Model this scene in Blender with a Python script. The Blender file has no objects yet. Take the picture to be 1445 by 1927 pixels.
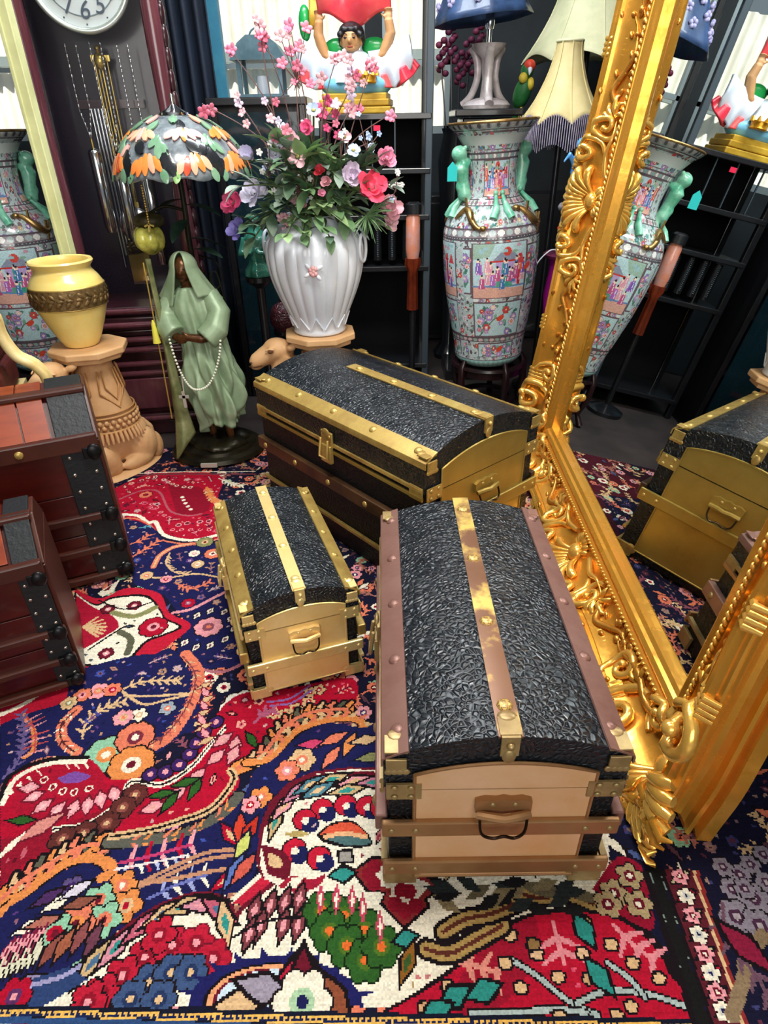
import bpy, math, random
import numpy as np
from mathutils import Vector, Matrix, Euler
random.seed(7)
S = bpy.context.scene
COL = S.collection
PI = math.pi
# ------------------------------------------------------------------ camera
F, TH, ROLL, H = 1177.0, 0.5541, 0.01822, 1.25
CX, CY = 722.5, 963.5
_c, _s = math.cos(TH), math.sin(TH)
_r, _d, FW = Vector((1, 0, 0)), Vector((0, -_s, -_c)), Vector((0, _c, -_s))
RT = math.cos(ROLL) * _r + math.sin(ROLL) * _d
DN = -math.sin(ROLL) * _r + math.cos(ROLL) * _d
EYE = Vector((0, 0, H))
cam = bpy.data.objects.new('camera', bpy.data.cameras.new('camera'))
COL.objects.link(cam)
cam.data.sensor_fit = 'VERTICAL'
cam.data.sensor_height = 36.0
cam.data.sensor_width = 27.0
cam.data.lens = F / 1927.0 * 36.0
cam.data.clip_start = 0.02
cam.matrix_world = Matrix(((RT.x, -DN.x, -FW.x, 0), (RT.y, -DN.y, -FW.y, 0), (RT.z, -DN.z, -FW.z, H), (0, 0, 0, 1)))
S.camera = cam
# ------------------------------------------------------------------ light
S.view_settings.view_transform = 'Standard'
S.view_settings.look = 'None'
S.view_settings.gamma = 1.0
S.view_settings.use_curve_mapping = False
S.view_settings.exposure = 0.05
W = bpy.data.worlds.new('world')
S.world = W
W.use_nodes = True
W.node_tree.nodes['Background'].inputs[0].default_value = (0.80, 0.90, 1.0, 1)
W.node_tree.nodes['Background'].inputs[1].default_value = 0.26


def area(name, loc, aim, sx, sy, power, col=(1, 1, 1)):
    L = bpy.data.lights.new(name, 'AREA')
    L.shape = 'RECTANGLE'
    L.size, L.size_y, L.energy, L.color = sx, sy, power, col
    o = bpy.data.objects.new(name, L)
    COL.objects.link(o)
    o.location = loc
    o.rotation_euler = (Vector(aim) - Vector(loc)).to_track_quat('-Z', 'Y').to_euler()
    return o


area('ceiling_panel_light', (0.0, 1.15, 3.02), (0.0, 1.2, 0), 1.3, 0.5, 85, (1.0, 0.97, 0.92))
area('rear_skylight', (-0.3, 2.75, 3.02), (-0.25, 2.5, 0), 1.8, 0.5, 75, (0.90, 0.96, 1.0))
area('shopfront_daylight', (0.2, -2.2, 1.9), (0.1, 1.8, 0.5), 2.6, 1.6, 80, (1.0, 0.96, 0.9))


def at_z(u, v, z=0.0):
    """where the sight line through photo pixel (u, v) meets height z"""
    d = RT * ((u - CX) / F) + DN * ((v - CY) / F) + FW
    return EYE + d * ((z - H) / d.z)


def at_y(u, v, y):
    d = RT * ((u - CX) / F) + DN * ((v - CY) / F) + FW
    return EYE + d * (y / d.y)


# ------------------------------------------------------------------ helpers
def lin(c):
    return c / 12.92 if c <= 0.04045 else ((c + 0.055) / 1.055) ** 2.4


def hx(s):
    s = s.lstrip('#')
    return tuple(lin(int(s[i:i + 2], 16) / 255) for i in (0, 2, 4))


MATS = {}


def mat(name, col, rough=0.5, metal=0.0, col2=None, nscale=8.0, spread=0.12, bump=0.0, bscale=60.0, coat=0.0, spec=0.5,
        trans=0.0, emit=None, estr=0.0, stretch=None, bkind='noise', attr=None, alpha=1.0, sub=0.0, ior=1.45, rvar=0.0):
    if name in MATS:
        return MATS[name]
    m = bpy.data.materials.new(name)
    m.use_nodes = True
    nt = m.node_tree
    b = nt.nodes['Principled BSDF']
    col = hx(col) if isinstance(col, str) else col
    b.inputs['Base Color'].default_value = (*col, 1)
    b.inputs['Roughness'].default_value = rough
    b.inputs['Metallic'].default_value = metal
    b.inputs['Specular IOR Level'].default_value = spec
    b.inputs['Coat Weight'].default_value = coat
    b.inputs['Coat Roughness'].default_value = 0.08
    b.inputs['Transmission Weight'].default_value = trans
    b.inputs['IOR'].default_value = ior
    b.inputs['Alpha'].default_value = alpha
    if sub:
        b.inputs['Subsurface Weight'].default_value = sub
        b.inputs['Subsurface Radius'].default_value = (0.03, 0.02, 0.01)
    if emit is not None:
        e = hx(emit) if isinstance(emit, str) else emit
        b.inputs['Emission Color'].default_value = (*e, 1)
        b.inputs['Emission Strength'].default_value = estr
    L = nt.links.new
    tc = nt.nodes.new('ShaderNodeTexCoord')
    src = tc.outputs['Object']
    if stretch:
        mp = nt.nodes.new('ShaderNodeMapping')
        mp.inputs['Scale'].default_value = stretch
        L(src, mp.inputs['Vector'])
        src = mp.outputs['Vector']
    if col2 is not None or rvar:
        n = nt.nodes.new('ShaderNodeTexNoise')
        n.inputs['Scale'].default_value = nscale
        n.inputs['Detail'].default_value = 6
        n.inputs['Roughness'].default_value = 0.65
        L(src, n.inputs['Vector'])
        if col2 is not None:
            c2 = hx(col2) if isinstance(col2, str) else col2
            r = nt.nodes.new('ShaderNodeValToRGB')
            r.color_ramp.elements[0].position = 0.5 - spread
            r.color_ramp.elements[1].position = 0.5 + spread
            r.color_ramp.elements[0].color = (*col, 1)
            r.color_ramp.elements[1].color = (*c2, 1)
            L(n.outputs['Fac'], r.inputs['Fac'])
            L(r.outputs['Color'], b.inputs['Base Color'])
        if rvar:
            mr = nt.nodes.new('ShaderNodeMapRange')
            mr.inputs['From Min'].default_value = 0.35
            mr.inputs['From Max'].default_value = 0.65
            mr.inputs['To Min'].default_value = max(0.02, rough - rvar)
            mr.inputs['To Max'].default_value = min(1, rough + rvar)
            L(n.outputs['Fac'], mr.inputs['Value'])
            L(mr.outputs['Result'], b.inputs['Roughness'])
    if attr:
        a = nt.nodes.new('ShaderNodeAttribute')
        a.attribute_name = attr
        L(a.outputs['Color'], b.inputs['Base Color'])
    if bump:
        bp = nt.nodes.new('ShaderNodeBump')
        bp.inputs['Strength'].default_value = bump
        bp.inputs['Distance'].default_value = 0.003
        if bkind == 'croc':
            nz = nt.nodes.new('ShaderNodeTexNoise')
            nz.inputs['Scale'].default_value = 9
            L(src, nz.inputs['Vector'])
            ad = nt.nodes.new('ShaderNodeMix')
            ad.data_type = 'RGBA'
            ad.blend_type = 'ADD'
            ad.inputs[0].default_value = 0.06
            L(src, ad.inputs[6])
            L(nz.outputs['Color'], ad.inputs[7])
            vo = nt.nodes.new('ShaderNodeTexVoronoi')
            vo.feature = 'DISTANCE_TO_EDGE'
            vo.inputs['Scale'].default_value = bscale
            L(ad.outputs[2], vo.inputs['Vector'])
            rp = nt.nodes.new('ShaderNodeValToRGB')
            rp.color_ramp.elements[0].position = 0.0
            rp.color_ramp.elements[1].position = 0.34
            rp.color_ramp.interpolation = 'EASE'
            L(vo.outputs['Distance'], rp.inputs['Fac'])
            L(rp.outputs['Color'], bp.inputs['Height'])
        else:
            n2 = nt.nodes.new('ShaderNodeTexNoise')
            n2.inputs['Scale'].default_value = bscale
            n2.inputs['Detail'].default_value = 4
            L(src, n2.inputs['Vector'])
            L(n2.outputs['Fac'], bp.inputs['Height'])
        L(bp.outputs['Normal'], b.inputs['Normal'])
    MATS[name] = m
    return m


class MB:
    """collects faces; build() links them as one mesh object"""

    def __init__(s):
        s.v, s.f = [], []

    def add(s, vs, fs, M=None):
        o = len(s.v)
        s.v += [tuple(M @ Vector(v)) for v in vs] if M is not None else [tuple(v) for v in vs]
        s.f += [tuple(i + o for i in f) for f in fs]
        return s

    def box(s, c, z, M=None):
        x, y, w = z[0] / 2, z[1] / 2, z[2] / 2
        vs = [(c[0] + a * x, c[1] + b * y, c[2] + d * w) for a in (-1, 1) for b in (-1, 1) for d in (-1, 1)]
        return s.add(vs, [(0, 1, 3, 2), (4, 6, 7, 5), (0, 4, 5, 1), (2, 3, 7, 6), (0, 2, 6, 4), (1, 5, 7, 3)], M)

    def tube(s, pts, r, n=8, M=None, flat=1.0, up=None):
        pts = [Vector(p) for p in pts]
        k = len(pts)
        rs = list(r) if hasattr(r, '__len__') else [r] * k
        vs, fs = [], []
        nrm = None
        for i, p in enumerate(pts):
            t = (pts[min(i + 1, k - 1)] - pts[max(i - 1, 0)])
            t = t.normalized() if t.length > 1e-9 else Vector((0, 0, 1))
            if up is not None:
                nrm = Vector(up) - t * t.dot(Vector(up))
            elif nrm is None:
                a = Vector((0, 0, 1)) if abs(t.z) < 0.9 else Vector((1, 0, 0))
                nrm = a - t * t.dot(a)
            else:
                nrm = nrm - t * t.dot(nrm)
            nrm = nrm.normalized() if nrm.length > 1e-9 else t.orthogonal().normalized()
            bn = t.cross(nrm)
            for j in range(n):
                a = 2 * PI * j / n
                vs.append(p + (nrm * math.cos(a) * flat + bn * math.sin(a)) * rs[i])
        for i in range(k - 1):
            for j in range(n):
                fs.append((i * n + j, i * n + (j + 1) % n, (i + 1) * n + (j + 1) % n, (i + 1) * n + j))
        fs.append(tuple(range(n))[::-1])
        fs.append(tuple((k - 1) * n + j for j in range(n)))
        return s.add(vs, fs, M)

    def lathe(s, prof, n=32, c=(0, 0, 0), fn=None, M=None, cap=True):
        vs, fs = [], []
        for r, z in prof:
            for j in range(n):
                a = 2 * PI * j / n
                q = fn(a, r, z) if fn else r
                vs.append((c[0] + q * math.cos(a), c[1] + q * math.sin(a), c[2] + z))
        k = len(prof)
        for i in range(k - 1):
            for j in range(n):
                fs.append((i * n + j, i * n + (j + 1) % n, (i + 1) * n + (j + 1) % n, (i + 1) * n + j))
        if cap:
            fs.append(tuple(range(n))[::-1])
            fs.append(tuple((k - 1) * n + j for j in range(n)))
        return s.add(vs, fs, M)

    def ell(s, c, r, n=12, m=8, M=None, R=None):
        r = (r, r, r) if not hasattr(r, '__len__') else r
        vs, fs = [], []
        Rm = R.to_matrix() if isinstance(R, Euler) else R
        for i in range(1, m):
            ph = PI * i / m
            for j in range(n):
                a = 2 * PI * j / n
                q = Vector((r[0] * math.sin(ph) * math.cos(a), r[1] * math.sin(ph) * math.sin(a), r[2] * math.cos(ph)))
                vs.append(q)
        vs += [Vector((0, 0, r[2])), Vector((0, 0, -r[2]))]
        for i in range(m - 2):
            for j in range(n):
                fs.append((i * n + j, (i + 1) * n + j, (i + 1) * n + (j + 1) % n, i * n + (j + 1) % n))
        T, B = (m - 1) * n, (m - 1) * n + 1
        for j in range(n):
            fs.append((T, j, (j + 1) % n))
            fs.append((B, (m - 2) * n + (j + 1) % n, (m - 2) * n + j))
        vs = [(Rm @ q if Rm is not None else q) + Vector(c) for q in vs]
        return s.add(vs, fs, M)

    def prism(s, poly, a, b, axis='y', M=None):
        """extrude a 2-D outline; axis y: outline in xz, z: in xy, x: in yz"""
        n = len(poly)
        if axis == 'y':
            mk = lambda p, t: (p[0], t, p[1])
        elif axis == 'z':
            mk = lambda p, t: (p[0], p[1], t)
        else:
            mk = lambda p, t: (t, p[0], p[1])
        vs = [mk(p, a) for p in poly] + [mk(p, b) for p in poly]
        fs = [tuple(range(n))[::-1], tuple(range(n, 2 * n))]
        fs += [(i, (i + 1) % n, n + (i + 1) % n, n + i) for i in range(n)]
        return s.add(vs, fs, M)

    def grid(s, fn, nu, nv, closeu=False, M=None):
        vs = [fn(i / (nu if closeu else nu - 1), j / (nv - 1)) for j in range(nv) for i in range(nu)]
        fs = []
        for j in range(nv - 1):
            for i in range(nu if closeu else nu - 1):
                k = (i + 1) % nu
                fs.append((j * nu + i, j * nu + k, (j + 1) * nu + k, (j + 1) * nu + i))
        return s.add(vs, fs, M)

    def mesh(s, name, smooth=40):
        me = bpy.data.meshes.new(name)
        me.from_pydata([tuple(v) for v in s.v], [], s.f)
        if smooth:
            me.shade_smooth()
            if smooth < 179:
                me.set_sharp_from_angle(angle=math.radians(smooth))
        me.update()
        return me

    def build(s, name, material, parent=None, smooth=40, loc=None, rot=None, fix=True):
        me = s.mesh(name, smooth)
        if fix:
            import bmesh
            bm = bmesh.new()
            bm.from_mesh(me)
            bmesh.ops.recalc_face_normals(bm, faces=bm.faces)
            bm.to_mesh(me)
            bm.free()
        me.materials.append(material)
        return put(name, me, parent, loc, rot)


def put(name, me, parent=None, loc=None, rot=None, scale=None, material=None):
    o = bpy.data.objects.new(name, me)
    COL.objects.link(o)
    o.parent = parent
    if loc is not None:
        o.location = loc
    if rot is not None:
        o.rotation_euler = rot
    if scale is not None:
        o.scale = scale if hasattr(scale, '__len__') else (scale,) * 3
    return o


def tag(o, label=None, cat=None, group=None, kind=None):
    for k, x in (('label', label), ('category', cat), ('group', group), ('kind', kind)):
        if x:
            o[k] = x
    return o


def thing(name, label, cat, loc=(0, 0, 0), rz=0.0, group=None, rot=None):
    o = bpy.data.objects.new(name, None)
    COL.objects.link(o)
    o.empty_display_size = 0.05
    o.location = loc
    o.rotation_euler = rot if rot is not None else (0, 0, rz)
    return tag(o, label, cat, group)


def copy_tree(o, parent=None):
    c = o.copy()
    COL.objects.link(c)
    c.parent = parent
    for ch in list(o.children):
        copy_tree(ch, c)
    return c


def bevel(o, w, seg=2):
    m = o.modifiers.new('bevel', 'BEVEL')
    m.width, m.segments, m.limit_method = w, seg, 'ANGLE'
    m.harden_normals = False
    return o


def melt(o, vox, it=4, fac=0.5):
    """fuse overlapping lumps into one continuous skin"""
    m = o.modifiers.new('fuse', 'REMESH')
    m.mode = 'VOXEL'
    m.voxel_size = vox
    m.use_smooth_shade = True
    k = o.modifiers.new('soften', 'SMOOTH')
    k.iterations, k.factor = it, fac
    return o


def spline(pts, n=6, closed=False):
    """points on a smooth curve through pts"""
    P = [Vector(p) for p in pts]
    k = len(P)
    out = []
    for i in range(k if closed else k - 1):
        if closed:
            a, b, c, d = P[(i - 1) % k], P[i], P[(i + 1) % k], P[(i + 2) % k]
        else:
            a, b, c, d = P[max(i - 1, 0)], P[i], P[i + 1], P[min(i + 2, k - 1)]
        for j in range(n):
            t = j / n
            out.append(0.5 * ((2 * b) + (c - a) * t + (2 * a - 5 * b + 4 * c - d) * t * t + (3 * b - a - 3 * c + d) * t ** 3))
    if not closed:
        out.append(P[-1])
    return out


def text_mesh(txt, size, name='numeral', font_shear=0.0, extrude=0.001):
    cu = bpy.data.curves.new(name, 'FONT')
    cu.body, cu.size, cu.align_x, cu.align_y, cu.extrude, cu.shear = txt, size, 'CENTER', 'CENTER', extrude, font_shear
    t = bpy.data.objects.new(name, cu)
    COL.objects.link(t)
    dg = bpy.context.evaluated_depsgraph_get()
    me = bpy.data.meshes.new_from_object(t.evaluated_get(dg))
    bpy.data.objects.remove(t)
    bpy.data.curves.remove(cu)
    return me


class Canvas:
    """a small colour raster in metres that becomes one woven or painted face per cell"""

    def __init__(s, x0, x1, y0, y1, cell, base):
        s.x0, s.y0, s.c = x0, y0, cell
        s.nx, s.ny = int(round((x1 - x0) / cell)), int(round((y1 - y0) / cell))
        s.a = np.zeros((s.ny, s.nx, 3), np.float32)
        s.a[:] = hx(base)
        s.wrap = False

    def _win(s, xa, xb, ya, yb):
        i0, i1 = max(0, int((xa - s.x0) / s.c) - 1), min(s.nx, int((xb - s.x0) / s.c) + 2)
        j0, j1 = max(0, int((ya - s.y0) / s.c) - 1), min(s.ny, int((yb - s.y0) / s.c) + 2)
        if i0 >= i1 or j0 >= j1:
            return None
        X = s.x0 + (np.arange(i0, i1) + .5) * s.c
        Y = s.y0 + (np.arange(j0, j1) + .5) * s.c
        return i0, i1, j0, j1, *np.meshgrid(X, Y)

    def poly(s, P, col):
        P = np.array([(p[0], p[1]) for p in P], float)
        w = s._win(P[:, 0].min(), P[:, 0].max(), P[:, 1].min(), P[:, 1].max())
        if w is None:
            return
        i0, i1, j0, j1, X, Y = w
        ins = np.zeros(X.shape, bool)
        for a, b in zip(P, np.roll(P, -1, 0)):
            if abs(a[1] - b[1]) < 1e-12:
                continue
            m = (Y < a[1]) != (Y < b[1])
            ins ^= m & (X < (b[0] - a[0]) * (Y - a[1]) / (b[1] - a[1]) + a[0])
        s.a[j0:j1, i0:i1][ins] = hx(col)

    def disc(s, c, r, col, ry=None, ang=0.0):
        ry = ry or r
        q = max(r, ry)
        w = s._win(c[0] - q, c[0] + q, c[1] - q, c[1] + q)
        if w is None:
            return
        i0, i1, j0, j1, X, Y = w
        dx, dy = X - c[0], Y - c[1]
        u, v = dx * math.cos(ang) + dy * math.sin(ang), -dx * math.sin(ang) + dy * math.cos(ang)
        s.a[j0:j1, i0:i1][(u / r) ** 2 + (v / ry) ** 2 <= 1] = hx(col)

    def stroke(s, P, wd, col):
        P = [(p[0], p[1]) for p in P]
        for k, (a, b) in enumerate(zip(P[:-1], P[1:])):
            q = wd if not hasattr(wd, '__len__') else wd[min(k, len(wd) - 1)]
            w = s._win(min(a[0], b[0]) - q, max(a[0], b[0]) + q, min(a[1], b[1]) - q, max(a[1], b[1]) + q)
            if w is None:
                continue
            i0, i1, j0, j1, X, Y = w
            ex, ey = b[0] - a[0], b[1] - a[1]
            L = ex * ex + ey * ey + 1e-12
            t = np.clip(((X - a[0]) * ex + (Y - a[1]) * ey) / L, 0, 1)
            dd = (X - a[0] - t * ex) ** 2 + (Y - a[1] - t * ey) ** 2
            s.a[j0:j1, i0:i1][dd <= (q / 2) ** 2] = hx(col)

    def flower(s, c, r, cols, n=6, edge='#1a1014'):
        """petals round a core: cols = petal, ring, eye"""
        if edge:
            for k in range(n):
                a = 2 * PI * k / n
                s.disc((c[0] + r * .62 * math.cos(a), c[1] + r * .62 * math.sin(a)), r * .46, edge)
        for k in range(n):
            a = 2 * PI * k / n
            s.disc((c[0] + r * .62 * math.cos(a), c[1] + r * .62 * math.sin(a)), r * .38, cols[0])
        s.disc(c, r * .55, cols[0])
        s.disc(c, r * .42, cols[1])
        s.disc(c, r * .2, cols[2])
# ------------------------------------------------------------------ the room
sun = bpy.data.objects.new('sun', bpy.data.lights.new('sun', 'SUN'))
sun.data.energy = 8.0
sun.data.angle = 0.02
sun.data.color = (1, 0.97, 0.92)
COL.objects.link(sun)
sun.rotation_euler = Vector((0.15, 1.0, -1.2)).to_track_quat('-Z', 'Y').to_euler()


def struct(name, mb, m, parent=None, smooth=0):
    o = mb.build(name, m, parent, smooth)
    if parent is None:
        o['kind'] = 'structure'
    return o


m_floor = mat('dark_floor', '#2a2524', 0.5, col2='#3a3130', nscale=5)
m_wall = mat('dark_wall', '#12181c', 0.7, col2='#1d262b', nscale=3)
m_ceil = mat('ceiling_paint', '#c9cdd0', 0.8)
m_blue = mat('blue_paint', '#4fa3bd', 0.5, col2='#3f8fb0', nscale=6)
m_sheet = mat('corrugated_sheet', '#f3f1e6', 0.55, col2='#dedccb', nscale=3)
m_alu = mat('grey_window_frame', '#8d9a9e', 0.4, 0.3)
m_glass = mat('window_glass', '#6a8c98', 0.03, alpha=0.08, spec=0.5)
struct('floor', MB().box((-0.5, 1.0, -0.06), (5.2, 7.2, 0.1)), m_floor)
struct('ceiling', MB().box((-0.5, 1.0, 3.11), (5.2, 7.2, 0.1)), m_ceil)
struct('wall_left', MB().box((-3.05, 1.0, 1.525), (0.1, 7.2, 3.05)), m_wall)
struct('wall_right', MB().box((2.05, 1.0, 1.525), (0.1, 7.2, 3.05)), m_wall)
wb = MB()
wb.box((-0.5, 4.55, 0.6), (5.0, 0.1, 1.2)).box((-0.5, 4.55, 2.78), (5.0, 0.1, 0.55))
for (x0, x1) in ((-3.0, -2.75), (-1.72, -.97), (-.06, .04), (.44, 2.0)):
    wb.box(((x0 + x1) / 2, 4.55, 1.85), (x1 - x0, .1, 1.31))
struct('wall_back', wb, m_wall)
for i, (a, b) in enumerate(((-2.75, -1.72), (-.97, -.06), (.04, .44))):
    fr = MB()
    for (x0, x1, z0, z1) in ((a, a + .03, 1.2, 2.5), (b - .03, b, 1.2, 2.5), (a, b, 1.2, 1.24), (a, b, 2.46, 2.5), (a, b, 1.545, 1.57)):
        fr.box(((x0 + x1) / 2, 4.53, (z0 + z1) / 2), (x1 - x0, 0.05, z1 - z0))
    w = struct('window_%d' % (i + 1), fr, m_alu)
    for k, (z0, z1) in enumerate(((1.24, 1.545), (1.57, 2.46))):
        MB().box(((a + b) / 2, 4.53, (z0 + z1) / 2), (b - a - .06, 0.004, z1 - z0)).build('pane', m_glass, w, 0)
p = at_y(404, 60, 4.42)
struct('trim_1', MB().box((p.x, 4.42, 1.5), (0.075, 0.06, 3.04)), m_blue)
sh = MB()
sh.grid(lambda u, v: (-4 + 8 * u, 6.6 + 0.022 * math.sin(u * 8 / 0.10 * 2 * PI), -0.1 + 2.55 * v), 640, 2)
tag(sh.build('corrugated_fence', m_sheet, smooth=80), 'cream corrugated metal fence outside, seen through the rear windows', 'fence')
sh = MB()
sh.box((0, 6.5, 1.75), (8, 0.06, 0.07))
tag(sh.build('fence_rail', mat('rail_grey', '#7f8a86', 0.5), smooth=0), 'grey horizontal rail across the corrugated fence outside', 'rail')

# ------------------------------------------------------------------ the rug
NAVY, BLUE, RED, CRIM, CREAM, SALM, PINK, ORNG, TAN = '#12122c', '#191b4e', '#b00a2c', '#8c0a26', '#efe6cf', '#e07a5c', '#e79aa0', '#e08a4a', '#d9b384'
GREEN, TEAL, MINT, PURP, BLK, WINE, LBLUE, OLIVE = '#2c5a22', '#2f8f86', '#8fc2a0', '#3a1d5c', '#150d12', '#6a1226', '#c4d8e4', '#8a8a5a'
cell = 0.0033
R = Canvas(-1.30, 0.90, 0.37, 2.62, cell, NAVY)
Z1 = lambda x, y: at_z(x / 2.007, 1200 + y / 2.007)
Z2 = lambda x, y: at_z(600 + x / 1.71, 1560 + y / 1.71)
Z3 = lambda x, y: at_z(x / 3.01, 860 + y / 3.01)


def zz(Z, pts, smooth=5, closed=False):
    P = [Z(*p) for p in pts]
    return spline(P, smooth, closed) if smooth else P


def frond(pts, col, w=0.007, leaf=0.02, step=0.017, cols=None, side=(1, -1), slant=0.9, edge=None):
    """a stem with leaflets on both sides"""
    out = [pts[0]]
    acc = 0
    for a, b in zip(pts[:-1], pts[1:]):
        acc += (b - a).length
        if acc >= step:
            acc = 0
            t = (b - a).normalized()
            n = Vector((-t.y, t.x, 0))
            for k, sd in enumerate(side):
                d = (t * slant + n * sd).normalized()
                c = (cols or [col])[len(out) % len(cols or [col])]
                if edge:
                    R.stroke([b, b + d * leaf], w * 2.1, edge)
                R.stroke([b, b + d * leaf * .55, b + d * leaf], [w * 1.3, w * .8], c)
            out.append(b)
    R.stroke(pts, w, col)


def dotted(pts, r, cols, step, n=0):
    acc = step
    for a, b in zip(pts[:-1], pts[1:]):
        acc += (b - a).length
        if acc >= step:
            acc = 0
            if n:
                R.flower(b, r, cols, n, BLK)
            else:
                for k, c in enumerate(cols):
                    R.disc(b, r * (1 - k * .36), c)


def leafy(c, L, w, ang, col, edge=BLK, core=None):
    d, n = Vector((math.cos(ang), math.sin(ang), 0)), Vector((-math.sin(ang), math.cos(ang), 0))
    P = [c - d * L, c + n * w, c + d * L * .4 + n * w * .7, c + d * L, c + d * L * .4 - n * w * .7, c - n * w]
    if edge:
        R.poly([c + (q - c) * 1.35 for q in P], edge)
    R.poly(P, col)
    if core:
        R.poly([c + (q - c) * .5 for q in P], core)


rr = random.Random(3)
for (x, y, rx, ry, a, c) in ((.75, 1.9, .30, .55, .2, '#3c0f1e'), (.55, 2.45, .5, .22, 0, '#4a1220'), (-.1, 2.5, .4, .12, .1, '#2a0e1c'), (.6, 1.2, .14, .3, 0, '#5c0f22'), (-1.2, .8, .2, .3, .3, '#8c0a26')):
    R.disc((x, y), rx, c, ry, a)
# filler weave for what the furniture hides and for the plain stretches
for k in range(1700):
    c = Vector((rr.uniform(-1.3, .9), rr.uniform(.4, 2.6), 0))
    t = rr.random()
    if t < .3:
        R.flower(c, rr.uniform(.012, .026), rr.choice([(SALM, WINE, CREAM), (PINK, PURP, CREAM), (CREAM, RED, NAVY), (MINT, SALM, WINE)]), rr.choice((5, 6, 8)))
    elif t < .62:
        leafy(c, rr.uniform(.012, .03), rr.uniform(.005, .010), rr.uniform(0, PI), rr.choice((SALM, TAN, PINK, CREAM, '#7a4a5c', '#5c3a4a', '#4b5a8a')))
    else:
        a = rr.uniform(0, 2 * PI)
        L = rr.uniform(.05, .12)
        P = spline([c, c + Vector((math.cos(a), math.sin(a), 0)) * L * .5, c + Vector((math.cos(a + .7), math.sin(a + .7), 0)) * L], 8)
        frond(P, rr.choice((SALM, TAN, '#8a4a5a', '#a86a5a')), .005, .016, .014)
# --- upper field, around the statue lamp
R.poly(zz(Z3, [(640, 180), (880, 90), (1240, 100), (1230, 250), (1250, 440), (1100, 470), (900, 420), (700, 330), (640, 260)]), RED)
R.poly(zz(Z3, [(950, 150), (1150, 180), (1180, 300), (1000, 330)]), CRIM)
R.stroke(zz(Z3, [(690, 325), (780, 330), (840, 370), (880, 365), (930, 440), (1080, 470), (1230, 440)]), .016, CREAM)
R.stroke(zz(Z3, [(690, 345), (780, 350), (860, 395), (910, 465), (1080, 490), (1240, 460)]), .008, SALM)
dotted(zz(Z3, [(790, 135), (880, 110), (1000, 160), (1090, 170)]), .009, (CREAM, RED), .022)
dotted(zz(Z3, [(740, 255), (860, 265), (920, 320), (960, 345)]), .009, (PINK, RED), .022)
dotted(zz(Z3, [(1000, 385), (1080, 370), (1200, 360)]), .012, (PINK, WINE), .03)
dotted(zz(Z3, [(960, 410), (1080, 410), (1200, 410)]), .009, (PINK, RED), .024)
dotted(zz(Z3, [(1030, 220), (1050, 260), (1085, 300)]), .008, (CREAM,), .018)
R.stroke(zz(Z3, [(680, 235), (800, 190), (900, 195), (960, 300), (1060, 330), (1140, 320)]), .009, '#b05a66')
R.flower(Z3(825, 212), .026, (SALM, WINE, RED), 8)
frond(zz(Z3, [(1170, 170), (1200, 230), (1250, 260)]), ORNG, .012, .02, .012, (ORNG, SALM, TAN))
frond(zz(Z3, [(1240, 120), (1310, 150), (1370, 160)]), CREAM, .006, .022, .012)
R.stroke(zz(Z3, [(660, 105), (1000, 95), (1445, 95)], 0), .012, '#7a3a44')
R.stroke(zz(Z3, [(660, 95), (1000, 83), (1445, 80)], 0), .007, CREAM)
# navy side field with fronds
R.poly(zz(Z3, [(690, 350), (780, 360), (870, 400), (930, 480), (1080, 500), (1250, 480), (1320, 900), (1400, 1180), (1150, 1200), (960, 1080), (700, 1160), (480, 1250), (380, 1290), (380, 1600), (1100, 1560), (1080, 1220), (1000, 1100), (1060, 940), (930, 780), (760, 720), (720, 560)], 0), BLUE)
frond(zz(Z3, [(790, 400), (850, 390)]), '#5aa0b0', .005, .014, .012)
for q in ([(740, 570), (820, 520), (900, 470)], [(740, 490), (800, 470), (840, 440)]):
    frond(zz(Z3, q), SALM, .007, .024, .02)
R.stroke(zz(Z3, [(870, 620), (900, 560), (980, 510), (1080, 490)]), .02, SALM)
R.stroke(zz(Z3, [(870, 620), (900, 560), (980, 510), (1080, 490)]), .007, TAN)
frond(zz(Z3, [(960, 540), (940, 600), (990, 650), (1060, 660)]), TAN, .006, .02, .014, side=(1,))
R.stroke(zz(Z3, [(820, 680), (960, 680), (1120, 660), (1280, 690)]), .008, TAN)
frond(zz(Z3, [(990, 710), (1080, 745), (1180, 710)]), SALM, .006, .02, .014)
for (x, y, r, c) in ((1160, 480, .03, (OLIVE, TAN, WINE)), (1205, 545, .03, (SALM, CREAM, WINE)), (1120, 605, .022, (TAN, CREAM, SALM)), (1100, 545, .02, (CREAM, PINK, CREAM)),
                     (830, 670, .022, (TAN, SALM, CREAM)), (940, 690, .02, (PINK, RED, CREAM)), (1065, 825, .022, (RED, '#8a5a7a', PINK)), (1180, 960, .042, (PINK, '#8a4a5a', SALM))):
    R.flower(Z3(x, y), r, c, 8)
for (x, y) in ((1190, 870), (1270, 875), (1115, 895), (1305, 915), (1325, 970), (1275, 1030), (1190, 1065), (1110, 1075), (1045, 1050)):
    leafy(Z3(x, y), .016, .010, 1.2, CREAM, BLK, '#7a4a5a')
R.stroke(zz(Z3, [(980, 880), (1080, 860), (1180, 810), (1280, 760)]), .012, PINK)
R.stroke(zz(Z3, [(1140, 1200), (1260, 1215), (1390, 1160)]), .011, '#b06a76')
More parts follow.
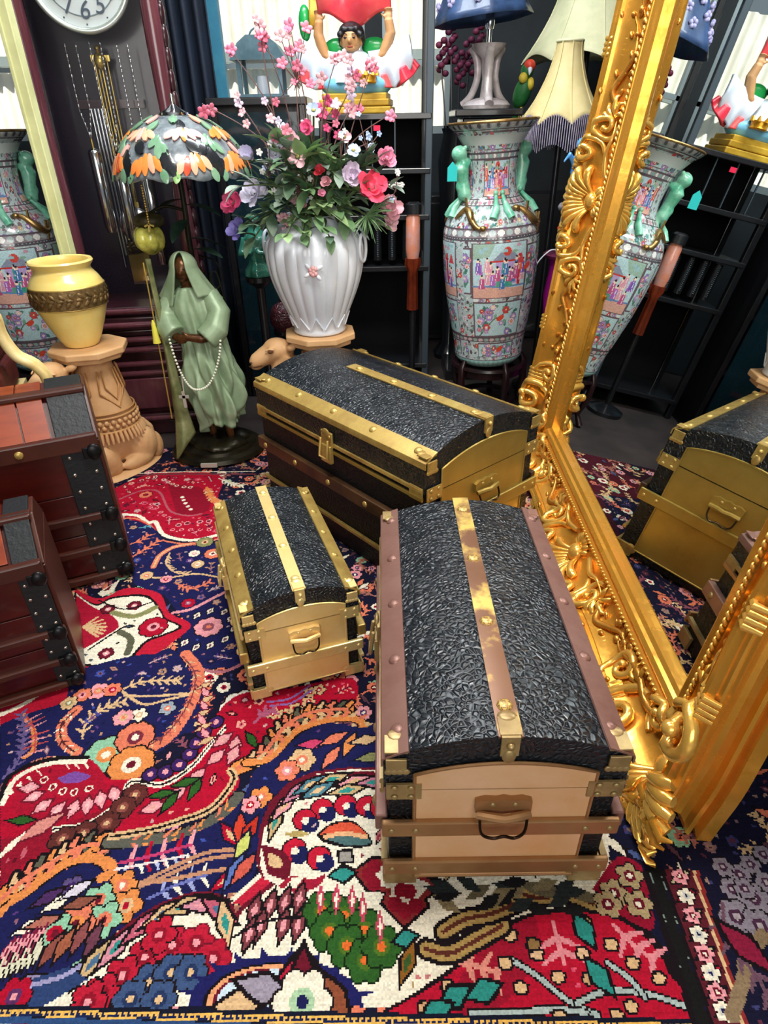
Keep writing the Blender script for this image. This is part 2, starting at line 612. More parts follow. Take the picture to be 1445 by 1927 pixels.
# ivory cartouche beside the wooden trunk
R.poly(zz(Z3, [(420, 740), (560, 800), (720, 740), (900, 770), (960, 880), (1080, 950), (960, 1060), (850, 1130), (700, 1210), (470, 1240)], 6), '#c01a34')
R.poly(zz(Z3, [(420, 760), (540, 830), (640, 790), (830, 780), (910, 860), (940, 910), (1030, 960), (930, 1010), (830, 1050), (720, 1160), (600, 1185), (440, 1180)], 6), BLK)
R.poly(zz(Z3, [(430, 770), (540, 840), (640, 800), (820, 792), (900, 866), (930, 918), (1010, 960), (920, 1002), (820, 1040), (710, 1150), (600, 1172), (450, 1170)], 6), CREAM)
R.poly(zz(Z3, [(430, 780), (530, 850), (640, 900), (670, 960), (600, 1010), (480, 1080), (430, 1090)], 6), '#a81230')
for k in range(7):
    R.stroke([Z3(470, 960), Z3(470 + 130 * math.cos(-.9 + .3 * k), 960 + 70 * math.sin(-.9 + .3 * k))], .008, TAN)
R.flower(Z3(868, 960), .042, (RED, PINK, WINE), 8)
for (x, y, a) in ((760, 840, .5), (600, 1110, -.2), (610, 860, .3)):
    R.flower(Z3(x, y), .022, (WINE, PINK, CREAM), 6)
for (q, c) in (([(640, 880), (760, 900), (880, 850)], OLIVE), ([(680, 990), (740, 1030), (720, 1110)], '#5c5c48'), ([(500, 1090), (620, 1010), (700, 960)], BLK), ([(560, 810), (700, 860), (860, 820)], BLK)):
    R.stroke(zz(Z3, q), .02 if c != BLK else .006, c)
R.poly(zz(Z3, [(550, 770), (680, 690), (640, 760), (580, 790)], 0), CREAM)
R.poly(zz(Z3, [(580, 760), (640, 715), (620, 750)], 0), WINE)
# --- navy lower-left field
R.poly(zz(Z1, [(0, 250), (330, 110), (600, 60), (740, 140), (760, 280), (640, 400), (560, 440), (330, 450), (160, 450), (30, 520), (0, 560)], 4), BLUE)
R.poly(zz(Z1, [(0, 250), (60, 230), (180, 190), (250, 180), (240, 240), (120, 280), (40, 310), (0, 330)], 4), '#b0122e')
R.stroke(zz(Z1, [(0, 290), (90, 250), (150, 210), (220, 190)]), .014, CREAM)
R.stroke(zz(Z1, [(700, 60), (750, 130), (730, 230), (650, 360), (560, 420)]), .030, SALM)
frond(zz(Z1, [(690, 70), (738, 140), (715, 240), (640, 350), (570, 400)]), '#7a3a40', .004, .018, .014, ('#7a3a40', TAN, '#c05a50'), side=(1, -1))
frond(zz(Z1, [(470, 190), (540, 165), (670, 160)]), TAN, .006, .02, .013)
frond(zz(Z1, [(310, 380), (330, 310), (400, 260), (470, 240)]), TAN, .006, .024, .017)
for q in ([(470, 215), (560, 220), (700, 210)], [(460, 200), (540, 250), (640, 230), (710, 215)]):
    R.stroke(zz(Z1, q), .008, TAN)
R.stroke(zz(Z1, [(290, 270), (235, 330), (240, 390), (290, 430)]), .026, SALM)
frond(zz(Z1, [(290, 270), (230, 330), (235, 390), (280, 430)]), '#50242c', .004, .014, .012, ('#50242c', CREAM, TAN))
R.stroke(zz(Z1, [(85, 285), (125, 350), (125, 420), (90, 450)]), .012, ORNG)
frond(zz(Z1, [(95, 290), (130, 350), (130, 430)]), '#c04a4a', .004, .03, .015, ('#c04a4a', PINK), side=(-1, 1), slant=.1)
frond(zz(Z1, [(10, 530), (70, 460), (90, 350), (80, 290)]), '#6a5a8a', .006, .018, .014)
for (x, y, r, c, n) in ((400, 440, .052, (MINT, ORNG, CREAM), 8), (510, 375, .046, (SALM, '#7a2a3a', CREAM), 9), (495, 478, .052, (ORNG, CREAM, WINE), 9), (912, 262, .056, ('#e8e4d4', PURP, SALM), 8),
                        (370, 200, .028, (PINK, SALM, TAN), 6), (310, 215, .024, (SALM, PINK, WINE), 6), (260, 245, .022, (TAN, OLIVE, CREAM), 6), (425, 195, .024, (SALM, RED, PINK), 6),
                        (525, 290, .022, (CREAM, TAN, CREAM), 5), (465, 300, .026, (PINK, TAN, SALM), 6), (632, 265, .022, ('#9aa4b0', SALM, CREAM), 5)):
    R.flower(Z1(x, y), r, c, n)
R.disc(Z1(912, 262), .016, SALM)
# --- the big red boteh
BOT = [(0, 600), (50, 510), (170, 462), (330, 452), (410, 530), (500, 530), (600, 500), (700, 430), (790, 330), (850, 250), (930, 205), (1090, 190), (1330, 150), (1330, 265), (1200, 262), (1100, 290),
       (1000, 400), (905, 460), (885, 500), (905, 545), (850, 620), (740, 665), (640, 705), (500, 745), (400, 790), (280, 790), (150, 850), (60, 930), (0, 990)]
R.poly(zz(Z1, BOT, 4), RED)
R.poly(zz(Z1, [(0, 760), (200, 720), (440, 620), (520, 560), (560, 600), (420, 720), (250, 780), (100, 850), (0, 940)], 4), '#8e1028')
R.poly(zz(Z1, [(60, 560), (180, 480), (330, 470), (400, 560), (360, 620), (250, 700), (100, 690), (40, 640)], 4), '#a50e2c')
R.stroke(zz(Z1, [(0, 610), (40, 520), (170, 462), (330, 450)]), .012, BLK)
R.stroke(zz(Z1, [(10, 625), (60, 530), (180, 475), (320, 465)]), .012, CREAM)
for t in range(9):
    R.poly([Z1(20 + t * 38, 600 - 190 * math.sin(min(t / 5.5, 1) * PI / 2) * .7 + 0), Z1(44 + t * 34, 560 - 80 * min(t / 4, 1)), Z1(50 + t * 36, 585 - 85 * min(t / 4, 1))], CREAM)
R.poly(zz(Z1, [(215, 530), (280, 505), (340, 520), (300, 545), (240, 550)], 3), '#7a4a9a')
dotted(zz(Z1, [(160, 530), (210, 570), (280, 582), (345, 565)]), .009, (CREAM, CRIM), .026)
for (x, y, a) in ((110, 565, .1), (125, 600, .5), (160, 635, .8), (215, 650, 1.1), (275, 645, 1.5), (330, 632, 1.8), (380, 610, 2.0), (430, 590, 2.1)):
    leafy(Z1(x, y), .022, .013, a, PINK, WINE, '#f0b8b8')
for dy, c in ((0, CREAM), (8, BLK), (15, CREAM)):
    R.stroke(zz(Z1, [(200, 715 + dy), (330, 695 + dy), (440, 620 + dy), (495, 535 + dy), (610, 545 + dy), (720, 480 + dy), (790, 400 + dy), (850, 330 + dy)]), .0055, c)
for (x, y) in ((568, 515), (625, 505), (676, 478), (716, 438), (742, 396), (770, 355), (815, 317)):
    R.disc(Z1(x, y), .021, BLK)
    R.disc(Z1(x, y), .017, PURP)
    R.disc(Z1(x, y), .007, PINK)
for (x, y) in ((508, 592), (462, 640), (402, 700), (315, 738), (235, 760)):
    R.flower(Z1(x, y), .028, ('#5c2a26', '#8a4a40', TAN), 7)
for (x, y, a) in ((575, 640, .4), (665, 590, .8), (740, 525, 1.0), (815, 450, .9), (840, 385, .8), (888, 405, 1.6), (880, 440, 1.3)):
    leafy(Z1(x, y), .026, .014, a, PINK, WINE, '#e8a8a0')
for (x, y, a) in ((640, 620, 1.1), (610, 590, .2), (735, 570, 1.3), (700, 545, .3), (950, 385, 2.2), (80, 688, 0)):
    leafy(Z1(x, y), .028, .010, a, GREEN, BLK)
leafy(Z1(150, 715, ), .05, .016, .7, '#d88a80', WINE)
leafy(Z1(35, 790), .04, .008, 1.1, CREAM, None)
for (x, y) in ((1030, 285), (1075, 287), (1115, 265), (1165, 240), (1205, 195), (1170, 205)):
    R.flower(Z1(x, y), .018, (TAN, RED, CREAM), 5)
for q in ([(1010, 240), (1090, 230), (1170, 180)], [(1020, 255), (1100, 245), (1180, 195)]):
    R.stroke(zz(Z1, q), .006, '#8a6ab0')
frond(zz(Z1, [(960, 320), (1000, 280), (1040, 270)]), '#b05a7a', .008, .022, .014)
for k in range(9):
    leafy(Z1(770 + 8 * math.sin(k), 180 + 26 * k), .022, .008, 2.2 if k % 2 else .6, PINK if k % 2 else TAN, WINE)
# serrated orange leaves bounding the boteh
for q in ([(0, 990), (80, 920), (190, 850), (300, 790), (370, 780)], [(900, 490), (990, 440), (1080, 330), (1180, 280), (1310, 268)]):
    P = zz(Z1, q, 8)
    R.stroke(P, .045, BLK)
    R.stroke(P, .036, ORNG)
    frond(P, SALM, .010, .03, .02, (ORNG, TAN, SALM, '#5c5a4a'), edge=BLK)
P = zz(Z1, [(0, 1040), (110, 950), (230, 860), (330, 830), (400, 850), (410, 890), (380, 910)], 8)
R.stroke(P, .026, BLK)
R.stroke(P, .019, ORNG)
frond(P, ORNG, .009, .026, .018, (SALM, ORNG), side=(1,))
P = zz(Z1, [(930, 470), (1020, 450), (1120, 350), (1230, 310), (1340, 305), (1375, 335), (1345, 352)], 8)
R.stroke(P, .026, BLK)
R.stroke(P, .019, ORNG)
frond(P, ORNG, .009, .026, .018, (SALM, TAN), side=(1,))
P = zz(Z1, [(410, 770), (560, 765), (700, 740), (820, 680), (900, 600)], 8)
R.stroke(P, .034, BLK)
R.stroke(P, .026, '#5a5a50')
frond(P, '#5a5a50', .006, .022, .017, (ORNG, '#5a5a50', SALM), edge=None)
P = zz(Z1, [(420, 750), (560, 725), (680, 690), (800, 640), (880, 540), (870, 500)], 8)
R.stroke(P, .018, TAN)
R.stroke(P, .005, BLK)
# blue river field
R.poly(zz(Z1, [(420, 800), (640, 770), (830, 690), (920, 600), (960, 500), (1030, 460), (1140, 360), (1250, 320), (1380, 340), (1445, 300), (1445, 480), (1200, 500), (1050, 580), (985, 700), (970, 860), (900, 960), (700, 970), (540, 1040), (400, 1140), (260, 1240),
                  (0, 1330), (0, 1060), (130, 960), (240, 880), (340, 850), (400, 900)], 3), BLUE)
P = zz(Z1, [(380, 905), (420, 890), (415, 850), (330, 825)], 6)
R.stroke(P, .019, ORNG)
frond(zz(Z1, [(450, 850), (580, 820), (720, 780)]), '#c03a6a', .007, .03, .018, (RED, PINK), side=(1, -1), slant=.3)
frond(zz(Z1, [(430, 875), (560, 850), (710, 820)]), '#e8dcd8', .005, .018, .016, (CREAM, '#b0b8d8'), side=(-1,), slant=.3)
frond(zz(Z1, [(560, 985), (660, 935), (780, 895)]), '#6a70b0', .006, .026, .018, (CREAM, '#9aa0cc'), slant=.4)
for q in ([(500, 950), (620, 900), (760, 840), (880, 820)], [(500, 940), (640, 870), (780, 810), (890, 800)], [(520, 930), (650, 910), (800, 880), (900, 870)]):
    R.stroke(zz(Z1, q), .008, '#c08a6a')
for (x, y, r, c, n) in ((460, 935, .03, (ORNG, SALM, CREAM), 5), (475, 1010, .032, (ORNG, TAN, RED), 5), (370, 990, .032, (MINT, SALM, WINE), 5), (390, 1065, .034, (MINT, SALM, WINE), 5), (285, 1080, .036, (SALM, ORNG, WINE), 5),
                        (205, 1115, .034, (MINT, RED, WINE), 5), (270, 940, .022, ('#5a4a7a', PURP, CREAM), 5), (1140, 460, .032, (TAN, SALM, CREAM), 6), (1085, 500, .028, (SALM, PINK, CREAM), 6), (985, 600, .026, (ORNG, SALM, CREAM), 5), (945, 630, .022, (PINK, RED, CREAM), 5)):
    R.flower(Z1(x, y), r, c, n)
for (x, y, a, c) in ((215, 1000, .6, CREAM), (290, 950, .6, '#d8d0dc'), (110, 1090, .5, CREAM), (160, 1075, .3, '#b06a5a'), (190, 1180, 1.2, '#8a4a40'), (240, 1160, 1.3, '#a05a40'), (300, 1130, 1.4, '#8a4a4a'), (350, 1140, 1.4, '#6a3a4a'),
                     (180, 980, .6, '#4a2a5c'), (300, 1000, .3, '#8a5040'), (100, 1300, .3, '#8a80a0')):
    leafy(Z1(x, y), .03, .011, a, c, BLK if c != CREAM else NAVY)
for k in range(7):
    leafy(Z1(20 + 21 * k, 1190 - 9 * k), .022, .006, 1.4, PINK, '#7a1a3a')
    leafy(Z1(15 + 21 * k, 1235 - 9 * k), .024, .008, 1.7, '#d8d4b8', BLK)
# tulip at the tip of the river
for (x, y, a, c) in ((870, 745, 2.3, RED), (905, 720, 1.7, '#d0402a'), (940, 730, 1.2, '#c03020'), (915, 790, 1.35, '#c8cc6a'), (855, 910, .7, RED), (885, 880, 1.2, '#5a70b0'), (920, 870, 1.0, '#d05a4a'), (1180, 400, .1, '#d0406a'), (1260, 380, .5, SALM), (1320, 400, 1.2, ORNG), (1380, 385, .2, TAN), (1250, 450, 1, SALM), (1400, 450, .2, OLIVE)):
    leafy(Z1(x, y), .036, .013, a, c, NAVY, TAN if c == RED else None)
R.poly(zz(Z1, [(870, 1000), (980, 890), (1030, 930), (930, 1010)], 0), '#c0203a')
R.stroke(zz(Z1, [(865, 1000), (990, 890)], 0), .008, CREAM)
R.stroke(zz(Z1, [(925, 1015), (1035, 930)], 0), .008, CREAM)
# --- ivory field
WH = [(1460, 500), (1330, 495), (1200, 512), (1100, 555), (1030, 630), (995, 720), (980, 850), (1000, 910), (1040, 930), (930, 1015), (890, 1070), (860, 1010), (790, 970), (690, 985), (600, 1020), (500, 1090), (420, 1170), (310, 1290), (140, 1392), (2300, 1392), (2300, 500)]
R.poly(zz(Z1, [(x - 14, y - 8) for x, y in WH], 0), WINE)
R.poly(zz(Z1, WH, 0), CREAM)
R.stroke(zz(Z1, [(1000, 700), (1060, 600), (1200, 525), (1445, 515)]), .014, WINE)
for k, (x, y, a) in enumerate(((1040, 690, 1.4), (1075, 630, 1.0), (1120, 580, .8), (1170, 555, .6), (1250, 535, .35), (1340, 540, .25), (1410, 545, .1), (1200, 575, .5), (1310, 575, .2))):
    leafy(Z1(x, y), .04, .013, a, ('#c8a878', PINK, '#c07a90', '#4a7a8a')[k % 4], BLK, (TEAL, TAN)[k % 2])
R.stroke(zz(Z1, [(300, 1290), (420, 1150), (560, 1040), (700, 980), (800, 975), (860, 1010), (880, 1060)]), .014, WINE)
for k, (x, y, a) in enumerate(((350, 1225, 1.1), (440, 1165, 1.0), (540, 1085, .8), (620, 1040, .6), (700, 1010, .4), (770, 1005, .1), (830, 1030, 2.6), (850, 1075, 1.9))):
    leafy(Z1(x, y), .042, .014, a, ('#c8a878', '#d08a9a', '#c05a70', TAN)[k % 4], BLK, ('#4a6a8a', TEAL, PINK)[k % 3])
for (x, y) in ((1215, 645), (1305, 630), (1385, 635), (1150, 685), (1110, 800), (1205, 830), (1440, 640)):
    R.disc(Z1(x, y), .026, BLK)
    R.disc(Z1(x, y), .023, '#c01a34')
    R.disc(Z1(x + 22, y + 20), .018, BLUE)
    R.disc(Z1(x + 3, y + 4), .008, CREAM)
R.poly(zz(Z1, [(1195, 745), (1250, 700), (1330, 690), (1390, 740), (1400, 785), (1300, 790), (1220, 770)], 5), BLK)
R.poly(zz(Z1, [(1205, 742), (1255, 706), (1330, 698), (1380, 740), (1290, 735)], 5), '#d8553a')
R.poly(zz(Z1, [(1215, 755), (1290, 742), (1385, 752), (1390, 778), (1300, 782)], 5), '#4a6a6a')
R.stroke(zz(Z1, [(1230, 750), (1300, 738), (1380, 750)]), .01, '#e8b080')
R.poly(zz(Z1, [(985, 780), (1060, 800), (1100, 850), (1080, 910), (1010, 890)], 5), WINE)
R.poly(zz(Z1, [(1010, 810), (1060, 830), (1060, 870), (1015, 860)], 5), TAN)
R.poly(zz(Z1, [(1050, 940), (1100, 900), (1180, 910), (1230, 890), (1200, 940), (1120, 965)], 5), '#a01a34')
leafy(Z1(1110, 925), .02, .01, .5, CREAM, None)
R.poly(zz(Z1, [(1270, 800), (1330, 795), (1340, 850), (1275, 850)], 0), BLK)
R.poly(zz(Z1, [(1280, 808), (1322, 804), (1330, 842), (1284, 842)], 0), '#9a948c')
leafy(Z1(1295, 890), .024, .016, .1, TEAL, BLK)
leafy(Z1(1120, 740), .03, .008, 0, '#b8a060', None)
for (x, y) in ((960, 1030), (1020, 1010), (1075, 1000), (1130, 985), (980, 1090), (1070, 1085), (1125, 1085), (940, 1120)):
    leafy(Z1(x, y), .028, .012, 1.4, '#7a3a40', BLK, PINK)
R.stroke(zz(Z1, [(880, 1130), (1000, 1070), (1170, 1050)]), .005, BLK)
for (x, y) in ((545, 1205), (650, 1160), (740, 1150), (460, 1275), (805, 1210), (380, 1345), (330, 1375), (600, 1120)):
    R.flower(Z1(x, y), .032, ('#b81a34', '#8c1026', PINK), 5, BLK if x < 700 else WINE)
for (x, y) in ((560, 1300), (645, 1262), (720, 1262), (490, 1365), (600, 1365)):
    R.flower(Z1(x, y), .030, ('#3a5078', '#223258', TAN), 6)
# dark corner on the left edge of the ivory field
R.poly(zz(Z1, [(0, 1330), (260, 1240), (330, 1290), (160, 1392), (0, 1392)], 0), '#2b3f6c')
R.stroke(zz(Z1, [(0, 1345), (120, 1310), (230, 1280), (300, 1240)]), .008, '#a09ac0')
R.flower(Z1(50, 1355), .03, (RED, '#5a2a5a', PINK), 6)
# half medallion on the front border
for a, b, c in ((330, 190, '#1c1c58'), (275, 165, BLK), (262, 158, '#e8a070'), (240, 146, WINE), (228, 140, '#c9dbe6')):
    R.poly([Z1(1040 + a * math.cos(t), 1392 - b * abs(math.sin(t))) for t in np.linspace(0, PI, 40)], c)
for k in range(10):
    t = .25 + k * .29
    R.poly([Z1(1040 + 320 * math.cos(t - .07), 1392 - 185 * math.sin(t - .07)), Z1(1040 + 385 * math.cos(t), 1392 - 225 * math.sin(t)), Z1(1040 + 320 * math.cos(t + .07), 1392 - 185 * math.sin(t + .07))], '#1c1c58')
for (x, y, a, c) in ((1095, 1300, 1.3, '#b01c34'), (1180, 1310, 1.9, '#b01c34'), (1140, 1290, 1.6, WINE), (920, 1370, .2, TAN), (1260, 1365, 2.2, '#8a4a30'), (1000, 1325, 2.9, '#9a90a0')):
    leafy(Z1(x, y), .05, .02, a, c, BLK)
R.flower(Z1(1140, 1375), .05, (CREAM, '#a8c8a0', BLUE), 6)
# green rosettes
for (x, y) in ((1217, 1030), (1300, 1045), (1245, 1105), (1375, 1102), (1310, 1162), (1380, 1218), (1440, 1165)):
    R.flower(Z1(x, y), .036, (GREEN, '#4a6a20', '#d0502a'), 6, '#10240e')
    R.disc(Z1(x, y), .008, '#e06a2a')
for (x, y) in ((1210, 985), (1270, 985), (1330, 990), (1370, 1020), (1435, 1090)):
    leafy(Z1(x, y), .030, .008, 1.6, '#c0405a', None, CREAM)
# --- ivory and red corner under the front trunk
R.poly(zz(Z2, [(105, 135), (170, 85), (215, 85), (420, 170), (350, 225), (360, 250), (275, 325), (195, 240), (210, 205), (150, 200)], 0), BLK)
R.poly(zz(Z2, [(115, 135), (175, 95), (215, 95), (400, 180), (340, 222), (345, 248), (275, 312), (205, 236), (218, 200), (160, 195)], 0), '#8a2a2a')
R.poly(zz(Z2, [(140, 135), (185, 110), (360, 175), (320, 218), (325, 240), (275, 290), (225, 232), (235, 190), (175, 180)], 0), CREAM)
for (x, y) in ((160, 145), (178, 120), (178, 175), (265, 195), (245, 240), (310, 245), (277, 262), (290, 200)):
    R.disc(Z2(x, y), .014, '#8c1228')
leafy(Z2(75, 145), .024, .014, .1, TEAL, BLK)
leafy(Z2(278, 352), .022, .014, .2, TEAL, BLK)
leafy(Z2(285, 428), .034, .012, 1.2, '#8a5a20', BLK, '#3a5a2a')
R.poly(zz(Z2, [(190, 595), (330, 510), (450, 425), (540, 330), (620, 290), (720, 258), (830, 250), (940, 262), (1040, 310), (1110, 380), (1150, 460), (1200, 628), (180, 628)], 4), BLK)
R.poly(zz(Z2, [(200, 598), (340, 520), (460, 435), (550, 345), (630, 303), (720, 272), (830, 264), (930, 277), (1020, 325), (1090, 395), (1130, 470), (1180, 628), (190, 628)], 4), '#b4102e')
R.poly(zz(Z2, [(560, 345), (620, 310), (700, 285), (690, 420), (600, 560), (480, 600), (420, 560), (470, 450)], 3), '#98102a')
frond(zz(Z2, [(755, 300), (770, 360), (790, 430)]), '#e08a92', .008, .04, .02, slant=.5)
frond(zz(Z2, [(950, 310), (1010, 370), (1080, 420)]), '#e08a92', .008, .035, .02, slant=.5)
frond(zz(Z2, [(440, 430), (510, 440), (580, 465)]), '#d88a7a', .008, .03, .02, slant=.5)
for q in ([(620, 420), (700, 470), (800, 550), (900, 600)], [(830, 560), (930, 520), (1060, 530), (1180, 570)], [(930, 430), (1000, 480), (1050, 540)], [(490, 590), (620, 590), (760, 580), (860, 590)]):
    P = zz(Z2, q)
    R.stroke(P, .014, BLK)
    R.stroke(P, .008, '#a8b8b4')
for (x, y, c) in ((615, 340, TAN), (600, 430, TAN), (700, 400, '#e0b890'), (650, 510, TAN), (770, 475, TAN), (690, 370, '#8a6a40'), (855, 300, '#a8905a'), (850, 400, '#e0b890'), (940, 370, TAN), (1010, 430, '#d8b080'), (1095, 480, TAN), (870, 480, '#c09a70'), (1005, 570, TAN), (415, 505, TAN), (340, 575, '#d8a878'), (775, 600, TAN), (960, 600, '#d8b080')):
    R.poly([Z2(x - 26, y - 22), Z2(x + 4, y - 26), Z2(x + 28, y - 10), Z2(x + 24, y + 22), Z2(x - 6, y + 26), Z2(x - 24, y + 14)], BLK)
    R.poly([Z2(x - 18, y - 14), Z2(x + 3, y - 18), Z2(x + 20, y - 6), Z2(x + 17, y + 15), Z2(x - 4, y + 18), Z2(x - 17, y + 9)], c)
for (x, y, a) in ((855, 325, 1.9), (905, 475, 2.1), (435, 540, .5), (530, 520, .3), (375, 590, .4)):
    leafy(Z2(x, y), .03, .016, a, '#2a8a80', BLK)
for q in ([(345, 385), (420, 400), (500, 360), (590, 310)], [(400, 330), (470, 290), (560, 270), (650, 230)], [(620, 190), (700, 220), (800, 210), (880, 240)]):
    P = zz(Z2, q)
    R.stroke(P, .038, BLK)
    R.stroke(P, .024, '#a88a50')
    R.stroke(P, .007, '#5a2a20')
for k in range(26):
    leafy(Z2(rr.uniform(380, 880), rr.uniform(170, 260)), .03, .012, rr.uniform(-.6, .6), rr.choice(('#1c1a1c', '#6a6048', '#2a3030', '#8a7a58')), None)
R.poly(zz(Z2, [(880, 190), (960, 90), (1040, 120), (1060, 200), (1080, 320), (1010, 300), (940, 255)], 3), '#8e0e2a')
for (x, y) in ((950, 205), (1000, 150), (930, 240), (1030, 240)):
    R.flower(Z2(x, y), .026, ('#b09a70', WINE, CREAM), 5)
# front border
R.poly([Z1(-200, 1382), Z1(2700, 1440), Z1(2700, 1700), Z1(-200, 1700)], '#101426')
R.poly([Z1(-200, 1398), Z1(2700, 1458), Z1(2700, 1496), Z1(-200, 1422)], '#e8b458')
for k in range(120):
    x = -150 + k * 24
    R.poly([Z1(x, 1424 + x * .0207), Z1(x + 12, 1404 + x * .0207), Z1(x + 24, 1424 + x * .0207)], '#16204a')
R.poly([Z1(-200, 1424), Z1(2700, 1500), Z1(2700, 1530), Z1(-200, 1452)], '#2c4a78')
R.poly([Z1(-200, 1452), Z1(2700, 1530), Z1(2700, 1900), Z1(-200, 1800)], '#7a1428')
R.stroke([Z1(-200, 1466), Z1(2700, 1545)], .008, CREAM)
# right border bands
def band(x0, x1, col):
    R.poly([Z2(x0, 130), Z2(x1, 130), Z2(x1 + 165, 640), Z2(x1 + 240, 900), Z2(x0 + 240, 900), Z2(x0 + 165, 640)], col)


band(1070, 1420, NAVY)
band(1040, 1062, BLK)
band(1062, 1098, '#7a8a80')
band(1100, 1112, BLK)
band(1112, 1200, '#5a1a26')
band(1200, 1210, TAN)
band(1210, 1222, '#8a2a2a')
for k in range(34):
    y = 130 + k * 16
    R.disc(Z2(1080 + (y - 130) * .323, y), .010, '#141414')
for k in range(8):
    y = 150 + k * 62
    x = 1156 + (y - 130) * .323
    R.poly([Z2(x - 34, y + 26), Z2(x - 20, y - 24), Z2(x + 34, y - 20), Z2(x + 28, y + 28)], BLK)
    R.poly([Z2(x - 26, y + 20), Z2(x - 14, y - 18), Z2(x + 26, y - 14), Z2(x + 20, y + 22)], ('#c8b890', '#a0122e', '#b8a888', '#8a2030')[k % 4])
    R.flower(Z2(x, y + 2), .016, ((PINK, WINE, CREAM), (CREAM, '#c8c8c0', BLUE))[k % 2], 5)
# navy strip beyond the border
for (x, y, r) in ((1355, 145, .022), (1390, 112, .02), (1330, 192, .022), (1300, 120, .02), (1400, 220, .03), (1345, 280, .032), (1420, 310, .03), (1430, 80, .02), (1370, 190, .02), (1440, 170, .02)):
    R.flower(Z2(x, y), r, ('#8c8490', '#4a2a44', '#b0a4a8'), 6)
R.stroke(zz(Z2, [(1330, 600), (1370, 470), (1370, 430), (1430, 340)]), .022, '#8a7458')
frond(zz(Z2, [(1300, 240), (1310, 340), (1370, 420), (1440, 520)]), '#6a4a5a', .007, .03, .024)
leafy(Z2(1375, 380), .05, .02, 2.2, '#8a1a3a', BLK)

# fine fill: small sprigs wherever a plain stretch is left
fine = {RED: ('#7a0a20', '#d8506a', '#e8a090', '#5c1030', '#c8a0a0'), '#b4102e': ('#7a0a20', '#d8506a', '#6a1026'), CREAM: ('#8a2a3a', '#3a4a6a', '#6a6a50', '#c8787a', '#b89a6a', '#2a2226'),
        BLUE: ('#5a3a7a', '#8a5a6a', '#3a4a9a', '#b88a6a', '#c8a8a8', '#12143a'), NAVY: ('#5a2a3a', '#8a6a70', '#3a3a6a', '#a08070'), '#8e1028': ('#5c0a1c', '#c05a6a'), '#a50e2c': ('#6a0a20', '#d87a8a'), '#98102a': ('#5c0a1c', '#b04a5a')}
key = {tuple(np.float32(hx(c))): c for c in fine}


def plain(c, rad):
    base = None
    for k in range(9):
        a = k * PI / 4
        q = (c.x, c.y) if k == 8 else (c.x + rad * math.cos(a), c.y + rad * math.sin(a))
        i, j = int((q[0] - R.x0) / cell), int((q[1] - R.y0) / cell)
        if not (0 <= i < R.nx and 0 <= j < R.ny):
            return None
        v = tuple(R.a[j, i])
        if base is None:
            base = v
        elif v != base:
            return None
    return key.get(base)


for (rad, tries) in ((.030, 2500), (.019, 5000), (.010, 9000)):
    for k in range(tries):
        c = Vector((rr.uniform(-1.28, .88), rr.uniform(.42, 2.5), 0))
        b = plain(c, rad)
        if b is None:
            continue
        pal = fine[b]
        t = rr.random()
        a = rr.uniform(0, PI)
        if rad > .025:
            P = spline([c + Vector((math.cos(a + d), math.sin(a + d), 0)) * rad * s for d, s in ((PI, .8), (.5, .05), (0, .8))], 6)
            frond(P, rr.choice(pal), .0042, .013, .010, (rr.choice(pal), rr.choice(pal)))
        elif rad > .015:
            if t < .5:
                leafy(c, rad * .8, rad * .34, a, rr.choice(pal), BLK if b in (CREAM, RED) else None, rr.choice(pal))
            else:
                R.flower(c, rad * .72, (rr.choice(pal), rr.choice(pal), rr.choice(pal)), 5, None)
        else:
            R.disc(c, rad * .55, rr.choice(pal), rad * .32, a)
# weave: broken colour, knot by knot
noise = np.random.RandomState(5).rand(R.ny, R.nx, 1).astype(np.float32)
rows = np.random.RandomState(6).rand(R.ny, 1, 1).astype(np.float32)
R.a *= 0.60 + 0.24 * noise + 0.12 * (rows - .5)
X = R.x0 + np.arange(R.nx + 1) * cell
Y = R.y0 + np.arange(R.ny + 1) * cell
gx, gy = np.meshgrid(X, Y)
gz = np.random.RandomState(8).rand(R.ny + 1, R.nx + 1) * 0.0016 - 0.0022
vv = np.stack([gx, gy, gz], -1).reshape(-1, 3).astype(np.float32)
i, j = np.meshgrid(np.arange(R.nx), np.arange(R.ny))
q = (j * (R.nx + 1) + i).reshape(-1)
ff = np.stack([q, q + 1, q + R.nx + 2, q + R.nx + 1], -1).astype(np.int32)
colr = R.a.reshape(-1, 3)
me = bpy.data.meshes.new('persian_rug')
me.vertices.add(len(vv))
me.vertices.foreach_set('co', vv.reshape(-1))
me.loops.add(ff.size)
me.loops.foreach_set('vertex_index', ff.reshape(-1))
me.polygons.add(len(ff))
me.polygons.foreach_set('loop_start', np.arange(0, ff.size, 4, dtype=np.int32))
me.update(calc_edges=True)
ca = me.color_attributes.new('weave', 'FLOAT_COLOR', 'CORNER')
ca.data.foreach_set('color', np.repeat(np.concatenate([colr, np.ones((len(colr), 1), np.float32)], 1), 4, 0).reshape(-1))
m_rug = mat('wool_pile', '#ffffff', 0.92, attr='weave', spec=0.15, bump=0.5, bscale=420)
me.materials.append(m_rug)
rug = put('persian_rug', me)
tag(rug, 'crimson, navy and ivory Persian rug with paisleys and flowers covering the floor', 'rug')
MB().box((R.x0 + R.nx * cell / 2, R.y0 + R.ny * cell / 2, -0.007), (R.nx * cell, R.ny * cell, 0.0055)).build('backing', mat('rug_backing', '#4a2a26', 0.95), rug, 0)
